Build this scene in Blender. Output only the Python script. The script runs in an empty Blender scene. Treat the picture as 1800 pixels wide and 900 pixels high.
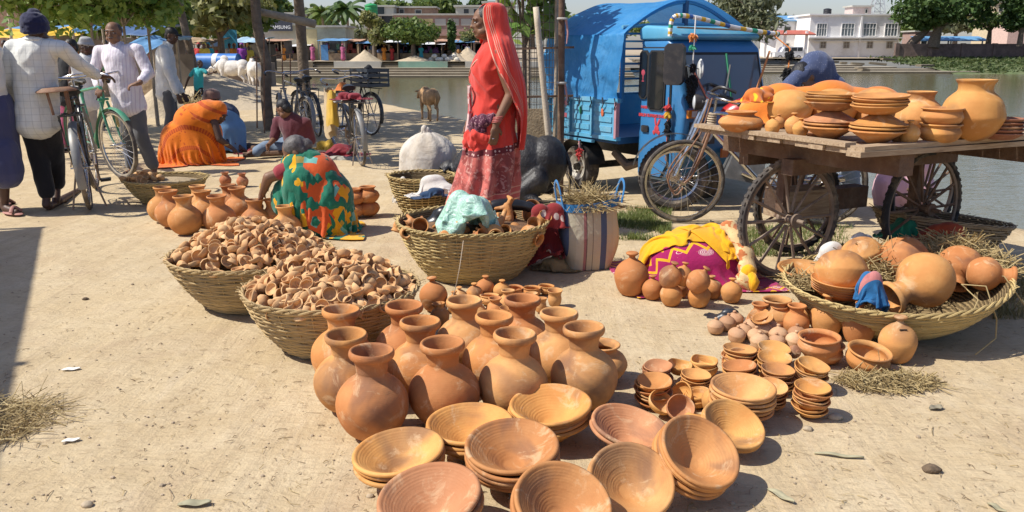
import bpy, bmesh, math, random
from math import sin, cos, pi, radians as R, atan2, sqrt, hypot
from mathutils import Vector as V, Matrix as MX, noise, Euler
random.seed(7)
SC = bpy.context.scene
COL = SC.collection
# ------------------------------------------------------------------ camera
F, H, PITCH = 1450.0, 1.36, R(14.13)
cP, sP = cos(PITCH), sin(PITCH)
CAM = V((0, 0, H))
cd = bpy.data.cameras.new('camera'); cam = bpy.data.objects.new('camera', cd); COL.objects.link(cam)
cam.location = CAM; cam.rotation_euler = (pi/2 - PITCH, 0, 0)
cd.sensor_width = 36; cd.lens = 36*F/1800; cd.clip_start = .05; cd.clip_end = 4000
SC.camera = cam
# ------------------------------------------------------------------ sky, sun, exposure
SUN_EL, SUN_DIR = R(51), V((1, .22, 0)).normalized()     # SUN_DIR: where shadows fall
w = bpy.data.worlds.new('World'); SC.world = w; w.use_nodes = True
nt = w.node_tree; sky = nt.nodes.new('ShaderNodeTexSky'); sky.sky_type = 'NISHITA'; sky.sun_disc = False
sky.sun_elevation = SUN_EL; sky.sun_rotation = atan2(-SUN_DIR.x, -SUN_DIR.y)
sky.air_density = 1.0; sky.dust_density = 1.0; sky.ozone_density = 2.2
bg = nt.nodes['Background']; bg.inputs[1].default_value = .112
tint = nt.nodes.new('ShaderNodeMix'); tint.data_type = 'RGBA'; tint.blend_type = 'MULTIPLY'; tint.inputs[0].default_value = 1; tint.inputs[7].default_value = (.93, .885, .985, 1)
nt.links.new(sky.outputs[0], tint.inputs[6]); nt.links.new(tint.outputs[2], bg.inputs[0])
ld = bpy.data.lights.new('sun', 'SUN'); sun = bpy.data.objects.new('sun', ld); COL.objects.link(sun)
ld.energy = 4.6; ld.angle = R(.53); ld.color = (1, .955, .87)
sun.rotation_euler = V((SUN_DIR.x*cos(SUN_EL), SUN_DIR.y*cos(SUN_EL), -sin(SUN_EL))).to_track_quat('-Z', 'Y').to_euler()
vs = SC.view_settings; vs.view_transform = 'Standard'; vs.look = 'None'; vs.gamma = 1; vs.exposure = .36
SC.cycles.max_bounces = 6; SC.cycles.transparent_max_bounces = 8
# ------------------------------------------------------------------ photo pixel -> place
def ray(x, y):
    u, v = (x-900)/F, (450-y)/F
    return V((u, cP+v*sP, -sP+v*cP))
def gp(x, y, z=0.):
    r = ray(x, y); return CAM + r*((z-H)/r.z)
def dp(x, y, Y):
    r = ray(x, y); return CAM + r*(Y/r.y)
def zc(p): return p.y*cP - (p.z-H)*sP
# ------------------------------------------------------------------ mesh builder
class MB:
    def __init__(s): s.v = []; s.f = []; s.mi = []
    def add(s, vs, fs, m=0):
        o = len(s.v); s.v.extend(tuple(p) for p in vs); s.f.extend(tuple(i+o for i in f) for f in fs); s.mi.extend([m]*len(fs)); return s
    def box(s, c, d, rot=None, m=0, taper=1.0):
        x, y, z = d[0]/2, d[1]/2, d[2]/2; t = taper
        p = [V((a*x*(t if k > 0 else 1), b*y*(t if k > 0 else 1), k*z)) for k in (-1, 1) for a, b in ((-1,-1),(1,-1),(1,1),(-1,1))]
        if rot is not None:
            M = rot if isinstance(rot, MX) else Euler(rot).to_matrix()
            p = [M @ q for q in p]
        c = V(c)
        return s.add([q+c for q in p], [(3,2,1,0),(4,5,6,7),(0,1,5,4),(1,2,6,5),(2,3,7,6),(3,0,4,7)], m)
    def bar(s, a, b, wd, ht=None, m=0, up=V((0,0,1))):
        a, b = V(a), V(b); d = b-a; L = d.length; d.normalize(); ht = ht or wd
        sx = d.cross(up)
        if sx.length < 1e-4: sx = V((1,0,0))
        sx.normalize(); u = sx.cross(d)
        M = MX((sx, d, u)).transposed()
        return s.box((a+b)/2, (wd, L, ht), M, m)
    def tube(s, pts, r, n=8, m=0, closed=False, cap=True, ell=1.0):
        pts = [V(p) for p in pts]; k = len(pts)
        rs = r if isinstance(r, (list, tuple)) else [r]*k
        rings = []; up = None
        for i, p in enumerate(pts):
            a = pts[i-1] if (i > 0 or closed) else p
            b = pts[(i+1) % k] if (i < k-1 or closed) else p
            t = (b-a)
            if t.length < 1e-9: t = V((0,0,1))
            t.normalize()
            if up is None:
                up = V((0,0,1)) if abs(t.z) < .9 else V((1,0,0))
            x = t.cross(up)
            if x.length < 1e-4: x = t.cross(V((0,1,0)))
            x.normalize(); y = x.cross(t); up = y
            rings.append([p + (x*cos(2*pi*j/n) + y*sin(2*pi*j/n)*ell)*rs[i] for j in range(n)])
        vs = [q for g in rings for q in g]; fs = []
        for i in range(k if closed else k-1):
            a, b = i*n, ((i+1) % k)*n
            for j in range(n):
                fs.append((a+j, a+(j+1) % n, b+(j+1) % n, b+j))
        if cap and not closed:
            fs.append(tuple(range(n-1, -1, -1))); fs.append(tuple((k-1)*n+j for j in range(n)))
        return s.add(vs, fs, m)
    def ring(s, c, R_, r, axis='y', n=40, k=8, m=0, M=None):
        pts = []
        for i in range(n):
            a = 2*pi*i/n
            p = V((cos(a)*R_, 0, sin(a)*R_)) if axis == 'y' else V((cos(a)*R_, sin(a)*R_, 0)) if axis == 'z' else V((0, cos(a)*R_, sin(a)*R_))
            pts.append((M @ p if M else p) + V(c))
        return s.tube(pts, r, k, m, closed=True)
    def lathe(s, prof, n=32, m=0, c=(0,0,0), fn=None):
        vs = []; fs = []; idx = []; c = V(c)
        for i, (r, z) in enumerate(prof):
            if r < 1e-6: idx.append([len(vs)]); vs.append(c+V((0,0,z)))
            else:
                idx.append(list(range(len(vs), len(vs)+n)))
                for j in range(n):
                    a = 2*pi*j/n; p = V((r*cos(a), r*sin(a), z))
                    if fn: p = fn(p, a)
                    vs.append(c+p)
        for A, B in zip(idx, idx[1:]):
            if len(A) == 1 and len(B) == 1: continue
            for j in range(n):
                k = (j+1) % n
                if len(A) == 1: fs.append((A[0], B[k], B[j]))
                elif len(B) == 1: fs.append((A[j], A[k], B[0]))
                else: fs.append((A[j], A[k], B[k], B[j]))
        return s.add(vs, fs, m)
    def ball(s, c, r, nu=14, nv=9, m=0, M=None, fn=None):
        r = r if isinstance(r, (tuple, list)) else (r, r, r)
        o = len(s.v); c = V(c)
        prof = [(sin(pi*i/nv), -cos(pi*i/nv)) for i in range(nv+1)]; prof[0] = (0,-1); prof[-1] = (0,1)
        s.lathe(prof, nu, m)
        for i in range(o, len(s.v)):
            p = V((s.v[i][0]*r[0], s.v[i][1]*r[1], s.v[i][2]*r[2]))
            if fn: p = fn(p)
            if M is not None: p = M @ p
            s.v[i] = tuple(p+c)
        return s
    def cap(s, a, b, ra, rb, n=12):
        """tapered capsule"""
        a, b = V(a), V(b); d = b-a; L = d.length
        if L < 1e-5: return s.ball(a, ra, n, 8)
        prof = [(0, -ra)]+[(ra*sin(t), -ra*cos(t)) for t in (pi/6, pi/3, pi/2)]+[(rb*cos(t), L+rb*sin(t)) for t in (0, pi/6, pi/3)]+[(0, L+rb)]
        q = d.to_track_quat('Z', 'Y').to_matrix(); o = len(s.v)
        s.lathe(prof, n)
        for i in range(o, len(s.v)): s.v[i] = tuple(q @ V(s.v[i]) + a)
        return s
    def grid(s, fn, nu, nv, wu=False, wv=False, m=0):
        a = nu if wu else nu+1; b = nv if wv else nv+1
        vs = [fn(i/nu, j/nv) for j in range(b) for i in range(a)]
        fs = [(j*a+i, j*a+(i+1) % a, ((j+1) % b)*a+(i+1) % a, ((j+1) % b)*a+i) for j in range(nv) for i in range(nu)]
        return s.add(vs, fs, m)
    def prism(s, poly, z0, z1, m=0, M=None, c=(0,0,0)):
        n = len(poly); c = V(c)
        vs = [V((x, y, z0)) for x, y in poly]+[V((x, y, z1)) for x, y in poly]
        if M is not None: vs = [M @ p for p in vs]
        fs = [tuple(range(n-1, -1, -1)), tuple(range(n, 2*n))]+[(i, (i+1) % n, n+(i+1) % n, n+i) for i in range(n)]
        return s.add([p+c for p in vs], fs, m)
    def xf(s, M, o=0):
        for i in range(o, len(s.v)): s.v[i] = tuple(M @ V(s.v[i]))
        return s
    def mesh(s, name, mats, smooth=True, sharp=40):
        me = bpy.data.meshes.new(name); me.from_pydata(s.v, [], s.f)
        for m in (mats if isinstance(mats, (list, tuple)) else [mats]): me.materials.append(m)
        if any(s.mi): me.polygons.foreach_set('material_index', s.mi)
        if smooth:
            me.polygons.foreach_set('use_smooth', [True]*len(s.f))
            if sharp: me.set_sharp_from_angle(angle=R(sharp))
        me.update(); return me
    def build(s, name, mats, parent=None, smooth=True, sharp=40, loc=None, rot=None, **kw):
        return ob(name, s.mesh(name, mats, smooth, sharp), parent, loc, rot, **kw)
def ob(name, data, parent=None, loc=None, rot=None, kind=None, color=None, label=None):
    o = bpy.data.objects.new(name, data); COL.objects.link(o)
    if parent: o.parent = parent
    if loc is not None: o.location = loc
    if rot is not None: o.rotation_euler = rot
    if kind: o['kind'] = kind
    if color: o.color = color
    if label: o['label'] = label
    return o
def tag(o, label, cat, group=None):
    o['label'] = label; o['category'] = cat
    if group: o['group'] = group
    return o
def thing(name, label, cat, loc=(0,0,0), rz=0, group=None, scale=None):
    o = ob(name, None, None, loc, (0,0,rz)); o.empty_display_size = .1
    if scale: o.scale = (scale,)*3
    return tag(o, label, cat, group)
KIDS = {}
def copy_tree(o, parent=None):
    c = o.copy(); COL.objects.link(c)
    if parent is not None: c.parent = parent
    for ch in list(o.children): copy_tree(ch, c)
    return c
def place(src, loc, rot=(0,0,0), scale=1, label=None, color=None, group=None, used=set()):
    o = src if src.name not in used else copy_tree(src)
    used.add(src.name); used.add(o.name)
    o.location = loc; o.rotation_euler = rot; o.scale = (scale,)*3 if not isinstance(scale, tuple) else scale
    if label: o['label'] = label
    if group: o['group'] = group
    if color: o.color = color
    return o
TMP = bpy.data.scenes.new('workbench')
def remesh(mb, voxel, smooth=2, disp=None):
    """union of overlapping closed shapes as one continuous surface"""
    me = mb.mesh('tmp', [], False); o = bpy.data.objects.new('tmp', me); TMP.collection.objects.link(o)
    md = o.modifiers.new('r', 'REMESH'); md.mode = 'VOXEL'; md.voxel_size = voxel
    if smooth:
        sm = o.modifiers.new('s', 'SMOOTH'); sm.iterations = smooth; sm.factor = .5
    dg = TMP.view_layers[0].depsgraph; TMP.view_layers[0].update(); dg = TMP.view_layers[0].depsgraph
    ev = o.evaluated_get(dg); m2 = bpy.data.meshes.new_from_object(ev)
    bpy.data.objects.remove(o); bpy.data.meshes.remove(me)
    if disp:
        nv = len(m2.vertices); a = [0.]*nv*3; b = [0.]*nv*3; m2.vertices.foreach_get('co', a); m2.vertices.foreach_get('normal', b)
        for i in range(0, nv*3, 3):
            d = disp(V(a[i:i+3])); a[i] += b[i]*d; a[i+1] += b[i+1]*d; a[i+2] += b[i+2]*d
        m2.vertices.foreach_set('co', a)
    m2.polygons.foreach_set('use_smooth', [True]*len(m2.polygons)); m2.update()
    return m2
def rm(name, mb, mat, parent, voxel=.012, smooth=2, disp=None, **kw):
    m = remesh(mb, voxel, smooth, disp); m.name = name; m.materials.append(mat)
    return ob(name, m, parent, **kw)
def spl(pts, k=4):
    """Catmull-Rom through points of any dimension"""
    out = []; n = len(pts)
    for i in range(n-1):
        p0, p1, p2, p3 = pts[max(i-1, 0)], pts[i], pts[i+1], pts[min(i+2, n-1)]
        for j in range(k):
            t = j/k
            out.append(tuple(.5*((2*b)+(-a+c)*t+(2*a-5*b+4*c-d)*t*t+(-a+3*b-3*c+d)*t**3) for a, b, c, d in zip(p0, p1, p2, p3)))
    out.append(tuple(pts[-1])); return out
def lerp(a, b, t): return a+(b-a)*t
# ------------------------------------------------------------------ materials
MATS = {}
class NT:
    def __init__(s, name):
        s.m = bpy.data.materials.new(name); s.m.use_nodes = True; s.t = s.m.node_tree; s.b = s.t.nodes['Principled BSDF']
    def n(s, typ, **kw):
        o = s.t.nodes.new('ShaderNode'+typ)
        for k, v in kw.items():
            if k.startswith('i_'):
                key = k[2:]; key = int(key) if key.isdigit() else key.replace('_', ' ')
                s.set(o.inputs[key], v)
            else: setattr(o, k, v)
        return o
    def set(s, inp, v):
        if isinstance(v, bpy.types.NodeSocket): s.t.links.new(v, inp)
        elif isinstance(v, bpy.types.Node): s.t.links.new(v.outputs[0], inp)
        else: inp.default_value = v
    def co(s, jitter=True, mode='Object'):
        tc = s.n('TexCoord')
        if not jitter: return tc.outputs[mode]
        oi = s.n('ObjectInfo'); mu = s.n('Math', operation='MULTIPLY'); s.set(mu.inputs[0], oi.outputs['Random']); mu.inputs[1].default_value = 37.
        ad = s.n('VectorMath', operation='ADD'); s.set(ad.inputs[0], tc.outputs[mode]); s.set(ad.inputs[1], mu.outputs[0]); return ad.outputs[0]
    def noise(s, co, scale, detail=4, rough=.6, dist=0):
        o = s.n('TexNoise'); s.set(o.inputs['Vector'], co); o.inputs['Scale'].default_value = scale; o.inputs['Detail'].default_value = detail
        o.inputs['Roughness'].default_value = rough; o.inputs['Distortion'].default_value = dist; return o.outputs['Fac']
    def map(s, co, sc=(1,1,1), rot=(0,0,0), loc=(0,0,0)):
        o = s.n('Mapping'); s.set(o.inputs[0], co); o.inputs['Scale'].default_value = sc; o.inputs['Rotation'].default_value = rot; o.inputs['Location'].default_value = loc; return o.outputs[0]
    def ramp(s, fac, stops):
        o = s.n('ValToRGB'); s.set(o.inputs[0], fac); e = o.color_ramp.elements
        while len(e) < len(stops): e.new(.5)
        for q, (p, c) in zip(e, stops):
            q.position = p; q.color = (*c, 1) if not isinstance(c, (int, float)) else (c, c, c, 1)
        return o.outputs[0]
    def mix(s, fac, a, b, blend="MIX"):
        a = a[:3] if isinstance(a, tuple) else a; b = b[:3] if isinstance(b, tuple) else b
        o = s.n('Mix', data_type='RGBA', blend_type=blend)
        s.set(o.inputs[0], fac); s.set(o.inputs[6], (*a, 1) if isinstance(a, tuple) else a); s.set(o.inputs[7], (*b, 1) if isinstance(b, tuple) else b); return o.outputs[2]
    def math(s, op, a, b=0., c=None):
        o = s.n('Math', operation=op); s.set(o.inputs[0], a); s.set(o.inputs[1], b)
        if c is not None: s.set(o.inputs[2], c)
        return o.outputs[0]
    def sep(s, co):
        o = s.n('SeparateXYZ'); s.set(o.inputs[0], co); return o.outputs
    def bump(s, h, dist, st=1.0, prev=None):
        o = s.n('Bump'); o.inputs['Strength'].default_value = st; o.inputs['Distance'].default_value = dist; s.set(o.inputs['Height'], h)
        if prev is not None: s.set(o.inputs['Normal'], prev)
        s.set(s.b.inputs['Normal'], o.outputs[0]); return o.outputs[0]
    def fin(s, col, rough=.8, spec=None, metal=0):
        s.set(s.b.inputs['Base Color'], (*col, 1) if isinstance(col, tuple) else col); s.set(s.b.inputs['Roughness'], rough); s.b.inputs['Metallic'].default_value = metal
        if spec is not None: s.b.inputs['Specular IOR Level'].default_value = spec
        return s.m
def mat(name, c, rough=.8, var=.18, ns=6., bump=0., bs=None, metal=0, spec=None, dirt=None, dn=3., coat=0, sheen=0, objc=False):
    """general surface: base colour with soft variation, optional dust and fine relief"""
    if name in MATS: return MATS[name]
    T = NT(name); co = T.co()
    f = T.noise(co, ns, 5)
    base = (*c, 1)
    if objc:
        oi = T.n('ObjectInfo'); base = oi.outputs['Color']
    lo = T.mix(1., base, tuple([1-var]*3), 'MULTIPLY'); hi = T.mix(1., base, tuple([1+var]*3), 'MULTIPLY')
    col = T.mix(T.ramp(f, [(.3, 0), (.7, 1)]), lo, hi)
    if dirt:
        col = T.mix(T.ramp(T.noise(co, dn, 6, .7), [(.48, 0), (.68, dirt[3] if len(dirt) > 3 else .7)]), col, tuple(dirt[:3]))
    if bump: T.bump(T.noise(co, bs or ns*6, 4), bump)
    MATS[name] = T.fin(col, rough, spec, metal)
    if coat: T.b.inputs['Coat Weight'].default_value = coat
    if sheen: T.b.inputs['Sheen Weight'].default_value = sheen
    return T.m
def clay(name, ringscale=55., speck=.5, ringd=.0012, dirty=.62):
    T = NT(name); co = T.co(); oi = T.n('ObjectInfo'); base = oi.outputs['Color']
    tc = T.n('TexCoord').outputs['Object']
    z = T.sep(tc)
    big = T.noise(co, 6., 3, .55); fine = T.noise(T.map(co, (1,1,2.2)), 24., 6, .7)
    col = T.mix(T.ramp(big, [(.32, 0), (.68, 1)]), T.mix(1., base, (.90, .80, .72), 'MULTIPLY'), T.mix(1., base, (1.12, 1.18, 1.2), 'MULTIPLY'))
    col = T.mix(T.math('MULTIPLY', T.ramp(fine, [(.35, 0), (.75, 1)]), .35), col, T.mix(1., base, (.8, .74, .66), 'MULTIPLY'))
    smoke = T.ramp(T.noise(T.map(co, (1,1,1), (0,0,0), (5,3,1)), 5., 3, .5, .6), [(.52, 0), (.70, dirty)])
    col = T.mix(smoke, col, (.12, .07, .055))
    pale = T.ramp(T.noise(T.map(co, (1,1,1), (0,0,0), (9,1,4)), 9., 6, .7, .8), [(.555, 0), (.66, speck)])
    col = T.mix(pale, col, (.64, .46, .27))
    wv = T.n('TexWave', wave_type='BANDS', bands_direction='Z'); T.set(wv.inputs[0], tc); wv.inputs['Scale'].default_value = ringscale; wv.inputs['Distortion'].default_value = 1.2; wv.inputs['Detail'].default_value = 2; wv.inputs['Detail Scale'].default_value = 1.5
    b = T.bump(wv.outputs['Fac'], ringd, .14)
    b = T.bump(T.noise(co, 60., 5, .65), .002, .5, b)
    T.bump(T.noise(co, 14., 2), .006, .4, b)
    MATS[name] = T.fin(col, .74, .25); return T.m
def cloth(name, c, c2=None, scale=30., fold=.012, fs=9., weave=True, rough=.85, stretch=(1,1,.25), var=.15):
    """woven cloth: soft folds, fine thread relief"""
    if name in MATS: return MATS[name]
    T = NT(name); co = T.co(False)
    f = T.noise(T.map(co, stretch), fs, 3, .5, .4)
    col = T.mix(T.ramp(T.noise(co, 4., 4), [(.3, 0), (.7, 1)]), tuple(x*(1-var) for x in c), tuple(min(1, x*(1+var)) for x in c))
    if c2 is not None: col = c2(T, co, col)
    b = T.bump(f, fold, .8); b = T.bump(T.noise(T.map(co, stretch), fs*3.1, 3, .6, .8), fold*.35, .7, b)
    if weave: T.bump(T.noise(co, 260., 2), .0012, .4, b)
    MATS[name] = T.fin(col, rough, .25); T.b.inputs['Sheen Weight'].default_value = .25
    return T.m
def checks(c, cell=.045, wd=.12, z=True):
    def f(T, co, col):
        s = T.sep(co); out = col
        for ax in ((0, 2) if z else (0,)):
            fr = T.math('FRACT', T.math('DIVIDE', s[ax], cell))
            m = T.math('LESS_THAN', fr, wd); out = T.mix(T.math('MULTIPLY', m, .45), out, c)
        return out
    return f
def patches(cols, scale=7., dist=.8, step=None):
    """bold blocks of colour"""
    def f(T, co, col):
        c2 = co
        if step:
            sn = T.n('VectorMath', operation='SNAP'); T.set(sn.inputs[0], co); sn.inputs[1].default_value = (step,)*3; c2 = sn.outputs[0]
        out = col
        for i, (c, lo) in enumerate(cols):
            nz = T.noise(T.map(c2, (1,1,1), (0,0,0), (i*7.3, i*3.1, i)), scale, 2, .5, dist)
            out = T.mix(T.ramp(nz, [(lo, 0), (lo+.02, 1)]), out, c)
        return out
    return f
CLAY = clay('terracotta')
UNFIRED = clay('pale_clay', speck=.25, dirty=.1)
def leafmat(name, a, b, rough=.55):
    if name in MATS: return MATS[name]
    T = NT(name); g = T.n('NewGeometry'); oi = T.n('ObjectInfo')
    col = T.mix(g.outputs['Random Per Island'], a, b)
    T.fin(col, rough, .3); T.b.inputs['Subsurface Weight'].default_value = 0
    tr = T.n('BsdfTranslucent'); T.set(tr.inputs[0], T.mix(.5, col, (1., 1., .35), 'MULTIPLY'))
    mx = T.n('MixShader'); mx.inputs[0].default_value = .3; T.set(mx.inputs[1], T.b.outputs[0]); T.set(mx.inputs[2], tr.outputs[0])
    T.set(T.t.nodes['Material Output'].inputs[0], mx.outputs[0]); MATS[name] = T.m; return T.m
# ------------------------------------------------------------------ cloth: a sheet of particles let fall over ellipsoids
import numpy as np
def sheet_sim(P, L0u, L0v, coll, ground=0., steps=90, iters=9, fric=.6, seed=0, pin=None, grav=.0022):
    """P: (ny, nx, 3) start; L0u, L0v rest lengths; coll: [(centre, radii)]"""
    P = P.astype(float).copy(); Q = P.copy(); ny, nx, _ = P.shape; Ld = hypot(L0u, L0v)
    C = [(np.array(c, float), np.array(r if isinstance(r, (tuple, list)) else (r, r, r), float)) for c, r in coll]
    def con(a, b, L, k=.5, only=None):
        d = b-a; n_ = np.sqrt((d*d).sum(-1, keepdims=True))+1e-9; e = d*((n_-L)/n_)*k
        if only: e = e*np.where(n_ < L, only, 1.)
        a += e; b -= e
    pinned = P[pin].copy() if pin is not None else None
    for s_ in range(steps):
        vel = (P-Q)*.96; Q = P.copy(); P = P+vel; P[..., 2] -= grav
        for _ in range(iters):
            for o in (0, 1):
                con(P[:, o:nx-1:2], P[:, o+1:nx:2], L0u); con(P[o:ny-1:2], P[o+1:ny:2], L0v)
            for o in (0, 1):
                con(P[o:ny-1:2, :-1], P[o+1:ny:2, 1:], Ld, .25); con(P[o:ny-1:2, 1:], P[o+1:ny:2, :-1], Ld, .25)
            con(P[:, :-3], P[:, 3:], L0u*3, .03, 1.); con(P[:-3], P[3:], L0v*3, .03, 1.)
            if pin is not None: P[pin] = pinned
        hit = np.zeros(P.shape[:2], bool)
        for c, r in C:
            q = (P-c)/r; n_ = np.sqrt((q*q).sum(-1)); m = n_ < 1
            if m.any(): P[m] = c+q[m]/np.maximum(n_[m], 1e-6)[:, None]*r; hit |= m
        m = P[..., 2] < ground; P[m, 2] = ground+.002; hit |= m
        Q[hit] = Q[hit]*(1-fric)+P[hit]*fric
    for _ in range(1):          # light smoothing
        P[1:-1, 1:-1] = .5*P[1:-1, 1:-1]+.125*(P[:-2, 1:-1]+P[2:, 1:-1]+P[1:-1, :-2]+P[1:-1, 2:])
    return P
def sheet(name, mat_, parent, size, n, centre, coll, rz=0., ground=0., comp=.9, wob=.02, seed=0, steps=90, thick=.006, tilt=None, loc=None, lift=.012, label=None, dome=None, freq=1., **kw):
    rng = np.random.RandomState(seed+1); nx, ny = n; w_, h_ = size
    U, W = np.meshgrid(np.linspace(-.5, .5, nx), np.linspace(-.5, .5, ny)); x = U*w_*comp; y = W*h_*comp
    z = sum(wob*np.sin((x*f*rng.uniform(.6,1.4)+y*g*rng.uniform(.6,1.4))*freq+rng.uniform(0,6)) for f, g in ((9,5),(-7,11),(17,-13),(23,19)))/2 + rng.uniform(-1,1,x.shape)*wob*.12
    if dome: z += dome[2]*np.sqrt(np.clip(1-(x/dome[0])**2-(y/dome[1])**2, 0, 1))
    P = np.stack([x*cos(rz)-y*sin(rz), x*sin(rz)+y*cos(rz), z], -1)
    if tilt: P = P @ np.array(Euler(tilt).to_matrix()).T
    P = P+np.array(centre)
    P = sheet_sim(P, w_/(nx-1), h_/(ny-1), [(c, tuple(v+lift for v in (r if isinstance(r, (tuple, list)) else (r, r, r)))) for c, r in coll], ground+.004, steps, **kw)
    mb = MB(); mb.add(P.reshape(-1, 3).tolist(), [(j*nx+i, j*nx+i+1, (j+1)*nx+i+1, (j+1)*nx+i) for j in range(ny-1) for i in range(nx-1)])
    me = mb.mesh(name, mat_, True, None); uv = me.uv_layers.new(name='UVMap'); uu = (U+.5).ravel()*w_; vv = (W+.5).ravel()*h_
    uv.data.foreach_set('uv', [c for l in me.loops for c in (uu[l.vertex_index], vv[l.vertex_index])])
    o = ob(name, me, parent, loc)
    if label: o['label'] = label
    md = o.modifiers.new('thick', 'SOLIDIFY'); md.thickness = thick; md.offset = 0
    sd = o.modifiers.new('soft', 'SUBSURF'); sd.levels = 1; sd.render_levels = 1
    return o
def uvcloth(name, c, pat=None, rough=.85, thread=.0008):
    if name in MATS: return MATS[name]
    T = NT(name); co = T.n('TexCoord').outputs['UV']; col = T.mix(T.ramp(T.noise(T.co(False), 5., 4), [(.3, 0), (.7, 1)]), tuple(x*.86 for x in c), tuple(min(1, x*1.12) for x in c))
    if pat: col = pat(T, co, col)
    b = T.bump(T.noise(co, 60., 4, .6, .5), .006, .5); T.bump(T.noise(co, 420., 2), thread, .4, b); MATS[name] = T.fin(col, rough, .2); T.b.inputs['Sheen Weight'].default_value = .2; return T.m
# ================================================================== GROUND AND WATER
P0, DA, DN = V((3.75, 6.8, 0)), V((-.437, .899, 0)).normalized(), V((.899, .437, 0)).normalized()
def st(s, t): return P0 + DA*s + DN*t
def ground_mat():
    T = NT('dry_earth'); co = T.co(False)
    a = T.noise(co, .55, 4, .6); b = T.noise(T.map(co, (1,1,1), (0,0,.4)), 3.2, 6, .68, .5); c = T.noise(T.map(co, (1,2.6,1), (0,0,.35)), 17., 5, .7, .4); d = T.noise(co, 110., 4, .7)
    col = T.mix(T.ramp(a, [(.3, 0), (.7, 1)]), (.465, .355, .21), (.535, .42, .258))
    col = T.mix(T.ramp(b, [(.42, 0), (.68, .85)]), col, (.58, .47, .305))
    col = T.mix(T.ramp(T.noise(co, 1.7, 5, .7, 1.), [(.52, 0), (.75, .6)]), col, (.40, .29, .19))
    col = T.mix(T.ramp(c, [(.54, 0), (.7, .7)]), col, (.31, .225, .14))
    col = T.mix(T.ramp(d, [(.58, 0), (.74, .5)]), col, (.27, .195, .125))
    sk = T.noise(T.map(co, (6.5,.6,1), (0,0,.62)), 1.3, 5, .7, .6); col = T.mix(T.ramp(sk, [(.5,0),(.74,.5)]), col, (.37,.28,.175)); col = T.mix(T.ramp(T.noise(T.map(co, (7,.6,1), (0,0,.55), (3,1,0)), 2.2, 5, .7, .5), [(.55,0),(.72,.4)]), col, (.56,.455,.315))
    vo = T.n('TexVoronoi', feature='SMOOTH_F1'); T.set(vo.inputs[0], T.map(co, (1,1.7,1), (0,0,.5))); vo.inputs['Scale'].default_value = 5.5; pr = T.ramp(vo.outputs['Distance'], [(.12,0),(.4,1)]); nb0 = T.bump(pr, .009, .3)
    n = T.bump(sk, .02, .4, nb0); n = T.bump(b, .03, .55, n); n = T.bump(c, .011, .8, n); T.bump(d, .0028, .8, n)
    return T.fin(col, .95, .1)
EARTH = ground_mat()
def hz(x, y):
    h = noise.noise(V((x*.8, y*.8, 0)))*.008 + noise.noise(V((x*3.1, y*3.1, 2)))*.006 + noise.noise(V((x*8.5, y*8.5, 5)))*.0035
    return h-.006
def axis(breaks):
    out = []
    for a, b, n in breaks: out += [a+(b-a)*i/n for i in range(n)]
    out.append(breaks[-1][1]); return out
ss = axis([(-60,-9,16), (-9,4,170), (4,16,80), (16,60,50), (60,300,40)])
ts = axis([(-320,-40,24), (-40,-13,40), (-13,0,170), (0,.12,3), (.12,.5,3), (.5,3,2)])
mb = MB(); vs = []; fs = []
for t in ts:
    for s_ in ss:
        tt = t
        if t > -.25: tt = t + .22*noise.noise(V((s_*.55, 3, 0))) + .07*noise.noise(V((s_*2.4, 8, 0)))
        p = st(s_, tt); z = hz(p.x, p.y)
        if t > 0: z -= (.25*(t/.12) if t <= .12 else .25+.45*(t-.12)/.38 if t <= .5 else .7+(t-.5)*.6)
        vs.append((p.x, p.y, z))
n = len(ss)
for j in range(len(ts)-1):
    for i in range(n-1): fs.append((j*n+i, (j+1)*n+i, (j+1)*n+i+1, j*n+i+1))
mb.add(vs, fs); g = mb.build('ground', EARTH, sharp=None, kind='structure')
for p in g.data.polygons[:1]:
    if p.normal.z < 0: g.data.flip_normals()
# far ground, flat to the horizon
FG = mat('far_earth', (.40,.32,.22), .95, .2, .08, dirt=(.30,.25,.15,.8), dn=.15)
def fy0(x): return 79.9 if x < 11.4 else 79.9+26*min(1, (x-11.4)/3) if x < 46 else 105.9+6*min(1, (x-46)/3)
_xs = axis([(-900,-60,10),(-60,11.4,12),(11.4,14.4,3),(14.4,46,10),(46,49,3),(49,140,12),(140,900,8)])
MB().grid(lambda u, v: (_xs[int(round(u*(len(_xs)-1)))], lerp(fy0(_xs[int(round(u*(len(_xs)-1)))]), 1900, v**3), .15), len(_xs)-1, 30).build('far_ground', FG, kind='structure')
def water_mat():
    T = NT('pond_water'); co = T.co(False)
    b = T.bump(T.noise(T.map(co, (.5,1.6,1)), 1.1, 4, .6), .05, .35)
    T.bump(T.noise(T.map(co, (.45,1.6,1), (0,0,.2)), 6., 3, .6), .02, .5, b)
    c = T.mix(T.noise(co, .08, 3), (.15,.135,.06), (.18,.16,.08))
    T.fin(c, .07, .5); T.b.inputs['IOR'].default_value = 1.33; return T.m
WL = -1.2
MB().grid(lambda u, v: (-80+240*u, 2+112*v, WL), 12, 12).build('pond_water', water_mat(), kind='structure')

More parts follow.
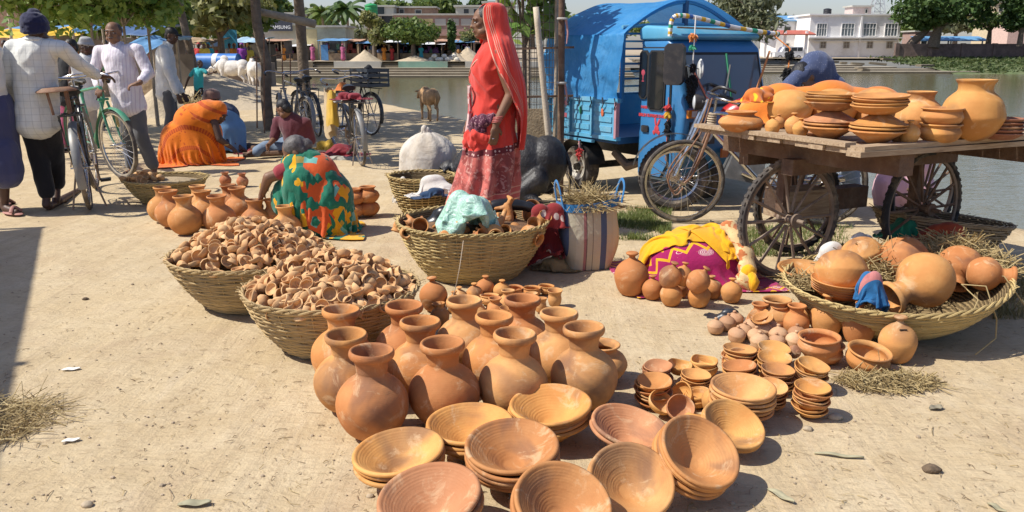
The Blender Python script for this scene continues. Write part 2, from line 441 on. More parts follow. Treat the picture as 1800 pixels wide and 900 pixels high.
# ================================================================== POTTERY
OR = [(.53,.24,.080), (.57,.275,.092), (.47,.195,.070), (.60,.305,.115), (.51,.215,.078)]
BRN = [(.48,.215,.078), (.51,.235,.085)]      # fired clay
PK = [(.49,.23,.112), (.45,.205,.10)]                                                          # pinkish
YL = [(.565,.275,.082), (.59,.30,.095)]
PALE = [(.63,.385,.19), (.67,.43,.22), (.58,.35,.17), (.65,.38,.175)]
LIDC = [(.50,.31,.18), (.54,.34,.20), (.47,.275,.16)]
def lp(mb_or_prof, n=40, name='pot', mat_=CLAY, fn=None, k=4, col=None):
    return MB().lathe(spl(mb_or_prof, k), n, fn=fn).mesh(name, mat_, True, None)
WATER_POT = [(0,0),(.05,.001),(.094,.026),(.126,.075),(.1375,.125),(.129,.172),(.1,.212),(.069,.236),(.0585,.252),(.0592,.262),(.0615,.282),(.0685,.303),(.0705,.3075),(.079,.3095),(.0845,.318),(.0855,.329),(.0805,.34),(.072,.337),(.066,.322),(.057,.29),(.053,.255),(.062,.232),(.098,.203),(.122,.17),(.13,.125),(.118,.075),(.08,.02),(0,.012)]
SQUAT_POT = [(0,0),(.05,.001),(.096,.026),(.13,.078),(.139,.122),(.126,.172),(.094,.21),(.068,.232),(.06,.25),(.062,.275),(.072,.303),(.08,.308),(.081,.318),(.075,.322),(.068,.31),(.056,.275),(.053,.25),(.064,.226),(.1,.195),(.128,.122),(.118,.075),(.08,.02),(0,.012)]
GULLAK = [(0,0),(.032,.001),(.048,.018),(.059,.05),(.06,.068),(.052,.09),(.034,.108),(.016,.118),(.011,.124),(.012,.129),(.02,.134),(.022,.138),(.016,.142),(0,.1425)]
LIDPOT = [(0,0),(.026,.001),(.037,.012),(.043,.035),(.044,.042),(.041,.05),(.036,.058),(.024,.068),(.011,.073),(.008,.077),(.009,.083),(.006,.087),(0,.088)]
HANDI = [(0,0),(.05,.002),(.1,.03),(.128,.075),(.13,.1),(.112,.135),(.085,.152),(.076,.162),(.077,.172),(.087,.184),(.093,.188),(.093,.194),(.086,.197),(.074,.188),(.068,.17),(.07,.155),(.105,.128),(.121,.1),(.118,.07),(.08,.025),(0,.012)]
DEEP = [(0,0),(.05,.001),(.085,.016),(.104,.048),(.105,.062),(.098,.08),(.094,.088),(.097,.094),(.106,.1),(.106,.105),(.1,.108),(.09,.1),(.086,.088),(.09,.078),(.096,.062),(.09,.04),(.06,.014),(0,.008)]
KULHAD = [(0,0),(.02,.001),(.026,.01),(.03,.03),(.028,.045),(.027,.052),(.032,.066),(.034,.07),(.0325,.072),(.029,.066),(.024,.052),(.025,.042),(.025,.02),(.015,.008),(0,.007)]
NECKPOT = [(0,0),(.03,.001),(.05,.015),(.062,.05),(.06,.075),(.045,.098),(.034,.108),(.032,.118),(.036,.132),(.043,.136),(.044,.142),(.04,.144),(.034,.138),(.028,.118),(.03,.106),(.05,.08),(.054,.05),(.04,.015),(0,.01)]
def bowl_prof(r, h, base, rings, wall=.009):
    o = [(0,0),(base,0),(base+.004,.003)]
    for i in range(1, 8):
        t = i/7; o.append((lerp(base, r-.006, t**.9), lerp(.003, h-.012, t)))
    o += [(r-.004, h-.014),(r+.003, h-.0135),(r+.0065, h-.008),(r+.005, h-.001),(r-.002, h+.002),(r-.009, h-.002),(r-.012,h-.007)]
    m = 44
    for i in range(1, m+1):
        t = 1-i/m; rr = lerp(base*.55, r-.013, t**.9); zz = lerp(wall, h-.006, t)
        a = .0007*(.55+.9*noise.noise(V((i*.37,r*50,0))))*sin(i/m*rings*2*pi)*min(1, 3*(1-t)+.15)*min(1, 4*t+.2)
        o.append((rr+a*.6, zz-a))
    return o+[(0, wall-.001)]
M_WATER = lp(WATER_POT, 48, 'water_pot'); M_SQUAT = lp(SQUAT_POT, 44, 'squat_pot')
M_GULLAK = lp(GULLAK, 32, 'coin_pot'); M_LID = lp(LIDPOT, 24, 'lidded_pot', UNFIRED); M_HANDI = lp(HANDI, 44, 'cooking_pot')
M_DEEP = lp(DEEP, 44, 'deep_bowl'); M_KUL = lp(KULHAD, 24, 'clay_cup', k=3); M_NECK = lp(NECKPOT, 32, 'neck_pot')
def wob(a1, a2):
    return lambda p, a: V((p.x*(1+a1*sin(2*a)), p.y*(1+a1*sin(2*a)), p.z*(1+a2*sin(3*a+1))))
M_BOWL = MB().lathe(bowl_prof(.147,.092,.05,13), 56).mesh('bowl', CLAY, True, None)
M_BOWL2 = MB().lathe(bowl_prof(.147,.092,.05,11), 56, fn=wob(.008,.02)).mesh('bowl', CLAY, True, None)
SAUC = [(0,0),(.024,0),(.03,.002),(.05,.014),(.062,.026),(.064,.03),(.0615,.032),(.056,.027),(.044,.016),(.025,.0075),(0,.006)]
M_SAUC = [lp(SAUC, 28, 'saucer', fn=wob(*q), k=3) for q in ((.012,.03),(.03,.06),(.018,-.05))]
CUPB = [(0,0),(.025,0),(.032,.003),(.045,.016),(.052,.03),(.052,.037),(.049,.039),(.046,.033),(.04,.018),(.025,.008),(0,.006)]
M_CUPB = [lp(CUPB, 28, 'small_bowl', fn=wob(*q), k=3) for q in ((.02,.04),(.05,.09),(.03,-.06))]
M_PLATE = lp([(0,0),(.05,0),(.08,.012),(.105,.03),(.109,.035),(.106,.038),(.1,.033),(.078,.019),(.05,.009),(0,.008)], 44, 'plate', k=3)
DIYA = [(0,0),(.018,.001),(.027,.007),(.0345,.02),(.0355,.027),(.033,.0285),(.0305,.024),(.024,.011),(.012,.007),(0,.006)]
M_DIYA = [lp(DIYA, 16, 'clay_cup', UNFIRED, wob(*q), k=2) for q in ((.02,.05),(.05,-.08),(.03,.1))]
def pot(me, loc, s, label, cat='pot', group=None, cols=OR, rot=(0,0,0), name=None):
    c = random.choice(cols); j = random.uniform(.9, 1.08)
    if not isinstance(s, tuple) and cat == 'pot': s = (s*random.uniform(.975,1.025), s*random.uniform(.975,1.025), s*random.uniform(.97,1.03))
    o = ob(name or me.name.split('.')[0], me, None, loc, rot, color=(c[0]*j, c[1]*j, c[2]*j, 1)); o.scale = (s,)*3 if not isinstance(s, tuple) else s
    return tag(o, label, cat, group)
def relax(c, fix=(), it=60, k=.03):
    """push round footprints apart: c = [x, y, r, fixed?]"""
    org = [(q[0], q[1]) for q in c]
    for _ in range(it):
        for i in range(len(c)):
            for j in range(i):
                a, b = c[i], c[j]; dx, dy = a[0]-b[0], a[1]-b[1]; d = hypot(dx, dy) or 1e-6; m = (a[2]+b[2])-d
                if m > 0:
                    a[0] += dx/d*m*.5; a[1] += dy/d*m*.5; b[0] -= dx/d*m*.5; b[1] -= dy/d*m*.5
        for q, o in zip(c, org): q[0] += (o[0]-q[0])*k; q[1] += (o[1]-q[1])*k
    return c
# ---- the big water pots in front
W = [(595,548,.93,'with the dark neck, touching the front basket at its left'),(607,583,.94,'at the left edge of the cluster, second from the front'),(649,618,.965,'nearest to the viewer at the front left corner'),
     (710,537,.93,'in the back row beside the heaped basket'),(739,567,.95,'in the middle row, second from the left'),(785,597,.96,'in the front row, second from the left'),
     (817,527,.92,'in the middle of the back row, pale mouthed'),(868,562,.93,'in the middle row with a pale dusty flank'),(889,587,.95,'in the front row, third from the left'),
     (919,525,.92,'tallest in the back row, on its right half'),(980,548,.93,'in the middle row at its right end'),(1028,577,.95,'at the right end of the front row')]
c = []
for x, y, s, l in W:
    p = gp(x, y, .335*s); c.append([p.x, p.y, .1375*s*.985])
relax(c)
for (x, y, s, l), q in zip(W, c):
    o = pot(M_WATER, (q[0], q[1], 0), s, 'large round terracotta water pot '+l, 'pot', 'large water pots in the front cluster', rot=(R(random.uniform(-2.5,2.5)), R(random.uniform(-2.5,2.5)), random.uniform(0,6)))
p = gp(1056, 668, 0.0); pot(M_HANDI, (p.x, p.y, 0), .84, 'terracotta cooking pot behind the right end of the water pots', 'pot', rot=(0,0,1))
# ---- pots round the squatting woman
L = [(281,331,.86,'at the far left of the squatting woman’s group'),(298,337,.88,'second from the left beside the squatting woman'),(323,346,.9,'at the front left corner beside the squatting woman'),(346,326,.84,'in the back row behind the front pots'),
     (356,337,.86,'third in line towards the squatting woman'),(382,343,.9,'in the front row centre of the squatting woman’s group'),(403,325,.84,'with a short neck in the rear of the squatting woman’s group'),(419,331,.86,'just left of the squatting woman’s knee'),(447,351,.84,'low in front of the squatting woman’s arm')]
c = []
for x, y, s, l in L:
    p = gp(x, y, .315*s); c.append([p.x, p.y, .138*s*.97])
relax(c, k=.05)
for (x, y, s, l), q in zip(L, c): pot(M_SQUAT, (q[0], q[1], 0), s, 'orange clay water pot '+l, 'pot', 'water pots round the squatting woman', rot=(R(random.uniform(-3,3)), R(random.uniform(-3,3)), random.uniform(0,6)))
HELD = []
for x, y, s, l in ((478,352,.78,'under the squatting woman’s hand'),(500,362,.8,'close against the squatting woman’s knee')):
    p = gp(x, y, .315*s); HELD.append((p, s)); pot(M_SQUAT, (p.x, p.y, 0), s, 'brown clay water pot '+l, 'pot', 'water pots round the squatting woman')
for x, y, s, l in ((397,326,.95,'left one of two small jars behind the pot group'),(427,328,.95,'right one of two small jars behind the pot group')):
    p = gp(x, y); pot(M_NECK, (p.x, p.y, 0), s, 'small dark red clay jar, '+l, 'jar', cols=[(.42,.16,.075)])
for x, y, s, l in ((624,384,.78,'touching the squatting woman’s back'),(648,382,.82,'at the right behind the squatting woman')):
    p = gp(x, y-3); a = pot(M_HANDI, (p.x, p.y, 0), s*.9, 'squat terracotta pot '+l+', lower of two stacked', 'pot', cols=OR[2:3])
    pot(M_HANDI, (p.x, p.y, .145*s*.9), s*.9, 'squat terracotta pot '+l+', upper of two stacked', 'pot', cols=OR[2:3])
# ---- stacks of bowls; rim centre in the photo, rim width, count, lean towards the camera and to the right
def stack(me, rx, ry, wpx, D, h, sp, n, tilt, roll, desc, noun, group, cols, jit=.004, tj=1.5, z0=0., extra=None, s=None):
    tilt, roll = R(tilt), R(roll)
    mes = me if isinstance(me, list) else [me]
    s_ = s or 1.
    for _ in range(6):
        zt = z0 + s_*(D/2*abs(sin(hypot(tilt, roll)))*.55 + ((n-1)*sp+h)*cos(tilt))
        P = gp(rx, ry, zt)
        if s is None: s_ = wpx*zc(P)/(F*D)
    M = MX.Rotation(roll, 3, 'Y') @ MX.Rotation(tilt, 3, 'X')
    up = M @ V((0,0,1))
    for k in range(n):
        q = P - up*s_*(h+sp*k) + V((random.uniform(-jit,jit), random.uniform(-jit,jit), 0))*(k > 0)
        r = (M @ Euler((R(random.uniform(-tj,tj)), R(random.uniform(-tj,tj)), random.uniform(0,6.28))).to_matrix()).to_euler()
        which = 'top' if k == 0 else 'bottom' if k == n-1 else ['second','third','fourth','fifth','sixth','seventh','eighth'][k-1]
        lab = f'{noun}, {which} in {desc}'
        o = pot(random.choice(mes), q, s_, lab, 'bowl', group, cols, r)
BG = 'stacked bowls on the ground'
for a in [(700,790,158,3,4,-5,'the stack nearest the left front water pot',YL),(825,741,150,3,2,-2,'the low stack right of the left front water pot',OR[3:4]+YL),
          (901,780,162,5,8,0,'the tall stack in the middle front',BRN),(967,708,142,4,4,-4,'the stack touching the right front water pot',YL[:1]+OR[3:4]),
          (755,868,180,3,8,-6,'the front stack with a smoke-blackened inside',PK[:1]+OR[:1]),(990,880,172,3,22,10,'the nearest stack at the bottom edge',BRN+OR[2:3]),
          (1110,842,150,2,30,4,'the wide open pair facing the viewer, right of centre',OR[3:4]),(1108,746,136,2,6,10,'the pinkish pair behind the open pair',PK),
          (1233,790,146,5,26,20,'the leaning stack of five at the right front',OR[:1]+BRN),(1291,743,110,3,22,14,'the leaning stack behind the five leaning bowls',YL)]:
    x, y, wd, n, t, r_, d, cols = a
    stack([M_BOWL, M_BOWL2], x, y, wd, .297, .092, .017, n, t, r_, d, 'large ridged clay bowl', BG, cols)
stack([M_BOWL], 1307, 677, 110, .297, .092, .02, 6, 1, 2, 'the tall wide stack among the small saucers', 'wide smooth clay bowl', BG, OR[1:4])
SG = 'small clay saucers in stacks'
for x, y, wd, n, t, r_, d, cols in [(1151,668,64,5,4,2,'the left saucer stack behind the pinkish pair',OR+YL),(1158,642,50,5,5,3,'the pinkish stack left at the back',PK),(1224,657,52,4,3,2,'the stack between the pinkish stack and the wide bowls',OR),
     (1238,633,48,3,3,3,'the small stack farthest left at the back',YL),(1228,690,50,2,3,0,'the pair left of the wide bowls',YL),(1300,612,58,5,2,0,'the stack below the round lidded pots',OR),(1303,624,54,3,3,0,'the second stack from the back, left column',YL),
     (1300,642,60,4,3,-4,'the third stack from the back, left column',OR+YL),(1361,610,56,4,5,2,'the back stack of the middle column',OR+YL),(1362,627,58,4,4,0,'the second stack of the middle column',YL),(1368,648,58,5,4,3,'the third stack of the middle column',OR+YL),
     (1357,678,58,5,8,6,'the stack half hidden by the wide bowls',OR),(1430,640,58,6,6,6,'the back stack of the right column',OR+YL),(1430,678,62,7,6,4,'the front stack of the right column',OR+YL)]:
    stack(M_CUPB if n < 4 else M_SAUC, x, y, wd, .104 if n < 4 else .128, .037 if n < 4 else .031, .0125, n+(n > 3), t, r_, d, 'small clay saucer', SG, cols, .007, 5)
for x, y, rot, l, cols in [(1205,700,(.5,-.9,0),'lying tilted on another left of the wide bowls',YL),(1190,722,(.8,.3,0),'with a pink inside, propped towards the viewer',PK),(1236,708,(.3,1.3,0),'standing on its edge by the wide bowls',YL),(1225,728,(2.9,.2,0),'upside down beside the pink one',YL),(1155,715,(.5,.5,0),'leaning flat behind the pinkish pair',YL),(1192,655,(.1,.1,0),'alone behind the left saucer stacks',YL)]:
    p = gp(x, y, .03); pot(M_CUPB[1], p, 1.05, 'small clay bowl '+l, 'bowl', 'loose small bowls', cols, rot)
# ---- round pots by the yellow bundle
p = gp(1109, 517); pot(M_GULLAK, (p.x, p.y, 0), (1.62,1.62,1.75), 'tall brown clay pot left of the yellow bundle', 'pot', cols=OR[2:3])
c = []
GL = [(1146,531,.97,0,'leftmost'),(1179,542,1.,0,'front, second from the left'),(1194,528,.9,0,'behind the front pair'),(1227,544,1.03,0,'front middle'),(1252,530,.94,0,'behind the front middle one'),(1284,537,.96,0,'right end, apart from the rest')]
for x, y, s, z, l in GL:
    p = gp(x, y-6); c.append([p.x, p.y, .058*s])
relax(c)
for g_, q in zip(GL, c): pot(M_GULLAK, (q[0], q[1], 0), g_[2], 'knobbed clay coin pot before the yellow bundle, '+g_[4], 'pot', 'round coin pots', cols=OR[:3], rot=(R(random.uniform(-6,6)), R(random.uniform(-6,6)), 0))
for x, y, s, rot, l in [(1172,488,1.02,(.1,.25,0),'left one resting on the lower pots'),(1196,486,.9,(-.1,.2,0),'middle one resting on the lower pots'),(1217,494,1.02,(.1,.5,0),'right one tipped over on the lower pots')]:
    p = gp(x, y+16, .1); pot(M_GULLAK, p, s, 'round clay coin pot with a knob, '+l, 'pot', 'round coin pots', cols=OR[:3], rot=rot)
# ---- right hand group
for me, x, y, s, l, cat, cols in [(M_HANDI,1362,585,.76,'wide-mouthed clay pot with a dark opening beside the right basket','pot',OR),(M_NECK,1333,588,.95,'small clay pot under a saucer beside the dark plastic','pot',OR),
     (M_NECK,1367,590,.9,'small neck pot left of the pair before the right basket','pot',OR),(M_NECK,1397,596,1.03,'small neck pot with a broad lip before the right basket','pot',OR),(M_NECK,1412,572,.85,'small neck pot wedged behind the tall coin pot','pot',OR),
     (M_GULLAK,1574,642,1.34,'clay coin pot with a slot, at the right end of the row','pot',OR),(M_GULLAK,1507,610,1.28,'clay coin pot with a slot, in the middle of the row','pot',OR[2:3])]:
    p = gp(x, y-8); sc = (s, s, s*1.12) if me is M_GULLAK else s
    o = pot(me, (p.x, p.y, 0), sc, l, cat, None, cols)
    if me is M_GULLAK:
        a = MB(); a.box((0,0,0), (.024,.004,.003)); a.build('coin_slot', mat('slot_black', (.02,.012,.008)), o, loc=(-.004,-.036,.1085), rot=(-.6,0,0), label='dark coin slot')
p = gp(1450, 590); pot(M_GULLAK, (p.x, p.y, 0), (1.3,1.3,1.5), 'tall round clay coin pot before the plates in the right basket', 'pot', None, OR[1:2])
p = gp(1520, 648); pot(M_DEEP, (p.x, p.y, 0), .88, 'deep wide-rimmed clay bowl in front of the coin pots', 'bowl', None, OR, rot=(R(10), R(5), 0))
for k, (x, y) in enumerate([(1441,633),(1438,624)]):
    p = gp(x, y, .0+.035*k); pot(M_DEEP, (p.x, p.y, p.z), .86, 'clay bowl left of the deep bowl, '+('lower' if k == 0 else 'upper')+' one of two', 'bowl', None, OR, rot=(R(3), R(6-8*k), 0))
for x, y in [(1335,560),(1342,566)]:
    p = gp(x, y, .08); pot(M_SAUC[0], p, .8, 'clay saucer on the small pot beside the dark plastic, '+('left' if x == 1335 else 'right')+' one', 'saucer', None, OR, rot=(.2,-.3,0))
LG = [(1257,590),(1279,583),(1298,580),(1295,603),(1316,585),(1312,596),(1330,604),(1328,590),(1352,592),(1357,604),(1346,598),(1366,614),(1383,612),(1400,604),(1338,616)]
c = []
for x, y in LG:
    p = gp(x, y-4); c.append([p.x, p.y, .0415])
relax(c)
for q in c: pot(M_LID, (q[0], q[1], 0), random.uniform(.92,1.02), 'tiny pale clay pot with a knobbed lid, in the crowd before the dark plastic', 'pot', 'tiny lidded pots', LIDC, rot=(R(random.uniform(-8,8)), R(random.uniform(-8,8)), 0))
p = gp(1390, 618, .04); pot(M_GULLAK, p, .5, 'tiny pinkish clay pot lying on its side above the saucers', 'pot', None, PK, rot=(1.2,.5,0))
p = gp(1420, 600, .05); pot(M_GULLAK, p, .5, 'tiny pale clay pot lying on its side left of the coin pots', 'pot', None, PALE, rot=(1.2,-.7,0))
# ---- the small wares behind the water pots
c = []; SM = [(M_GULLAK,853,522,.9),(M_GULLAK,884,524,.8),(M_GULLAK,835,530,.78),(M_GULLAK,808,536,.75),(M_GULLAK,795,548,.8),(M_DEEP,860,535,.5),(M_NECK,868,560,.78),(M_NECK,893,548,.85),(M_KUL,888,565,1.1),(M_DEEP,905,520,.46),(M_DEEP,933,520,.48),(M_DEEP,958,516,.44),(M_KUL,975,537,1.25),(M_KUL,935,540,1.1),(M_DEEP,980,562,.45),(M_NECK,775,570,.8),(M_GULLAK,770,545,1.25),(M_NECK,845,560,.7),(M_KUL,950,548,1.05),(M_NECK,1000,590,.75)]
for me, x, y, s in SM:
    p = gp(x, y); c.append([p.x, p.y, {M_GULLAK:.06,M_DEEP:.106,M_NECK:.062,M_KUL:.035}[me]*s])
relax(c, it=80, k=.02)
for (me, x, y, s), q in zip(SM, c):
    pot(me, (q[0], q[1], 0), s, {M_GULLAK:'small round clay pot with a flat knob, standing behind the big water pots', M_DEEP:'small wide clay bowl standing behind the big water pots', M_NECK:'small clay pot with a flared neck standing behind the big water pots', M_KUL:'small clay tea cup standing behind the big water pots'}[me], 'bowl' if me is M_DEEP else 'cup' if me is M_KUL else 'pot', {M_GULLAK:'small knobbed pots behind the water pots', M_DEEP:'small bowls behind the water pots', M_NECK:'small neck pots behind the water pots', M_KUL:'tea cups behind the water pots'}[me], OR, rot=(R(random.uniform(-5,5)), R(random.uniform(-5,5)), random.uniform(0,6)))
# ================================================================== BASKETS
def wicker(name, c, muddy=.5):
    T = NT(name); co = T.co(); g = T.n('NewGeometry')
    col = T.mix(g.outputs['Random Per Island'], tuple(x*.75 for x in c), tuple(x*1.2 for x in c))
    col = T.mix(T.ramp(T.noise(co, 4., 5, .7), [(.45, 0), (.72, muddy)]), col, (.25,.18,.11))
    col = T.mix(T.ramp(T.noise(T.map(co, (1,1,6)), 40., 3), [(.45, 0), (.8, .5)]), col, (.20,.135,.07))
    T.bump(T.noise(co, 130., 3), .002, .6); return T.fin(col, .75, .3)
WICK = wicker('wicker', (.45,.32,.15)); WICKD = wicker('old_wicker', (.33,.25,.15), .85); WICKY = wicker('new_wicker', (.50,.37,.155), .2)
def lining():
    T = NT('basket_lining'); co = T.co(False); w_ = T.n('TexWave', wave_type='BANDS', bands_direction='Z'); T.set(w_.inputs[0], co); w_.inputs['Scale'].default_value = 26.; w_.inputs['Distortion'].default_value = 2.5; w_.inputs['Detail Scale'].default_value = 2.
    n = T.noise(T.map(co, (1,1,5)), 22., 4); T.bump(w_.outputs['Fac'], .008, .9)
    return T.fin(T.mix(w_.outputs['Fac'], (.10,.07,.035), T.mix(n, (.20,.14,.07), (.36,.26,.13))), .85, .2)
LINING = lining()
def basket(label, loc, R1, R0, hh, mat_, nst=30, rows=16, rim=3, rot=(0,0,0), sag=0., strand=.0043, pinch=1.):
    t = thing('basket', label, 'basket', loc, 0); t.rotation_euler = rot
    def rad(v): return lerp(R0, R1, v**.8) + .03*R1*sin(pi*v)
    def zz(v, a): return hh*v + (sag*R1*(cos(2*a)*v) if sag else 0)
    b = MB(); N = nst*4
    for r_ in range(rows):
        v = (r_+.4)/rows; ph = r_ % 2; q = random.uniform(-.003,.003)
        segs = random.randint(2, 3); brk = random.randint(0, N)
        for sg in range(segs):
            a0, a1 = brk+N*sg//segs, brk+N*(sg+1)//segs+3; pts = []
            for i in range(a0, a1):
                a = 2*pi*i/N; w_ = cos(pi*(i/4.)+pi*ph)*strand*1.0
                rr = rad(v)+w_+q; pts.append((rr*cos(a), rr*sin(a)*pinch, zz(v, a)+.0035*noise.noise(V((cos(a)*3, sin(a)*3, r_)))))
            b.tube(pts, strand*random.uniform(.75,1.15), 5, ell=1.35)
    b.build('weave', mat_, t, kind='stuff')
    s_ = MB()
    for i in range(nst):
        a = 2*pi*i/nst; pts = [((rad(v)-.001)*cos(a), rad(v)*sin(a)*pinch, zz(v, a)) for v in (0,.25,.5,.75,1.03)]
        s_.tube(pts, strand*.95, 5)
    s_.build('stakes', mat_, t, kind='stuff')
    rb = MB()
    for k in range(rim):
        pts = []
        for i in range(N):
            a = 2*pi*i/N; tw = a*nst*.45+k*2*pi/rim
            rr = R1+.008*cos(tw); pts.append((rr*cos(a), rr*sin(a)*pinch, zz(1., a)+.004+.008*sin(tw)))
        rb.tube(pts, strand*1.25, 5, closed=True)
    for i in range(90):
        a = random.uniform(0, 6.28); tt = random.uniform(-.6,.6); p = V((R1*cos(a), R1*sin(a)*pinch, zz(1., a)+.008)); d = V((cos(a+tt*2), sin(a+tt*2), random.uniform(-.3,.8)))*random.uniform(.012,.04)
        rb.tube([p, p+d*.6, p+d+V((0,0,-.004))], strand*.45, 4)
    rb.build('rim', mat_, t)
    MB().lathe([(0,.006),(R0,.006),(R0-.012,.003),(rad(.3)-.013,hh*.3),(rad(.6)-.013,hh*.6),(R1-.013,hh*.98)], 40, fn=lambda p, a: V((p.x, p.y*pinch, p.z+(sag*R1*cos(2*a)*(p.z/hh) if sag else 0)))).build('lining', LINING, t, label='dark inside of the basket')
    t['r1'] = R1; return t
def place_bk(bx, by, wpx, guess):      # base front in the photo -> centre
    p = gp(bx, by); return p
# ---- cup baskets
CUPN = [0]
def heap(cx, cy, R1, z0, hgt, n, where, group, cols, mes, under):
    fill = MB().lathe([(R1*.93, z0-.04),(R1*.8, z0+hgt*.2),(R1*.5, z0+hgt*.62),(R1*.2, z0+hgt*.86),(0, z0+hgt*.9)], 36)
    pts = []; tries = 0; dmin = .042
    while len(pts) < n and tries < 60000:
        tries += 1
        a = random.uniform(0, 2*pi); r = R1*.95*sqrt(random.random())
        x, y = r*cos(a), r*sin(a); z = z0 + hgt*(1-(r/(R1*.98))**1.7)*(1+.12*noise.noise(V((x*6, y*6, 1))))
        if cy+y > cy+R1*.75 and random.random() < .5: continue
        q = V((x, y, z))
        if all((q-p).length > dmin for p in pts): pts.append(q)
        elif tries % 2500 == 2499: dmin *= .94
    for q in pts:
        rot = (random.gauss(0,.55), random.gauss(0,.55), random.uniform(0,6.28))
        if random.random() < .26: rot = (pi+rot[0], rot[1], rot[2])
        elif random.random() < .4: rot = (1.3+rot[0]*.4, rot[1], rot[2])
        o = pot(random.choice(mes), V((cx, cy, 0))+q-V((0,0,.004)), random.uniform(.78,.95), 'small pale clay cup '+('near the top of ' if hypot(q.x, q.y) < R1*.4 else 'at the front of ' if q.y < -abs(q.x) else 'at the back of ' if q.y > abs(q.x) else 'at the left side of ' if q.x < 0 else 'at the right side of ')+where, 'cup', group, cols, rot)
        o['group'] = group
    # lower layer that fills the gaps between the counted cups
    vs0 = spl(DIYA, 1); u = MB()
    for _ in range(under):
        a = random.uniform(0, 2*pi); r = R1*.9*sqrt(random.random()); z = z0 + hgt*(1-(r/(R1*.98))**1.7) - random.uniform(.013,.034)
        o0 = len(u.v); u.lathe(vs0, 10); u.xf(MX.Translation((cx+r*cos(a), cy+r*sin(a), z)) @ Euler((random.uniform(0,6),random.uniform(0,6),random.uniform(0,6))).to_matrix().to_4x4(), o0)
    ob('clay_cups', u.mesh('clay_cups', UNFIRED, True, None), kind='stuff', color=(*PALE[0], 1))['label'] = 'lower layer of pale clay cups under the heap in '+where
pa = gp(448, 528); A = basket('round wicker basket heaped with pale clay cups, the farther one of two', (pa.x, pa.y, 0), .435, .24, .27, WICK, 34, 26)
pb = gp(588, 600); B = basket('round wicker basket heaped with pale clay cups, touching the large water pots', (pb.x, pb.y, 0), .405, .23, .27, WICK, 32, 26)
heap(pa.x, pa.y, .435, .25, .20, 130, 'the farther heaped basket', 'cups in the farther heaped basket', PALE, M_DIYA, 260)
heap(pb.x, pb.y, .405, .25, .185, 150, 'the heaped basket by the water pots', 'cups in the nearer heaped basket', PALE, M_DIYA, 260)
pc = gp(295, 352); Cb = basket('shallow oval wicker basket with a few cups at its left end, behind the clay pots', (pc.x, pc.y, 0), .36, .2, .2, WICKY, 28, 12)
for i in range(26):
    a = random.uniform(0, 6.28); r = .17*sqrt(random.random())
    pot(random.choice(M_DIYA), (pc.x-.17+r*cos(a), pc.y-.1+r*sin(a)*.9, .21+.055*(1-r/.17)), 1.05, 'small pale clay cup at the left end of the shallow basket', 'cup', 'cups in the shallow basket', PALE, (random.gauss(0,.9), random.gauss(0,.9), 0))
MB().lathe([(.3,.1),(.33,.16),(.2,.19),(0,.2)], 24).build('sacking', mat('sacking', (.36,.27,.16), .9, .2, 8, .01), Cb)
pd = gp(832, 478); D = basket('large wicker basket of clay animal figures and cups with a mint plastic bag', (pd.x, pd.y, 0), .465, .28, .33, WICKY, 40, 31)
pe = gp(742, 372); E_ = basket('deep wicker basket with dark cloths in front of the white sack', (pe.x, pe.y, 0), .28, .16, .31, WICKY, 26, 14)
pf = gp(1565, 568); Fb = basket('very wide shallow wicker basket of round pots and straw at the right', (pf.x, pf.y, .02), .52, .27, .22, WICKY, 40, 22, rot=(R(2), R(-5), 0), sag=.02)
pg = gp(1642, 452); G = basket('old grey wicker basket with green and red cloths beneath the cart', (pg.x, pg.y, .02), .42, .22, .25, WICKD, 34, 14, rot=(R(-4), R(6), 0))
# ================================================================== FAR SHORE
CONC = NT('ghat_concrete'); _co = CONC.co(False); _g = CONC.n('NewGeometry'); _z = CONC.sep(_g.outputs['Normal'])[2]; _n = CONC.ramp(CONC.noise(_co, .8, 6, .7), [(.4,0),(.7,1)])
CONC = CONC.fin(CONC.mix(CONC.ramp(_z, [(.3,0),(.6,1)]), CONC.mix(_n, (.20,.165,.115), (.13,.11,.08)), CONC.mix(_n, (.52,.45,.34), (.40,.34,.25))), .9, .1)  # lit tops and shaded upright faces put into the colour by face normal
PLAST = mat('old_plaster', (.46,.44,.38), .9, .15, .8, dirt=(.22,.19,.15,.6), dn=.4)
WHITE = mat('white_wall', (.80,.78,.75), .85, .07, .5, dirt=(.42,.36,.30,.45), dn=.35)
BRICKM = mat('brick_wall', (.30,.19,.13), .95, .3, 2.5, .02, 6)
DARKW = mat('window_dark', (.03,.035,.04), .25, .3, 1.)
def S(x0, x1, Y): return (x0-900)/F*Y, (x1-900)/F*Y           # pixel span -> metres at a distance (far things: camera axis ~ depth)
def zy(y, Y): return dp(900, y, Y).z
# ghat steps: long concrete treads down to the water
def ghat(x0, x1, Y0, n, rise, tread, z0, name, label):
    t = thing(name, label, 'steps', ((x0+x1)/2, Y0, z0))
    L = x1-x0
    for k in range(n):
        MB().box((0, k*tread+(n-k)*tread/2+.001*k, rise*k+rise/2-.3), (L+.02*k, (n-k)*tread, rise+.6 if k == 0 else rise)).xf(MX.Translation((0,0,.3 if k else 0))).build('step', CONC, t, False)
    return t
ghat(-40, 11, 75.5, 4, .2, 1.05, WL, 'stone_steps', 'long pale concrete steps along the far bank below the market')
GRN = mat('green_paint', (.20,.33,.25), .85, .2, .6, dirt=(.36,.33,.27,.7), dn=.5)
def wallbox(name, x0, x1, y0, y1, z0, z1, m, label, cat='wall'):
    return tag(MB().box(((x0+x1)/2, (y0+y1)/2, (z0+z1)/2), (x1-x0, y1-y0, z1-z0)).build(name, m, None, False), label, cat)
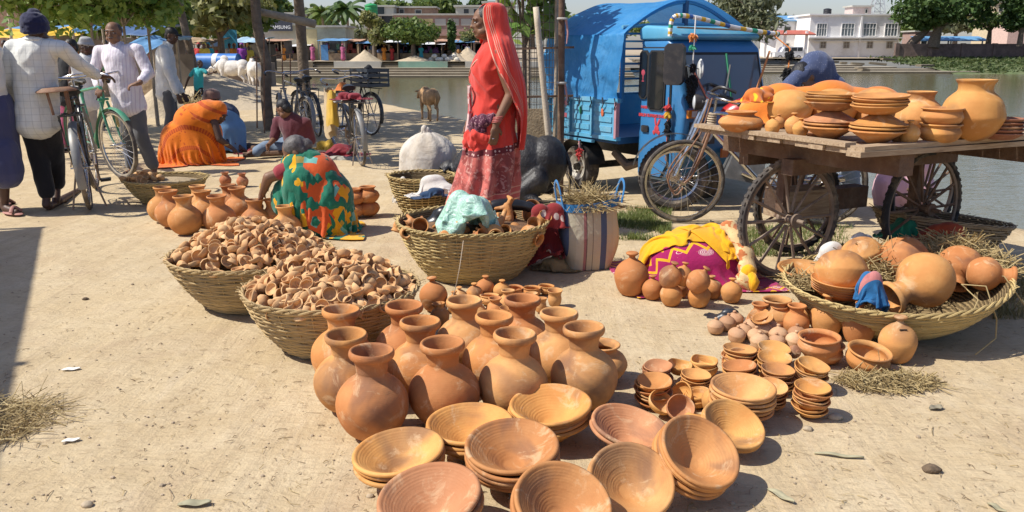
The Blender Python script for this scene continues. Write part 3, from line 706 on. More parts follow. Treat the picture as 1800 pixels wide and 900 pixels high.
for px0, px1, m, l in [(450,560,CONC,'weathered grey retaining wall at the left of the far steps'),(596,676,PLAST,'faded grey green retaining wall between two flights of far steps'),(706,790,GRN,'green painted retaining wall above the far steps'),(820,900,PLAST,'grey retaining wall behind the woman in red')]:
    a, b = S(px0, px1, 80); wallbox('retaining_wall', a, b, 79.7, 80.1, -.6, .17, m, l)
for px0, px1, l in [(560,596,'left'),(676,706,'middle'),(790,820,'right')]:
    a, b = S(px0, px1, 80); t = thing('stairway', 'short concrete stairway in the far retaining wall, '+l+' of three', 'stairs', ((a+b)/2, 79.7, -.6), group='stairways in the far wall')
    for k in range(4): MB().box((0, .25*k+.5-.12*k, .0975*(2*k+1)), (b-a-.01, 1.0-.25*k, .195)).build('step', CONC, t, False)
# right ghat: staggered broken steps
t = thing('stone_steps', 'broken staggered concrete steps below the white building', 'steps', (27, 88, WL))
for k in range(7):
    x1 = 49-2.9*k-random.random(); y0 = k*2.6
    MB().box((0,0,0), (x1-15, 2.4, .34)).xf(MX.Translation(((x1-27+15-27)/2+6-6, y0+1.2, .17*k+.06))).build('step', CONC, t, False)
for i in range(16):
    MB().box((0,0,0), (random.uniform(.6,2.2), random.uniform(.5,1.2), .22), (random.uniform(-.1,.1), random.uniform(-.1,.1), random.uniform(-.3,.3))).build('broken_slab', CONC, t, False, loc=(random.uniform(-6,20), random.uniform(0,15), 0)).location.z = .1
for o in t.children:
    if o.name.startswith('broken'): o.location.z = .17*(o.location.y/2.6)+.28
# ---- buildings
def window(par, x, z, w_, h_, y=-.02, frame=None, bars=0, gl=DARKW, name='window'):
    f = frame or PLAST; b = MB(); e = .09
    for (cx, cz, sx, sz) in ((x, z+h_/2, w_+e, e), (x, z-h_/2, w_+e, e), (x-w_/2, z, e, h_-e), (x+w_/2, z, e, h_-e)): b.box((cx, y, cz), (sx, .12, sz))
    for i in range(bars): b.box((x-w_/2+w_*(i+1)/(bars+1), y, z), (.05, .08, h_-e))
    if bars: b.box((x, y+.002, z+h_*.12), (w_-e, .07, .05))
    o = b.build(name, f, par, False)
    MB().box((x, y+.03, z), (w_-.02, .03, h_-.02)).build('pane', gl, o, False); return o
def block(name, label, px0, px1, yt, yb, Y, dep, m, wins=(), rz=0., cat='building', flat=True, roofm=None, wm=None):
    """a building whose front spans photo columns px0..px1 and rows yt..yb at distance Y; wins: (u, v, w, h) fractions"""
    x0, x1 = S(px0, px1, Y); z0, z1 = zy(yb, Y), zy(yt, Y); w_ = x1-x0
    t = thing(name, label, cat, ((x0+x1)/2, Y, z0), rz)
    MB().box((0, dep/2, (z1-z0)/2-.2), (w_, dep, z1-z0+.4)).build('wall', m, t, False)
    if flat: MB().box((0, dep/2, z1-z0+.1), (w_+.5, dep+.5, .2)).build('roof', roofm or PLAST, t, False)
    for q in wins:
        u, v, ww, hh = q[:4]; window(t, (u-.5)*w_, v*(z1-z0), ww, hh, -.05, wm, q[4] if len(q) > 4 else 0)
    t['w'] = w_; t['h'] = z1-z0; return t
YELW = mat('yellow_plaster', (.56,.46,.24), .9, .15, .6, dirt=(.30,.25,.16,.6), dn=.4); PGRN = mat('pale_green_plaster', (.46,.48,.36), .9, .15, .6, dirt=(.25,.23,.18,.6), dn=.5)
t = block('shop_building', 'yellow and pale green single storey building left of the blue stall', 545, 617, 48, 106, 91, 5, PGRN)
MB().box((-t['w']/2+.75, -.02, t['h']/2-.15), (1.5, .06, t['h']-.1)).build('yellow_wall', YELW, t, False, label='yellow part of the wall')  # strip of yellow plaster at the left end, the wall's own colour
t = block('shop_building', 'grey two storey shop with a dark signboard behind the tree trunks', 466, 548, 45, 106, 95, 6, PLAST, [(.35,.35,1.4,1.2)])
block('shop_storey', 'grey upper storey with a large white framed window, set back above the shop', 470, 532, 25, 46, 97, 5, mat('grey_plaster', (.40,.41,.42), .9), [(.28,.5,1.3,1.0,1)], wm=WHITE)
def text(body, size, mat_, parent, loc, rot, name='lettering', ext=.004, align='CENTER', bold=0):
    cu = bpy.data.curves.new(name, 'FONT'); cu.body = body; cu.size = size; cu.extrude = ext; cu.align_x = align; cu.align_y = 'CENTER'; cu.offset = bold; cu.resolution_u = 2
    o = bpy.data.objects.new(name, cu)
    TMP.collection.objects.link(o); TMP.view_layers[0].update(); dg = TMP.view_layers[0].depsgraph; me = bpy.data.meshes.new_from_object(o.evaluated_get(dg)); bpy.data.objects.remove(o); bpy.data.curves.remove(cu)
    me.materials.clear(); me.materials.append(mat_); return ob(name, me, parent, loc, rot)
a, b = S(496, 536, 96.5); sg = thing('signboard', 'dark shop signboard with white capital letters behind the tree trunk', 'sign', ((a+b)/2, 94.4, zy(43.5, 94.4)))
MB().box((0,0,0), (b-a, .1, 1.35)).build('board', mat('sign_dark', (.045,.05,.07), .5), sg, False)
text('SAMSUNG', .5, mat('sign_white', (.8,.8,.8), .5), sg, (-.0, -.06, -.28), (pi/2,0,0), bold=.01)
block('brick_house', 'unfinished brick house with a flat roof under the green tank', 655, 752, 28, 66, 104, 8, BRICKM, [(.35,.75,1.4,1.5),(.62,.72,.7,.9)])
block('roof_room', 'grey room on the roof beside the green water tank', 655, 700, 12, 30, 107, 5, PLAST, [(.5,.5,1.2,1.3)])
block('roof_room', 'brown brick room on the roof behind the flats', 700, 770, 14, 32, 110, 5, BRICKM, [(.6,.5,.8,.8),(.2,.5,.6,1.)])
PINKB = mat('pink_brown_plaster', (.40,.25,.20), .9, .2, .5, dirt=(.25,.18,.14,.6), dn=.4)
t = block('long_house', 'long pink brown two storey house with a panelled parapet behind the market', 700, 900, 27, 106, 99, 9, PINKB)
for i in range(9):
    MB().box((-t['w']/2+.9+i*1.5, -.03, t['h']-.75), (1.25, .08, .75)).build('parapet_panel', PLAST if i not in (1, 2) else mat('poster_yellow', (.62,.50,.22), .8, .3, 2), t, False)
MB().box((0, -.35, t['h']-2.2), (t['w'], .7, .16)).build('ledge', PINKB, t, False)
for i in range(6): window(t, -t['w']/2+1.5+i*2.2, t['h']-3.3, 1.2, 1.1, -.05)
block('roof_room', 'small grey cabin with a sloping roof on the long house', 805, 850, 12, 30, 106, 4, PLAST, [(.4,.5,.7,.8),(.75,.5,.6,.8)])
block('roof_room', 'ochre room on the roof right behind the woman’s head', 852, 905, 5, 32, 108, 4, mat('ochre_plaster', (.48,.36,.22), .9), [(.5,.6,.8,.9)])
def tank(px, py, Y, r, h, m, label):
    p = dp(px, py, Y); o = tag(MB().lathe(spl([(r*.9,0),(r,.05),(r,h*.3),(r*.96,h*.34),(r,h*.38),(r,h*.62),(r*.96,h*.66),(r,h*.7),(r,h*.85),(r*.5,h*.98),(r*.3,h),(0,h)], 2), 20).build('water_tank', m, None, loc=p), label, 'water tank')
    tag(MB().box((0,0,-.75), (r*2.2, r*2.2, 1.49)).build('tank_base', PLAST, None, False, loc=p), 'plastered plinth under the '+label.split(' on ')[0], 'plinth')
tank(653, 27, 102, .75, 1.35, mat('tank_green', (.03,.30,.09), .5), 'green plastic water tank on the brick house')
tank(1454, 25, 122, .55, .8, mat('tank_black', (.02,.02,.025), .5), 'black water tank on the white building')
# ---- right: white lakeside building and neighbours
Y = 118
t = block('white_building', 'white two storey building with large windows at the water', 1405, 1558, 27, 101, Y, 9, WHITE, roofm=WHITE)
W_, H_ = t['w'], t['h']
GLS = mat('window_glass', (.16,.19,.20), .12, .2, .4)
for u in (.13,.42,.66,.90): window(t, (u-.5)*W_, H_*.66, 1.75 if u != .13 else 1.4, 1.7, -.06, WHITE, 3, GLS)
for u in (.16,.42,.68,.90): window(t, (u-.5)*W_, H_*.30, .78, .85, -.06, PLAST, 1, mat('shutter_brown', (.22,.18,.14), .8))
MB().box((0, -.3, H_*.47), (W_+.5, .9, .16)).build('ledge', WHITE, t, False)
MB().box((.06*W_, -.12, H_/2-.2), (.25, .3, H_+.2)).build('corner_pilaster', WHITE, t, False)
MB().box((W_*.25, -.22, H_*.40), (W_*.46, .4, .1)).build('sunshade', WHITE, t, False); MB().box((-W_*.22, -.22, H_*.395), (W_*.46, .4, .1)).build('sunshade', WHITE, t, False)
t2 = block('roof_cabin', 'pinkish stair cabin with a flat slab on the white building', 1475, 1506, 12, 26, 121, 3, mat('pinkish_plaster', (.52,.42,.38), .9), [(.72,.45,.35,.55)])
t = block('white_house', 'long white house with a blue sheet roof left of the white building', 1350, 1408, 34, 103, 124, 8, WHITE, [(.3,.72,.8,1.),(.68,.74,.9,1.),(.3,.3,.7,1.),(.75,.3,1.2,1.6)], flat=False)
MB().box((0,3.5,t['h']+.25), (t['w']+6,8,.12), (.12,0,0)).build('roof', mat('blue_sheet', (.14,.33,.55), .5), t, False)
block('brick_annex', 'bare brick upper storey between the white house and the white building', 1403, 1425, 34, 60, 122.5, 5, BRICKM, [(.55,.6,.45,.6)], flat=False)
red = mat('red_sheet', (.50,.13,.08), .6, .2, 1)
x0, x1 = S(1318, 1414, 113); t = thing('red_roofed_shelter', 'open shelter with a red sheet roof beside the jeep', 'shelter', ((x0+x1)/2, 113, .2))
MB().box((0, 1.2, zy(57,113)-.2), (x1-x0, 3.4, .14), (.16,0,0)).build('roof', red, t, False)
for u in (-.36,-.02,.36): MB().box((u*(x1-x0), 0, 1.7), (.3,.3,3.4)).build('post', WHITE, t, False)
p = gp(1610, 40); 
bw = thing('brick_wall', 'long dark brick wall under the big tree on the right bank', 'wall', (52, 112, 0))
x0, x1 = S(1556, 1778, 112); MB().box(((x0+x1)/2-52, 0, (zy(79,112)+zy(99,112))/2), (x1-x0, .3, zy(79,112)-zy(99,112)+.3)).build('brickwork', mat('dark_brick', (.17,.115,.095), .95, .35, 1.5, .02, 5), bw, False)
for px in (1556,1612,1668,1722,1776):
    x, _ = S(px, px, 112); MB().box((x-52, -.05, zy(88,112)), (.5, .5, 1.75)).build('pier', mat('dark_brick', (.17,.115,.095)), bw, False)
x0, x1 = S(1778, 1860, 112); wallbox('boundary_wall', x0, x1, 111.8, 112.2, -.3, zy(78,112), WHITE, 'white boundary wall at the right edge of the far bank')
for nm, lb, a_, b_, yt, m, wn in [('apartment_block','yellow apartment block with balconies behind the right bank trees',1712,1752,5,mat('buff_plaster', (.50,.41,.27), .9),1),('pink_house','pale pink house at the far right behind the bank',1742,1800,24,mat('pale_pink', (.55,.39,.33), .9),0)]:
    t = block(nm, lb, a_, b_, yt, 80, 150 if wn else 140, 6, m)
    if wn:
        for k in range(3):
            for u in (.3,.7): window(t, (u-.5)*t['w'], t['h']*(.3+.28*k), .8, 1.1, -.05)
            MB().box((0,-.5,t['h']*(.18+.28*k)), (t['w']+.6, 1.1, .7)).build('balcony', m, t, False)
    else: window(t, 0, t['h']*.7, 1., 1., -.05)
t = block('small_house', 'low pink walled house behind the leaning tree', 1585, 1625, 56, 82, 122, 4, mat('dusty_pink', (.36,.24,.20), .9), [(.4,.4,.9,1.2)])
for px in (1640, 1700): 
    p = dp(px, 68, 119); q = MB(); q.box((0,0,0), (5,3,.1), (.2,0,.05)); s_ = thing('market_shed', 'low shed with a blue sheet roof behind the brick wall, '+('left' if px == 1640 else 'right')+' one', 'shed', (p.x, p.y, .2))
    q.build('roof', mat('blue_sheet', (.14,.33,.55)), s_, False, loc=(0,0,p.z-.2)); 
    for sx in (-2.2, 2.2): MB().box((sx,0,1.), (.15,.15,2.*max(.6,(p.z-.3)/2))).build('post', PLAST, s_, False)
# pylon
p = dp(1541, 25, 260); b = MB(); hh = 14
for k in range(6):
    z0, z1 = hh*k/6, hh*(k+1)/6; w0, w1 = 2.4*(1-k/7), 2.4*(1-(k+1)/7)
    for a in range(4):
        A = [V((w0*sx, w0*sy, z0)) for sx, sy in ((-1,-1),(1,-1),(1,1),(-1,1))]; B = [V((w1*sx, w1*sy, z1)) for sx, sy in ((-1,-1),(1,-1),(1,1),(-1,1))]
        b.bar(A[a], B[a], .18); b.bar(A[a], B[(a+1)%4], .1); b.bar(A[a], A[(a+1)%4], .1)
for z in (8.5,11.5): b.bar((-4.5,0,z), (4.5,0,z), .2); b.bar((-4.5,0,z), (0,0,z+1.5), .12); b.bar((4.5,0,z), (0,0,z+1.5), .12)
tag(b.build('pylon', mat('galvanised', (.35,.37,.4), .5), None, False, loc=(p.x, p.y, p.z-4)), 'steel lattice pylon behind the white building', 'pylon')
# jeep
p = dp(1383, 106, 113); t = thing('jeep', 'white jeep parked beside the shelter at the white building', 'car', (p.x, p.y, p.z), R(4)); CARW = mat('car_white', (.72,.74,.76), .3, .03, 1, coat=.5)
MB().prism([(-2.,.45),(-2.,1.0),(-1.1,1.1),(-.75,1.75),(1.75,1.75),(1.95,1.05),(1.95,.45)], -.8, .8, M=MX.Rotation(pi/2, 3, 'X')).build('body', CARW, t, False)
for a, b_ in ((-.68,.1),(.2,.95),(1.05,1.68)): MB().box(((a+b_)/2, -.815, 1.42), (b_-a, .03, .45)).build('window', DARKW, t, False)
TYRE = mat('tyre', (.025,.024,.023), .85, .3, 20, .003, 60, dirt=(.28,.22,.15,.6), dn=6)
for x in (-1.25, 1.25):
    for y in (-.72,.72):
        w_ = MB(); w_.ring((0,0,0), .27, .1, 'y', 20, 8); o = w_.build('wheel', TYRE, t, loc=(x,y,.36)); MB().lathe([(0,.03),(.2,.02),(.2,-.02),(0,-.03)], 16).build('rim', mat('rim_grey', (.5,.5,.5), .4), o, rot=(pi/2,0,0))
# ---- market stalls
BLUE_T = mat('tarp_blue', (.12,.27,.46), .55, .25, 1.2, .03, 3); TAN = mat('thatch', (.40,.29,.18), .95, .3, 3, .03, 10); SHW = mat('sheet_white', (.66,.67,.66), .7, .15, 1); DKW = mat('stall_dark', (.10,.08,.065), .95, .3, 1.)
TILE = mat('roof_brown', (.40,.23,.14), .9, .25, 2); YELT = mat('tarp_yellow', (.72,.45,.03), .6, .15, 2, .02, 4)
GOODS = [mat('goods_'+n_, c, .8, .3, 3) for n_, c in (('red',(.30,.07,.06)),('orange',(.38,.19,.07)),('green',(.09,.2,.14)),('blue',(.09,.13,.25)),('cream',(.45,.38,.28)),('purple',(.17,.07,.2)))]
def stall(px0, px1, yt, yb, Y, roof, label, dep=3., back=DKW, n=3, droop=.25, door=None):
    x0, x1 = S(px0, px1, Y); z0, z1 = zy(yb, Y), zy(yt, Y); w_, h_ = x1-x0, z1-z0
    t = thing('market_stall', label, 'stall', ((x0+x1)/2, Y, z0), group='stalls along the far bank')
    MB().grid(lambda u, v: ((u-.5)*(w_+.5), -.9+v*(dep+.9), h_-droop*(1-v)*h_*.5-.12*sin(pi*u)*sin(pi*v)+.06*noise.noise(V((u*5+px0, v*4, 1)))), 10, 6).build('roof', roof, t)
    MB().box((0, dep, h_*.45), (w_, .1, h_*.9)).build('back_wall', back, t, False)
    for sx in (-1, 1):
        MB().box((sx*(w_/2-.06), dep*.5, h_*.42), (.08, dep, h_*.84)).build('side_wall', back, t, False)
        MB().tube([(sx*(w_/2-.05), -.8, 0), (sx*(w_/2-.05), -.8, h_*(1-droop*.5))], .05, 6).build('post', TAN, t)
    MB().box((0, .3, .35), (w_*.8, 1., .7)).build('counter', TAN, t, False)
    for i in range(n):
        b = MB(); b.ball((0,0,0), (random.uniform(.2,.45), .3, random.uniform(.15,.35)), 8, 6); b.build('goods', random.choice(GOODS), t, loc=(random.uniform(-.38,.38)*w_, .2, .85))
    for i in range(n):
        MB().box((random.uniform(-.4,.4)*w_, .1, h_*.62), (random.uniform(.2,.4), .06, random.uniform(.3,.7))).build('hanging_cloth', random.choice(GOODS), t, False)
    if door: MB().box((-w_*.32, -.5, h_*.35), (w_*.3, .08, h_*.7)).build('door', door, t, False)
for a, b_, yt, yb, Y, rf, l, dr in [(575,615,67,106,86,BLUE_T,'whitewashed kiosk with a blue roof and blue door on the far bank',mat('door_blue', (.10,.28,.55), .6)),(612,640,68,106,87,TILE,'brown hut with a brown roof next to the blue kiosk',None),(640,668,72,106,86,BLUE_T,'open stall with a sagging white sheet left of the pale tree',None),
     (664,708,70,106,85,SHW,'stall with a white pitched awning between the two round trees',None),(706,735,73,106,85.5,BLUE_T,'stall with a blue cloth under the wide tree',None),(733,782,74,106,86,SHW,'stall with a pale awning right of the wide tree',None),(770,805,68,106,88,TILE,'brown roofed stall beside the slender dark tree',None),(803,832,70,106,86,BLUE_T,'stall with a turquoise roof left of the woman’s face',None),
     (836,880,72,106,87,TILE,'brown stall behind the woman in red',None),(470,512,68,103,84,TILE,'stall with a brown awning hung with red clothes left of the tree trunk',None),(430,468,66,104,82,SHW,'stall with a grey awning at the left end of the far bank',None),(512,546,78,106,88,SHW,'pale stall behind the straight tree trunk',None)]:
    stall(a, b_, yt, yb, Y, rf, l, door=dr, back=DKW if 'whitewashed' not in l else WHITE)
for i, (px, w_) in enumerate(((590,26),(620,22),(700,24))):
    p = gp(px, 104, .15); tag(MB().box((0,0,.55), (1.3,.6,.08)).box((-.55,0,.27), (.08,.5,.5)).box((.55,0,.27), (.08,.5,.5)).build('wooden_bench', TAN, None, False, loc=(p.x, p.y-4, .15)), 'wooden bench before the '+['blue kiosk','brown hut','white awning stall'][i], 'bench')
SAND = mat('sand_heap', (.46,.37,.25), .95, .12, 3., .03, 12)
def mound(x, y, z, r, h, label, m=SAND, seed=0, name='sand_heap', cat='heap'):
    return tag(MB().grid(lambda u, v: (x+r*v*cos(2*pi*u)*(1+.15*noise.noise(V((cos(2*pi*u)*2, sin(2*pi*u)*2, seed)))), y+r*v*sin(2*pi*u), z-.03+h*(1-v)**1.15*(1+.1*noise.noise(V((u*9, v*5, seed))))), 36, 14, True).build(name, m, None, sharp=None), label, cat)
for i, (px, py, Y, r, h) in enumerate(((655,107,84,1.7,1.1),(738,107,84,2.2,.6),(805,107,85,1.6,.9),(826,107,86,1.9,1.4))):
    x, _ = S(px, px, Y); mound(x, Y-2, .15, r, h, 'sand heap on the far bank, '+['below the pale tree','beside the white sacks','under the turquoise roof','just left of the woman’s chin'][i], seed=i)
for i in range(9):
    x, _ = S(762+i*5.5, 0, 82); b = MB(); b.ball((0,0,0), (.28,.22,.22), 8, 6); tag(b.build('sack', mat('sack_white', (.62,.58,.48), .9), None, loc=(x, 82+random.uniform(-.4,.4), .33+(.3 if i % 3 == 1 else 0))), 'pale full sack in the row on the far bank', 'sack', 'sacks on the far bank')
# ================================================================== TREES
BARK = mat('bark', (.165,.125,.09), .95, .35, 6, .03, 18); BARKP = mat('pale_bark', (.33,.27,.20), .95, .25, 8, .02, 20)
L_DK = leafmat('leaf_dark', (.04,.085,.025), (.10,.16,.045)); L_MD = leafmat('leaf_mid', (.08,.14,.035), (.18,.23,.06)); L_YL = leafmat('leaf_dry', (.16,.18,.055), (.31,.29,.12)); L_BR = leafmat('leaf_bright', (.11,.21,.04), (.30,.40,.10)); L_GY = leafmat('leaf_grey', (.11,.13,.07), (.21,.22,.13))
def leaves(b, c, r, n, size, flat=.75, asp=1.8):
    for _ in range(n):
        d = V((random.gauss(0,1), random.gauss(0,1), random.gauss(0,1))).normalized()
        p = V(c)+V((d.x*r[0], d.y*r[1], d.z*r[2]))*random.uniform(.35,1)**.6
        nrm = (d*.5+V((random.gauss(0,.6), random.gauss(0,.6), random.gauss(.3,.6)))).normalized()
        t_ = nrm.cross(V((random.gauss(0,1), random.gauss(0,1), random.gauss(0,1)))).normalized(); u = nrm.cross(t_)
        s_ = size*random.uniform(.6,1.3); a = t_*s_*asp*.5; e = u*s_*.5
        b.add([p-a, p-a*.1+e, p+a, p-a*.1-e], [(0,1,2,3)])
def tree(name, label, base, h, cw, ch, trunk_r, leafm, n=2500, size=.2, clumps=9, bark=BARK, lean=(0,0), trunkh=.45, asp=1.8, cat='tree', seed=1, cd=None):
    random.seed(seed*13+5); cd = cd or cw
    t = thing(name, label, cat, base)
    top = V((lean[0], lean[1], h*trunkh)); m = MB()
    m.tube(spl([(0,0,-.1), (lean[0]*.25, lean[1]*.2, h*trunkh*.35), (lean[0]*.7, lean[1]*.7, h*trunkh*.7), tuple(top)], 4), [trunk_r*lerp(1.25,.7,i/12) for i in range(13)], 8)
    cl = []
    for i in range(clumps):
        a = 2*pi*i/clumps*2.4+random.uniform(-.4,.4); rr = random.uniform(.25,.8)*(i > 0)
        zf = random.uniform(-.7,.75)
        c = V((lean[0]+cos(a)*rr*cw/2, lean[1]+sin(a)*rr*cd/2, h-ch/2+zf*ch*.38)); cl.append(c)
        mid = top.lerp(c, .5)+V((random.uniform(-.1,.1)*cw, 0, .06*ch))
        m.tube(spl([tuple(top-V((0,0,h*.03))), tuple(mid), tuple(c)], 3), [trunk_r*lerp(.55,.1,k/6) for k in range(7)], 5)
    m.build('trunk', bark, t)
    b = MB()
    for c in cl:
        f = random.uniform(.75,1.25); leaves(b, c, (cw*.27*f, cd*.27*f, ch*.25*f), n//clumps, size, asp=asp)
    b.build('crown', leafm, t, False); return t
def ftree(px, pyb, Y, hpx, cwpx, name, label, lm, **k):
    s_ = Y/F; p = dp(px, pyb, Y)
    return tree(name, label, (p.x, Y, p.z), hpx*s_, cwpx*s_, k.pop('chpx', hpx*.6)*s_, k.pop('tr', 4)*s_, lm, **k)
ftree(659, 107, 84, 82, 46, 'young_tree', 'young tree with pale dry leaves at its top on the far bank', L_YL, seed=3, size=.26, n=1500, chpx=55, clumps=8)
ftree(727, 106, 83, 72, 92, 'shade_tree', 'wide low shade tree over the market stalls', L_MD, seed=4, size=.25, n=2600, chpx=48, clumps=14)
ftree(795, 104, 84, 66, 13, 'ashoka_tree', 'slender dark columnar tree between the stalls', L_DK, seed=5, size=.2, n=1500, chpx=58, clumps=10, trunkh=.25, tr=2)
ftree(826, 104, 88, 62, 34, 'thin_tree', 'sparse yellowish tree left of the woman’s face', L_YL, seed=6, size=.22, n=600, chpx=40, clumps=7)
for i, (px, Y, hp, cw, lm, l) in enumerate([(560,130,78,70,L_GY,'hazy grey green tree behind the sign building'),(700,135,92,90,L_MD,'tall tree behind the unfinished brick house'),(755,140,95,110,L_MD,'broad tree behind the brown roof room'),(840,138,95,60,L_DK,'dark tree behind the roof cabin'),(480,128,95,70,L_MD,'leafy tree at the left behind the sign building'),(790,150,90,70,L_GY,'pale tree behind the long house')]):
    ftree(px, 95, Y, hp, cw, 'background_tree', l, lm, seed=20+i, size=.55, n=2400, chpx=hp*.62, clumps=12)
# coconut palm
def palm(px, pyb, Y, hpx, label, seed):
    random.seed(seed); s_ = Y/F; p = dp(px, pyb, Y); h = hpx*s_; t = thing('palm_tree', label, 'palm', (p.x, Y, p.z))
    MB().tube([(0,0,0),(.15,0,h*.5),(.1,0,h)], [.28,.2,.16], 8).build('trunk', BARKP, t)
    b = MB()
    for i in range(22):
        a = 2*pi*i/22*1.7; up = random.uniform(-.3,1.1); L = random.uniform(2.6,3.6); prev = None
        for k in range(9):
            u = k/8; c = V((.1+cos(a)*L*u*cos(up*.6), sin(a)*L*u*cos(up*.6), h+sin(up)*L*u-1.9*u*u)); sd = V((-sin(a), cos(a), 0))*.55*sin(pi*min(1,u*.9+.1)); 
            if prev: b.add([prev[0]-V((0,0,.35)), c+sd-V((0,0,.35)), c, prev[1]], [(0,1,2,3)]); b.add([prev[2]-V((0,0,.35)), c-sd-V((0,0,.35)), c, prev[1]], [(0,1,2,3)])
            prev = (c+sd, c, c-sd)
    b.build('fronds', L_DK if seed % 2 else L_MD, t, False)
palm(612, 95, 118, 76, 'coconut palm behind the brick house', 31); palm(569, 95, 122, 70, 'shorter palm left of the coconut palm', 32)
# right bank trees
ftree(1640, 82, 112, 108, 150, 'big_tree', 'big dark spreading tree on the right bank', L_DK, seed=8, size=.42, n=7000, chpx=78, clumps=26, lean=(.4,0), tr=9, trunkh=.3)
ftree(1598, 83, 113, 60, 60, 'leaning_tree', 'leaning tree with a bent dark trunk under the big tree', L_DK, seed=9, size=.4, n=1600, chpx=34, clumps=8, lean=(2.,0), tr=7)
ftree(1792, 80, 110, 95, 66, 'dark_tree', 'dark tree at the right edge of the photo', L_DK, seed=10, size=.4, n=3200, chpx=74, clumps=14)
ftree(1737, 78, 116, 52, 62, 'small_tree', 'small light green tree before the pink house', L_MD, seed=11, size=.3, n=1000, chpx=32, clumps=9)
ftree(1720, 60, 160, 70, 90, 'bare_tree', 'thin brownish tree before the yellow apartment block', L_YL, seed=12, size=.4, n=900, chpx=50, clumps=10)
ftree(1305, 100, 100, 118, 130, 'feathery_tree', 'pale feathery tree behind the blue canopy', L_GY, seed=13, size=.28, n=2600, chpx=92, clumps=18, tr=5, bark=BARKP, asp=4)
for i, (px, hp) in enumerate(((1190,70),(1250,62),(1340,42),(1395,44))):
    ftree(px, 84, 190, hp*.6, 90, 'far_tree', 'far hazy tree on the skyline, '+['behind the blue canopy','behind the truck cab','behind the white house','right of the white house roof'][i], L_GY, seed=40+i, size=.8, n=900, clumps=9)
# grassy right bank
BANK = mat('bank_green', (.10,.135,.045), .95, .35, .7, .06, 5, dirt=(.22,.19,.10,.7), dn=.4)
MB().grid(lambda u, v: (lerp(45.5, 95, u)+(1-u)*v*2, lerp(86, 112, v), lerp(WL-.1, .18, v**.8)+.16*noise.noise(V((u*14, v*6, 0)))), 60, 16).build('grass_bank', BANK, kind='structure')
b = MB(); random.seed(5)
for i in range(5200):
    u, v = random.random(), random.random(); p = V((lerp(46.5,94,u), lerp(88,111,v), lerp(WL, .2, v**.8))); leaves(b, p, (.5,.5,.14), 2, .24, asp=2.5)
b.build('bank_grass', leafmat('leaf_bank', (.05,.085,.025), (.13,.15,.055)), None, False, kind='stuff')['label'] = 'rough grass and weeds on the right bank'
# ================================================================== CART, BICYCLES, TRUCK, BAGS
WOOD = NT('cart_wood'); _co = WOOD.co(); _g = WOOD.noise(WOOD.map(_co, (1.2, 14, 14)), 5., 5, .65, .5)
_c = WOOD.mix(WOOD.ramp(_g, [(.3, 0), (.7, 1)]), (.25,.165,.10), (.47,.36,.235)); WOOD.bump(_g, .004, .6); WOOD = WOOD.fin(_c, .85, .2)
OLDW = mat('dark_wood', (.13,.075,.045), .85, .3, 6, .01, 25, dirt=(.25,.18,.12,.6), dn=5)
SPOKE = mat('dusty_iron', (.20,.145,.105), .7, .3, 10, dirt=(.36,.28,.20,.7), dn=7); RUST = mat('rust', (.22,.11,.06), .75, .3, 14, .002, 60, dirt=(.32,.25,.18,.5), dn=9)
CHROME = mat('chrome', (.62,.62,.62), .22, .1, 10, metal=1, dirt=(.30,.24,.18,.6), dn=8); BLKP = mat('black_plastic', (.02,.02,.022), .45, .2, 8, dirt=(.16,.13,.10,.4), dn=6)
BLACK = mat('black_paint', (.018,.02,.02), .4, .2, 6, dirt=(.24,.19,.14,.6), dn=9)
DUSTY_TYRE = mat('dusty_tyre', (.07,.06,.052), .9, .3, 14, .004, 50, dirt=(.33,.26,.18,.9), dn=5)
def wheel_parts(parent, Rr, tr, nsp, sr, hub, loc, tyre, rimm, spm, hubw=.1, rz=0., name='wheel', tread=True, cross=True):
    w_ = thing(name, '', '', loc, rz); w_.parent = parent
    for k in ('label', 'category'): del w_[k]
    b = MB(); b.ring((0,0,0), Rr-tr, tr, 'y', 48, 9)
    if tread:
        for i in range(48):
            a = 2*pi*(i+.5)/48; b.box((cos(a)*(Rr-.002), 0, sin(a)*(Rr-.002)), (.006, tr*1.35, .02), MX.Rotation(-a, 3, 'Y'))
    b.build('tyre', tyre, w_)
    b = MB(); b.lathe([(Rr-2*tr+.004,-tr*.55),(Rr-2*tr-.012,-tr*.4),(Rr-2*tr-.014,0),(Rr-2*tr-.012,tr*.4),(Rr-2*tr+.004,tr*.55)], 48); b.xf(MX.Rotation(pi/2, 4, 'X')); b.build('rim', rimm, w_)
    b = MB()
    for i in range(nsp):
        a = 2*pi*i/nsp; a2 = a+(.55 if i % 2 else -.55)*(hub > 0)*(1 if cross else .12); sd = hubw*.42*(1 if i % 4 < 2 else -1) if cross else 0
        b.tube([(cos(a2)*hub, sd, sin(a2)*hub), (cos(a)*(Rr-2*tr-.012), 0, sin(a)*(Rr-2*tr-.012))], sr, 5)
    b.build('spokes', spm, w_)
    b = MB(); b.lathe([(0,-hubw/2),(hub,-hubw/2),(hub,-hubw*.35),(hub*.6,-hubw*.3),(hub*.6,hubw*.3),(hub,hubw*.35),(hub,hubw/2),(0,hubw/2)], 16); b.tube([(0,0,-hubw*.9),(0,0,hubw*.9)], hub*.3, 8); b.xf(MX.Rotation(pi/2, 4, 'X')); b.build('hub', spm, w_)
    return w_
CA = V((1.71, 4.08, 0)); CE1 = V((.9,.436,0)).normalized(); CRZ = atan2(CE1.y, CE1.x); CE2 = V((-CE1.y, CE1.x, 0))
def cart_pt(x, y, z=.883): return CA+CE1*x+CE2*y+V((0,0,z))
def to_cart(p): q = p-CA; return q.dot(CE1), q.dot(CE2)
cart = thing('handcart', 'wooden four wheeled handcart loaded with clay pots at the right', 'cart', CA, CRZ)
random.seed(3)
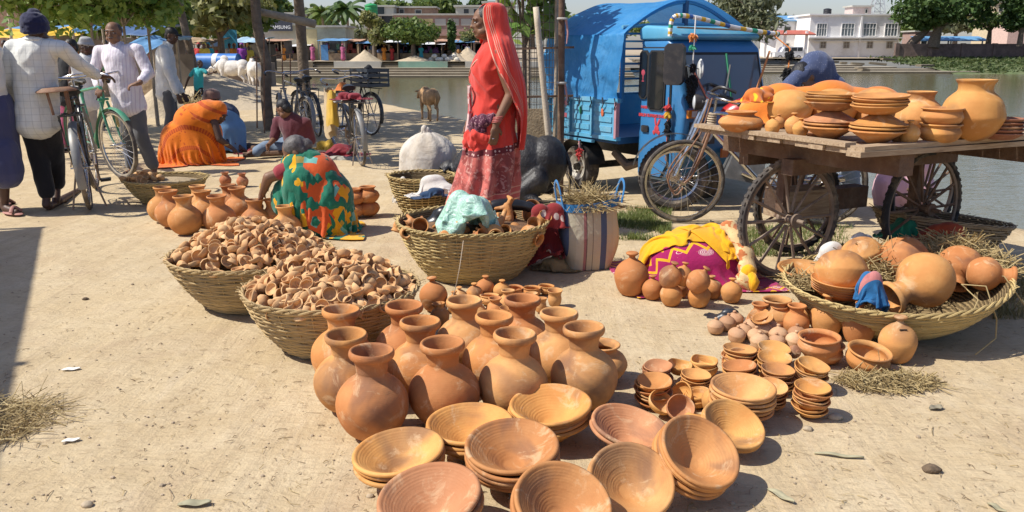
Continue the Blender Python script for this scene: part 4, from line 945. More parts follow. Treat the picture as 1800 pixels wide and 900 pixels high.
for i in range(12):
    y = .055+i*.103; x0 = random.uniform(-.02,.01)
    MB().box((0,0,0), (1.75-x0, .097, .028), (0, 0, random.uniform(-.004,.004))).build('plank', WOOD, cart, False, loc=(x0+(1.75-x0)/2, y, .866+random.uniform(-.003,.003)))
for z, yy in ((.852,-.012),(.884,-.004)):
    MB().box((0,0,0), (1.95, .09, .026), (0,R(-.3) if z > .86 else .004,0)).build('edge_board', WOOD, cart, False, loc=(.93+(z-.85), yy, z))
MB().box((0,0,0), (.075, 1.2, .022)).build('edge_board', WOOD, cart, False, loc=(.012, .66, .892))
for x, L, yc in ((.30,1.3,.62),(1.42,1.3,.6)):
    MB().box((0,0,0), (.11, L, .12), (0,0,R(2))).build('beam', OLDW, cart, False, loc=(x, yc, .785))
MB().box((0,0,0), (1.4,.09,.09)).build('beam', OLDW, cart, False, loc=(.85,.62,.70))
MB().box((0,0,0), (1.2,.08,.1)).build('beam', OLDW, cart, False, loc=(.85,1.1,.70))
def cl(p): a = to_cart(p); return a
WHL = [(V((1.66,4.84,0)),.37),(V((2.62,5.18,0)),.37),(V((1.93,5.5,0)),.36),(V((2.95,5.85,0)),.36)]
for i, (p, r) in enumerate(WHL):
    x, y = to_cart(p); wheel_parts(cart, r, .021, 14, .0095, .042, (x, y, r), DUSTY_TYRE if i == 0 else TYRE, SPOKE, SPOKE if i == 0 else OLDW, .14, rz=R(-3 if i % 2 == 0 else 2), cross=False)
for i in (0, 1):
    a, b = to_cart(WHL[i][0]), to_cart(WHL[i+2][0])
    MB().tube([(a[0],a[1]-.06,.37),(b[0],b[1],.36)], .02, 8).build('axle', SPOKE, cart)
    for q, r_ in ((a,.37),(b,.36)): MB().bar((q[0], q[1]+.07, r_), (q[0], q[1]+.07, .73), .05, .06).build('axle_post', OLDW, cart, False)
MB().box((.55, .92, .42), (.36,.2,.17)).build('tool_box', WOOD, cart, False); MB().box((.95, 1.0, .40), (.5,.12,.14)).build('cross_block', OLDW, cart, False)
# ---- wares on the cart
def oncart(me, px_, py_, s, label, cat='pot', group='clay wares on the cart', cols=YL+OR[:2], rot=(0,0,0), z=.884, dz=0):
    p = gp(px_, py_, z); return pot(me, (p.x, p.y, z+dz), s, label, cat, group, cols, rot)
M_ROUND = lp([(0,0),(.05,.001),(.11,.035),(.148,.1),(.15,.13),(.13,.19),(.1,.222),(.084,.236),(.08,.25),(.083,.27),(.093,.285),(.094,.292),(.086,.292),(.075,.28),(.07,.25),(.09,.22),(.12,.18),(.138,.13),(.13,.08),(.06,.015),(0,.012)], 48, 'round_pot')
oncart(M_ROUND, 1703, 247, 1.06, 'biggest round clay pot with a flared mouth at the right of the cart', cols=YL[:1])
oncart(M_ROUND, 1612, 238, .82, 'wide mouthed clay pot behind the stacked dishes left of the biggest pot')
oncart(M_HANDI, 1301, 232, (.98,.98,.62), 'low wide clay pot at the left corner of the cart', cols=OR[:1])
M_DOME = lp([(0,.22),(.045,.219),(.1,.195),(.132,.14),(.136,.105),(.12,.055),(.09,.02),(.07,.003),(.062,0),(.058,.004),(.08,.03),(.11,.06),(.12,.1),(.1,.16),(0,.19)][::-1], 40, 'upturned_pot')
for x, y, s, l in [(1325,215,.72,'at the left rear of the cart'),(1386,222,1.0,'large, second from the left on the cart'),(1418,205,.8,'half hidden behind the large one'),(1462,222,1.05,'behind the first stack of dishes'),(1500,205,.8,'small, between the two stacks of dishes'),(1534,222,1.08,'behind the second stack of dishes'),(1580,215,.7,'pale, left of the wide mouthed pot')]:
    oncart(M_DOME, x, y, s, 'round clay pot turned mouth down, '+l, cols=YL)
for x, y, s, l in [(1327,233,.62,'leftmost'),(1357,236,.72,'second from the left, with a dark slot'),(1368,226,.62,'third, half hidden'),(1394,236,.85,'fourth, in front of the large upturned pot'),(1406,240,.72,'fifth, next to the first stack of dishes'),(1597,252,.85,'right of the second stack of dishes'),(1580,250,.8,'tucked behind the second stack of dishes')]:
    oncart(M_GULLAK, x, y, s, 'small clay coin pot on the cart, '+l)
oncart(M_NECK, 1604, 236, .85, 'neck pot between the second stack and the low pots'); oncart(M_GULLAK, 1514, 226, 1.1, 'coin pot lying behind the second stack', rot=(.3,1.3,0), dz=.05)
for i, (z, l) in enumerate(((0,'lower'),(.082,'upper'))): oncart(M_DEEP, 1650, 250, (.98,.98,.9), 'broad low clay pot, '+l+' one of two right of the second stack', dz=z)
for x, n, lab in ((1456,'first','left'),(1540,'second','right')):
    yb = 243 if n == 'first' else 251; z = 0.
    oncart(M_BOWL, x, yb, (.92,.92,.72), f'clay bowl at the foot of the {n} stack of dishes on the cart', 'bowl'); z = .02
    oncart(M_BOWL, x, yb, (.92,.92,.72), f'second clay bowl from below in the {n} stack on the cart', 'bowl', dz=z); z += .072
    for k in range(1):
        oncart(M_BOWL, x+2, yb, (.93,.93,.6), f'upturned dark bowl in the middle of the {n} stack on the cart' if n == 'first' else f'upturned clay bowl in the middle of the {n} stack on the cart', 'bowl', cols=PK if n == 'first' else YL, dz=z+.055, rot=(pi,0,0)); z += .057
    for k in range(4):
        oncart(M_PLATE, x-2+3*(k % 2), yb, 1.27, f'flat clay plate, {["fourth","third","second","top"][k]} one of the {n} stack on the cart', 'plate', dz=z, rot=(R(random.uniform(-3,3)), R(random.uniform(-3,3)), 0), cols=YL+OR[:2]); z += .016
for k in range(5): oncart(M_PLATE, 1757, 247, 1.0, f'dark clay plate right of the biggest pot, {["bottom","second","third","fourth","top"][k]} of its stack', 'plate', dz=.006+.019*k, cols=[(.30,.13,.08)])
for k in range(2): oncart(M_PLATE, 1432+k*20, 240, .6, f'small clay plate under the first stack, {["left","right"][k]} one', 'plate', cols=PK)
# ---- cloth heaps
def drape(name, label, cat, loc, rx, ry, h, mat_, seed=0, rz=0., amp=.035, fr=7., parent=None, nu=64, nv=26, pw=.75, ptp=1., base=0.):
    def f(u, v):
        a = 2*pi*u; r = v**.8; q = V((cos(a)*r*fr*.35+seed, sin(a)*r*fr*.35, seed*1.7))
        z = h*(1-r**(2*pw))**.75 if r < 1 else 0
        fold = noise.noise(q)*1.2 + (1-abs(noise.noise(q*2.1)))*1.0-.6 + .35*noise.noise(q*4.3)
        e = 1+.16*noise.noise(V((cos(a)*1.6, sin(a)*1.6, seed)))+.035*sin(a*23+4*noise.noise(q))*r
        return (cos(a)*rx*r*e, sin(a)*ry*r*e, max(base, z+fold*amp*min(1, (1.08-r)*3)*(.5+.5*min(1, z/h*3+.3))))
    mb = MB().grid(f, nu, nv, True); 
    o = mb.build(name, mat_, parent, sharp=None, loc=loc, rot=(0,0,rz))
    if cat: tag(o, label, cat)
    else: o['label'] = label
    return o
YCL = cloth('yellow_cloth', (.74,.37,.01), None, fold=.035, fs=6)
def magenta(T, co, col):
    s = T.sep(co); zz = T.math('ADD', s[2], T.math('MULTIPLY', T.math('PINGPONG', s[0], .035), .9))
    band = T.math('LESS_THAN', T.math('FRACT', T.math('MULTIPLY', zz, 13.)), .28)
    hi = T.math('GREATER_THAN', s[2], .17); y = T.mix(T.math('MULTIPLY', band, hi), (.36,.015,.11), (.80,.45,.02))
    v = T.n('TexVoronoi'); T.set(v.inputs[0], co); v.inputs['Scale'].default_value = 9.; rg = T.math('FRACT', T.math('MULTIPLY', v.outputs['Distance'], 16.))
    fl = T.math('MULTIPLY', T.math('LESS_THAN', rg, .45), T.math('LESS_THAN', v.outputs['Distance'], .33)); fl = T.math('MULTIPLY', fl, T.math('LESS_THAN', s[2], .16))
    return T.mix(fl, y, (.72,.55,.50))
p = gp(1222, 487); yb = thing('cloth_bundle', 'yellow and magenta patterned cloth bundle on the ground beside the cart wheel', 'bundle', (p.x, p.y, 0))
def magpat(T, co, col):
    s = T.sep(co); v = T.math('ADD', s[1], T.math('PINGPONG', s[0], .05)); z1 = T.math('LESS_THAN', T.math('FRACT', T.math('MULTIPLY', v, 15.)), .3)
    z1 = T.math('MULTIPLY', z1, T.math('GREATER_THAN', T.math('ABSOLUTE', T.math('SUBTRACT', T.math('FRACT', T.math('MULTIPLY', s[1], 2.6)), .5)), .24)); y = T.mix(z1, col, (.74,.38,.015))
    vo = T.n('TexVoronoi'); T.set(vo.inputs[0], T.map(co, (1,1.8,1), (0,0,.7))); vo.inputs['Scale'].default_value = 8.; rg = T.math('LESS_THAN', T.math('FRACT', T.math('MULTIPLY', vo.outputs['Distance'], 14.)), .5)
    fl = T.math('MULTIPLY', T.math('MULTIPLY', rg, T.math('LESS_THAN', vo.outputs['Distance'], .30)), T.math('SUBTRACT', 1., z1)); return T.mix(fl, y, (.70,.52,.48))
BC = [((0,.02,.1), (.30,.22,.17)), ((-.14,.02,.1), (.17,.18,.14)), ((.15,.03,.12), (.16,.17,.15))]
sheet('lower_cloth', uvcloth('magenta_print', (.34,.012,.10), magpat), yb, (1.0,.86), (64,56), (0,.0,.36), BC, .1, seed=1, wob=.03, label='magenta cloth with white leaves and yellow zigzags')
def yelpat(T, co, col): return T.mix(T.ramp(T.noise(co, 4.5, 2, .4), [(.63,0),(.645,1)]), col, (.42,.02,.09))
YEL = uvcloth('yellow_print', (.72,.36,.008), yelpat)
sheet('upper_cloth', YEL, yb, (1.05,.66), (84,60), (-.03,.12,.17), BC, -.1, seed=3, wob=.05, comp=.6, lift=.022, dome=(.36,.25,.24), grav=.001, fric=.93, steps=36, freq=1.3, label='plain yellow cloth heaped on top')
sheet('upper_cloth', YEL, yb, (.62,.5), (48,42), (.16,.03,.17), BC, .5, seed=6, wob=.04, comp=.52, lift=.032, dome=(.17,.15,.2), grav=.001, fric=.93, steps=30, freq=1.6, label='crumpled yellow fold at the right')
PRT = cloth('printed_end', (.66,.46,.22), patches([((.50,.16,.05), .53)], 22., .5), fold=.01, fs=14)
b = MB(); b.tube(spl([(.17,-.02,.34),(.22,-.12,.26),(.25,-.2,.16),(.23,-.27,.07),(.2,-.3,.03)], 5), [.055*(1+.15*sin(i*1.7)) for i in range(21)], 12, ell=.6); b.build('knotted_end', PRT, yb, sharp=None, label='cream printed cloth end hanging down')
b = MB(); b.ball((.245,-.26,.1), (.05,.04,.05), 12, 8); b.tube([(.25,-.27,.1),(.27,-.3,.05),(.26,-.31,.0)], [.03,.035,.02], 10); b.build('knot', YCL, yb, sharp=None)
def blob(mb, n, c, r, seed, sc=1.): 
    random.seed(seed)
    for _ in range(n):
        q = V((random.uniform(-1,1)*r[0], random.uniform(-1,1)*r[1], random.uniform(-1,1)*r[2]))*.55
        mb.ball(V(c)+q, tuple(x*random.uniform(.4,.62)*sc for x in r), 10, 7)
    return mb
def crumple(name, label, cat, loc, r, mat_, seed, parent=None, amp=.012, fr=14., voxel=.014, n=7, base=True, comp=.6, full=3.1):
    random.seed(seed); rx, ry, rz_ = r
    co_ = [((0,0,rz_*.45), (rx*.62, ry*.62, rz_*.5))]+[((random.uniform(-.4,.4)*rx, random.uniform(-.4,.4)*ry, rz_*random.uniform(.6,1.1)), (rx*random.uniform(.3,.42), ry*random.uniform(.3,.42), rz_*random.uniform(.4,.6))) for _ in range(3)]
    o = sheet(name, mat_, parent, (rx*full, ry*full), (46, 46), (0,0,rz_*.25), co_, random.uniform(-.5,.5), seed=seed, comp=comp, wob=.16*min(rx,ry,rz_*1.3)+.006, steps=26, iters=10, thick=.004, loc=loc, lift=.004, grav=.0009, fric=.92, dome=(rx*full*comp*.56, ry*full*comp*.56, rz_*1.55), freq=1/max(.05, (rx+ry)/2)*.22)
    if cat: tag(o, label, cat)
    else: o['label'] = label
    return o
# orange cloth on the cart
p = gp(1440, 195, .884); OCL = cloth('orange_cloth', (.68,.21,.035), None, fold=.02, fs=6)
tag(sheet('orange_cloth', uvcloth('orange_plain', (.66,.20,.03)), None, (1.15,.62), (80,46), (0,0,.33), [((0,0,.06), (.56,.13,.165)), ((-.3,.02,.12), (.15,.11,.12)), ((.02,0,.13), (.17,.12,.13)), ((.33,.0,.1), (.15,.11,.12))], CRZ, seed=8, wob=.03, comp=.78, fric=.9, grav=.0012, steps=50, freq=1.4, loc=cart_pt(.92,1.1,.887)), 'orange cloth spread over the pots at the back of the cart', 'cloth')
crumple('orange_bundle', 'bright orange and yellow cloth end at the left of the cart load', 'cloth', cart_pt(.36,1.12,1.03), (.14,.08,.07), cloth('orange_print', (.60,.17,.03), patches([((.82,.48,.02), .55)], 9.), fold=.01), 4, amp=.016, fr=11, n=10)
# ---- in the big right basket
rb = V((pf.x, pf.y, 0))
def inb(px_, py_, z): return gp(px_, py_, z)
for x, y, s, rot, l in [(1478,482,.86,(2.9,.2,.5),'pale one on the plates at the left'),(1514,452,.74,(2.8,-.1,1),'rear one by the white cloth'),(1586,458,.86,(2.9,.1,2),'in the middle at the back'),(1688,470,.74,(2.7,.5,0),'half buried in straw at the right'),(1730,486,.62,(.6,1.6,.2),'lying on its side at the right rim')]:
    p = inb(x, y-5, .295); a = ob('round_pot', M_ROUND if s > .7 else M_WATER, None, None); Mx = Euler(rot).to_matrix()
    a.rotation_euler = rot; a.scale = (s*.98,)*3; a.location = p - Mx @ V((0,0,.12*s)); a.color = (*random.choice(OR[:3]+YL[:1]), 1)
    tag(a, 'round clay pot in the wide right basket, '+l, 'pot', 'round pots in the right basket')
p = inb(1626, 492, .29); Mx = Euler((R(-8), R(-112), R(25))).to_matrix(); a = ob('water_pot', M_WATER, None, p-Mx @ V((0,0,.125*.97)), Mx.to_euler()); a.scale = (.97,)*3; a.color = (*OR[1], 1)
tag(a, 'large round clay pot lying with its neck over the front rim of the right basket', 'pot', 'round pots in the right basket')
for k in range(5):
    p = inb(1470, 522-4*k, .17+.016*k); o = pot(M_PLATE, p, 1.15, f'flat clay plate under the pale round pot, {["bottom","second","third","fourth","top"][k]} of five', 'plate', 'plates in the right basket', OR, (R(3), R(4), 0))
p = inb(1412, 480, .20); pot(M_BOWL, p-V((0,0,.05)), .9, 'clay bowl at the left rim of the right basket', 'bowl', None, OR[:2], (R(6),0,0))
BLUEC = uvcloth('blue_striped', (.02,.12,.28), lambda T, co, col: T.mix(T.math('LESS_THAN', T.math('ABSOLUTE', T.math('SUBTRACT', T.sep(co)[1], .12)), .014), col, (.45,.17,.16)))
p = inb(1536, 516, .25); crumple('blue_cloth', 'crumpled blue cloth with a pink stripe stuffed between the round pots', 'cloth', p-V((0,0,.1)), (.1,.07,.13), BLUEC, 11, amp=.02, fr=13, voxel=.009, n=10)
WCL = uvcloth('white_cloth', (.60,.57,.52))
p = inb(1470, 440, .30); crumple('white_cloth', 'dusty white cloth at the back of the right basket', 'cloth', p-V((0,0,.1)), (.14,.07,.1), WCL, 13)
p = inb(1518, 422, .30); crumple('white_cloth', 'twisted white cloth roll behind the round pots', 'cloth', p-V((0,0,.05)), (.09,.05,.06), WCL, 14)
p = gp(1580, 398, .25); crumple('green_cloth', 'crumpled dark green cloth in the old basket under the cart', 'cloth', p-V((0,0,.07)), (.13,.1,.09), uvcloth('green_cloth', (.02,.19,.11)), 15)
p = gp(1655, 408, .25); crumple('red_cloth', 'crumpled rust red cloth in the old basket under the cart', 'cloth', p-V((0,0,.06)), (.2,.13,.08), uvcloth('rust_cloth', (.32,.055,.022)), 16)
p = gp(1282, 558); crumple('black_plastic_bag', 'small crumpled black plastic behind the tiny lidded pots', 'plastic bag', (p.x,p.y,-.01), (.1,.05,.035), mat('black_film', (.025,.028,.035), .38, .2, 9), 17, amp=.01, fr=26, voxel=.009)
# ---- straw
STRAW = leafmat('straw', (.36,.26,.12), (.62,.49,.25), .7)
def strawpile(b, c, r, n, L, th=.0022, seed=0, flat=.35):
    random.seed(seed)
    for _ in range(n):
        a = random.uniform(0, 6.28); q = random.random()**.6; p = V(c)+V((cos(a)*r[0]*q, sin(a)*r[1]*q, random.uniform(0, r[2])*(1-q*.7)))
        d = V((random.gauss(0,1), random.gauss(0,1), random.gauss(0,flat))).normalized()*L*random.uniform(.3,1.2); k = V((random.gauss(0,.25), random.gauss(0,.25), random.gauss(0,.15)))*L
        pts = [p-d*.5, p+k*.4, p+d*.5+k]
        pts = [V((q_.x, q_.y, max(q_.z, V(c).z+.003))) for q_ in pts]
        b.tube(pts, th*random.uniform(.6,1.4), 3, cap=False)
    return b
def straw(label, c, r, n, L, seed, th=.0022, flat=.35, name='straw'):
    o = strawpile(MB(), c, r, n, L, th, seed, flat).build(name, STRAW, None, False, kind='stuff'); o['label'] = label; return o
p = inb(1560, 480, .2); straw('straw packed between the pots of the right basket', p, (.34,.22,.19), 1300, .14, 1)
p = inb(1690, 475, .23); straw('straw heaped at the right side of the right basket', p, (.24,.2,.19), 1300, .17, 2, flat=.5)
p = inb(1660, 438, .26); straw('straw behind the right round pots', p, (.2,.08,.1), 300, .16, 3)
p = inb(1420, 500, .18); straw('straw at the left rim of the right basket', p, (.12,.12,.06), 220, .12, 4)
b = MB(); p0 = inb(1690, 500, .26)
b.tube([p0, p0+V((.06,-.1,.02)), p0+V((.09,-.17,-.12)), p0+V((.08,-.2,-.2)), p0+V((-.05,-.28,-.25))], .0035, 5); b.tube([p0+V((.1,.05,.05)), p0+V((.2,-.0,.04)), p0+V((.32,-.12,-.16))], .003, 5); b.tube([p0, p0+V((.02,-.12,-.04)), p0+V((-.06,-.2,-.14))], .003, 5)
b.build('straw', STRAW, None, False, kind='stuff')['label'] = 'long bent straws hanging over the right basket rim'
p = gp(1560, 672); straw('flat heap of hay on the ground in front of the deep bowl', p, (.2,.1,.035), 900, .11, 5, .0018, .25, 'hay')
p = gp(-15, 742); straw('heap of dry hay at the lower left', p, (.24,.2,.025), 430, .2, 6, .0015, .15, 'hay')
# ---- striped bag, red bundle
p = gp(1032, 468); bag = thing('striped_bag', 'striped cream and red carrier bag with a blue rim full of straw', 'bag', (p.x, p.y, 0), R(14))
def bagmat():
    T = NT('bag_stripes'); s = T.sep(T.co(False)); x = T.math('FRACT', T.math('ADD', T.math('MULTIPLY', s[0], 4.1), .47))
    c = T.ramp(x, [(0,(.50,.45,.33)),(.2,(.34,.15,.14)),(.27,(.08,.06,.06)),(.29,(.46,.41,.29)),(.44,(.10,.08,.07)),(.455,(.46,.41,.29)),(.66,(.07,.1,.17)),(.82,(.46,.41,.29))]); T.m.node_tree.nodes['Color Ramp'].color_ramp.interpolation = 'CONSTANT'
    T.bump(T.noise(T.co(False), 9., 3), .02, .7); return T.fin(c, .6, .3)
def bagf(u, v):
    a = 2*pi*u; sq = (abs(cos(a))**4+abs(sin(a))**4)**-.25; w_ = lerp(.15,.205,v)*(1+.05*sin(v*5)); d_ = lerp(.1,.09,v)
    return (cos(a)*sq*w_+.012*sin(v*7+a*2), sin(a)*sq*d_*(1+.25*sin(v*pi)), .43*v+.012*cos(2*a)*v+.02*cos(a)*v)
b = MB().grid(bagf, 48, 16, True); b.add([bagf(i/48, 0) for i in range(48)], [tuple(range(47,-1,-1))]); bo = b.build('bag_body', bagmat(), bag, sharp=None)
BR = cloth('bag_blue', (.03,.16,.36), None, fold=.006, fs=20)
b = MB().grid(lambda u, v: tuple(V(bagf(u, .9+.12*v))*1+V((cos(2*pi*u), sin(2*pi*u), 0))*.004), 48, 3, True); b.build('rim_band', BR, bag, sharp=None)
for sx, sy in ((-.19,0),(.19,-.02)):
    b = MB(); b.tube(spl([(sx,sy-.06,.42),(sx*1.1,sy-.05,.52),(sx*1.12,sy,.56),(sx*1.1,sy+.05,.52),(sx,sy+.06,.42)], 4), .011, 8, ell=.5); b.build('handle', BR, bag)
p2 = V((p.x, p.y, .38)); straw('straw sticking out of the striped bag', p2, (.16,.09,.12), 500, .24, 7, .002, .8)
MB().ball((0,0,0), (.17,.085,.06), 16, 8).build('bag_filling', mat('straw_dark', (.20,.14,.06), .9), bag, loc=(0,0,.38))
p = gp(965, 468)
def rdots(T, co, col):
    v = T.n('TexVoronoi'); T.set(v.inputs[0], co); v.inputs['Scale'].default_value = 11; return T.mix(T.math('LESS_THAN', v.outputs['Distance'], .22), col, (.55,.42,.36))
REDC = uvcloth('red_spotted', (.24,.025,.025), rdots)
crumple('red_bundle', 'dark red spotted cloth bundle between the large basket and the striped bag', 'bundle', (p.x, p.y+.06, 0), (.24,.18,.22), REDC, 18, amp=.02, fr=9, voxel=.016)
p = gp(975, 470); crumple('sack_end', 'dirty brown sack end under the red bundle', 'sack', (p.x, p.y-.04, 0), (.12,.08,.06), mat('brown_sack', (.25,.18,.08), .9, .4, 9, .01), 19)
p = gp(945, 378, .38); crumple('red_cloth', 'dark red cloth laid over the back rim of the large basket', 'cloth', p-V((-.06,-.1,.1)), (.14,.09,.1), REDC, 20)
# ---- in the large wicker basket
MINT = NT('mint_plastic'); _m = MINT.co(False); _n = MINT.noise(_m, 22., 5, .6, 1.); MINT.bump(_n, .02, .8); MINT.fin(MINT.mix(MINT.ramp(_n, [(.35,0),(.65,1)]), (.33,.60,.46), (.55,.76,.65)), .28, .5); MINT.b.inputs['Transmission Weight'].default_value = .12; MINT = MINT.m
p = gp(826, 382, .40); crumple('plastic_bag', 'crumpled mint green plastic bag on the clay figures in the large basket', 'plastic bag', p-V((0,-.03,.2)), (.23,.15,.24), MINT, 21, full=3.3, comp=.5)
p = gp(860, 408, .38); 
BLKF = mat('black_bag', (.014,.014,.015), .32, .2, 8)
p = gp(775, 375, .36); crumple('black_bag', 'crumpled black plastic behind the mint bag', 'plastic bag', p-V((0,0,.12)), (.17,.09,.11), BLKF, 22, amp=.016, fr=13, voxel=.014)
p = gp(902, 366, .38); b = MB(); b.tube(spl([(-.16,0,0),(-.05,.02,.02),(.08,.02,.01),(.15,.0,-.01),(.17,0,-.01)], 4), [.032,.038,.042,.042,.04,.04,.038,.035,.032,.035,.03,.026,.022,.022,.022,.02,.02], 12)
tag(b.build('umbrella', BLKF, None, loc=p), 'folded black umbrella lying behind the mint plastic bag', 'umbrella')
random.seed(31)
M_MUG = lp([(0,0),(.03,0),(.042,.01),(.046,.05),(.044,.09),(.047,.098),(.043,.1),(.04,.09),(.041,.05),(.036,.012),(0,.01)], 28, 'clay_mug')
for x, y, me, s, rot, l in [(737,408,M_MUG,1.15,(1.1,0,.2),'with a dark opening facing the viewer, left'),(715,412,M_NECK,.7,(1.4,.6,0),'lying at the left rim'),(930,385,M_MUG,1.3,(.75,.25,0),'standing high at the right'),(895,388,M_MUG,.95,(1.2,.3,0),'tipped over in the middle'),(948,400,M_MUG,1.0,(.5,.5,0),'at the right rim'),(920,410,M_NECK,1.0,(1.9,.4,1.),'lying belly up at the right front'),(935,406,M_KUL,1.3,(.9,.2,0),'thin, beside the belly up pot'),(865,415,M_NECK,1.1,(1.4,-.9,.3),'lying open to the right in the front'),(885,412,M_KUL,1.2,(1.2,.4,0),'small, next to the front pot'),(772,420,M_NECK,.95,(1.8,.2,2.),'pale, lying belly up at the front left'),(702,392,M_KUL,1.1,(2.8,.3,0),'upside down at the left rim, left one'),(716,388,M_KUL,1.1,(2.9,-.2,0),'upside down at the left rim, right one'),(832,424,M_KUL,1.2,(.6,1.,0),'small, at the front rim'),(905,400,M_NECK,.85,(2.2,.2,0),'buried behind the belly up pot')]:
    p = gp(x, y-4, .30); pot(me, p, s*.92, 'clay cup or jar in the large basket, '+l, 'cup', 'cups and jars in the large basket', OR, rot)
def animal_fig(px_, py_, z, rz, s, label, lie=(0,0)):
    b = MB(); b.cap((-.06,0,0),(.055,0,.01),.04,.042)
    for x, y in ((-.055,-.025),(-.055,.025),(.055,-.025),(.055,.025)): b.cap((x,y,-.01),(x*1.35,y*1.5,-.095),.022,.016)
    b.cap((.06,0,.02),(.1,0,.075),.03,.024); b.cap((.1,0,.075),(.14,0,.05),.026,.014); b.cap((.095,.02,.09),(.1,.045,.12),.008,.004); b.cap((.095,-.02,.09),(.1,-.045,.12),.008,.004); b.cap((-.09,0,.01),(-.12,0,-.03),.012,.006)
    me = remesh(b, .0075, 1, lambda c: .0015*noise.noise(c*60)); me.name = 'clay_animal'; me.materials.append(CLAY)
    o = ob('clay_animal', me, None, gp(px_, py_-4, z-.055), (lie[0], lie[1], rz), color=(*random.choice(OR[:4]), 1)); o.scale = (s*.72,)*3; tag(o, label, 'figurine', 'clay animals in the large basket')
animal_fig(805, 412, .36, 2.6, 1.15, 'clay animal figure lying legs towards the viewer at the front of the large basket', (1.9,.3))
animal_fig(866, 392, .40, .6, 1.25, 'clay animal figure with raised legs beside the mint plastic bag', (2.6,.5))
animal_fig(790, 405, .37, 3.4, .9, 'pinkish clay animal figure on its back left of the mint bag', (1.4,0))
animal_fig(893, 378, .42, 2.2, .95, 'clay animal figure standing on end behind the mugs', (.3,-1.1))
animal_fig(850, 418, .37, 1.2, .8, 'small clay animal figure at the front rim of the large basket', (2.2,-.4))
animal_fig(732, 396, .36, .4, .9, 'clay animal figure lying at the left of the large basket', (1.7,.2))
MB().lathe([(.44,.27),(.3,.31),(.12,.33),(0,.33)], 30).build('basket_filling', mat('filling', (.22,.12,.06), .95, .4, 20, .02), D)
b = MB(); s0 = gp(815, 428, .36); b.tube(spl([tuple(s0+V((0,-.02,.02))), tuple(s0+V((-.02,-.09,-.12))), tuple(s0+V((-.05,-.1,-.25))), tuple(s0+V((-.09,-.12,-.34)))], 4), .0022, 5); tag(b.build('string', mat('jute', (.50,.40,.28), .9), None), 'pale string hanging down the front of the large basket', 'string')
# ---- sacks and the deep basket
SACK = NT('white_sacking'); _m = SACK.co(False); SACK.bump(SACK.noise(_m, 3.5, 4, .6, .6), .05, .8); SACK.fin(SACK.mix(SACK.ramp(SACK.noise(_m, 3., 5, .7), [(.35,0),(.65,1)]), (.45,.39,.31), (.66,.63,.57)), .8, .2); SACK = SACK.m
p = gp(754, 350); b = MB(); 
me = MB().grid(lambda u, v: (lambda a, z, r: (cos(a)*r*(1+.06*noise.noise(V((cos(a)*2, sin(a)*2, z*5)))), sin(a)*r*.8*(1+.06*sin(3*a)), z))(2*pi*u, .54*v, (.25*(1-.08*v)*(1 if v < .62 else max(.14, cos((v-.62)/.38*pi*.49)**.6)))*(1+.09*sin(18*pi*u)*v**3) if v > .02 else .2), 56, 24, True)
s_ = me.build('sack_body', SACK, None, sharp=None); t = thing('white_sack', 'full white sack tied at the neck behind the deep basket', 'sack', (p.x, p.y, 0)); t.scale = (1.12,1.12,1.16); s_.parent = t
crumple('tied_neck', 'gathered sack mouth', None, (0,0,.50), (.06,.05,.06), SACK, 23, t, .02, 22, .012); MB().ring((0,0,.515), .035, .009, 'z', 20, 6).build('tie', mat('jute', (.5,.4,.28)), t)
p = gp(708, 378); crumple('white_sack', 'limp white sack on the ground left of the deep basket', 'sack', (p.x, p.y+.1, -.03), (.12,.1,.2), SACK, 24, amp=.02, fr=8, voxel=.018)
p = gp(770, 318, .33); crumple('white_cloth', 'white cloth heap in the deep basket', 'cloth', p-V((0,-.05,.12)), (.22,.1,.1), WCL, 25, voxel=.016)
p = gp(758, 326, .33); crumple('blue_cloth', 'dark blue knitted cloth in the deep basket', 'cloth', p-V((0,.02,.09)), (.13,.06,.05), uvcloth('navy_knit', (.02,.05,.11)), 26, voxel=.012)
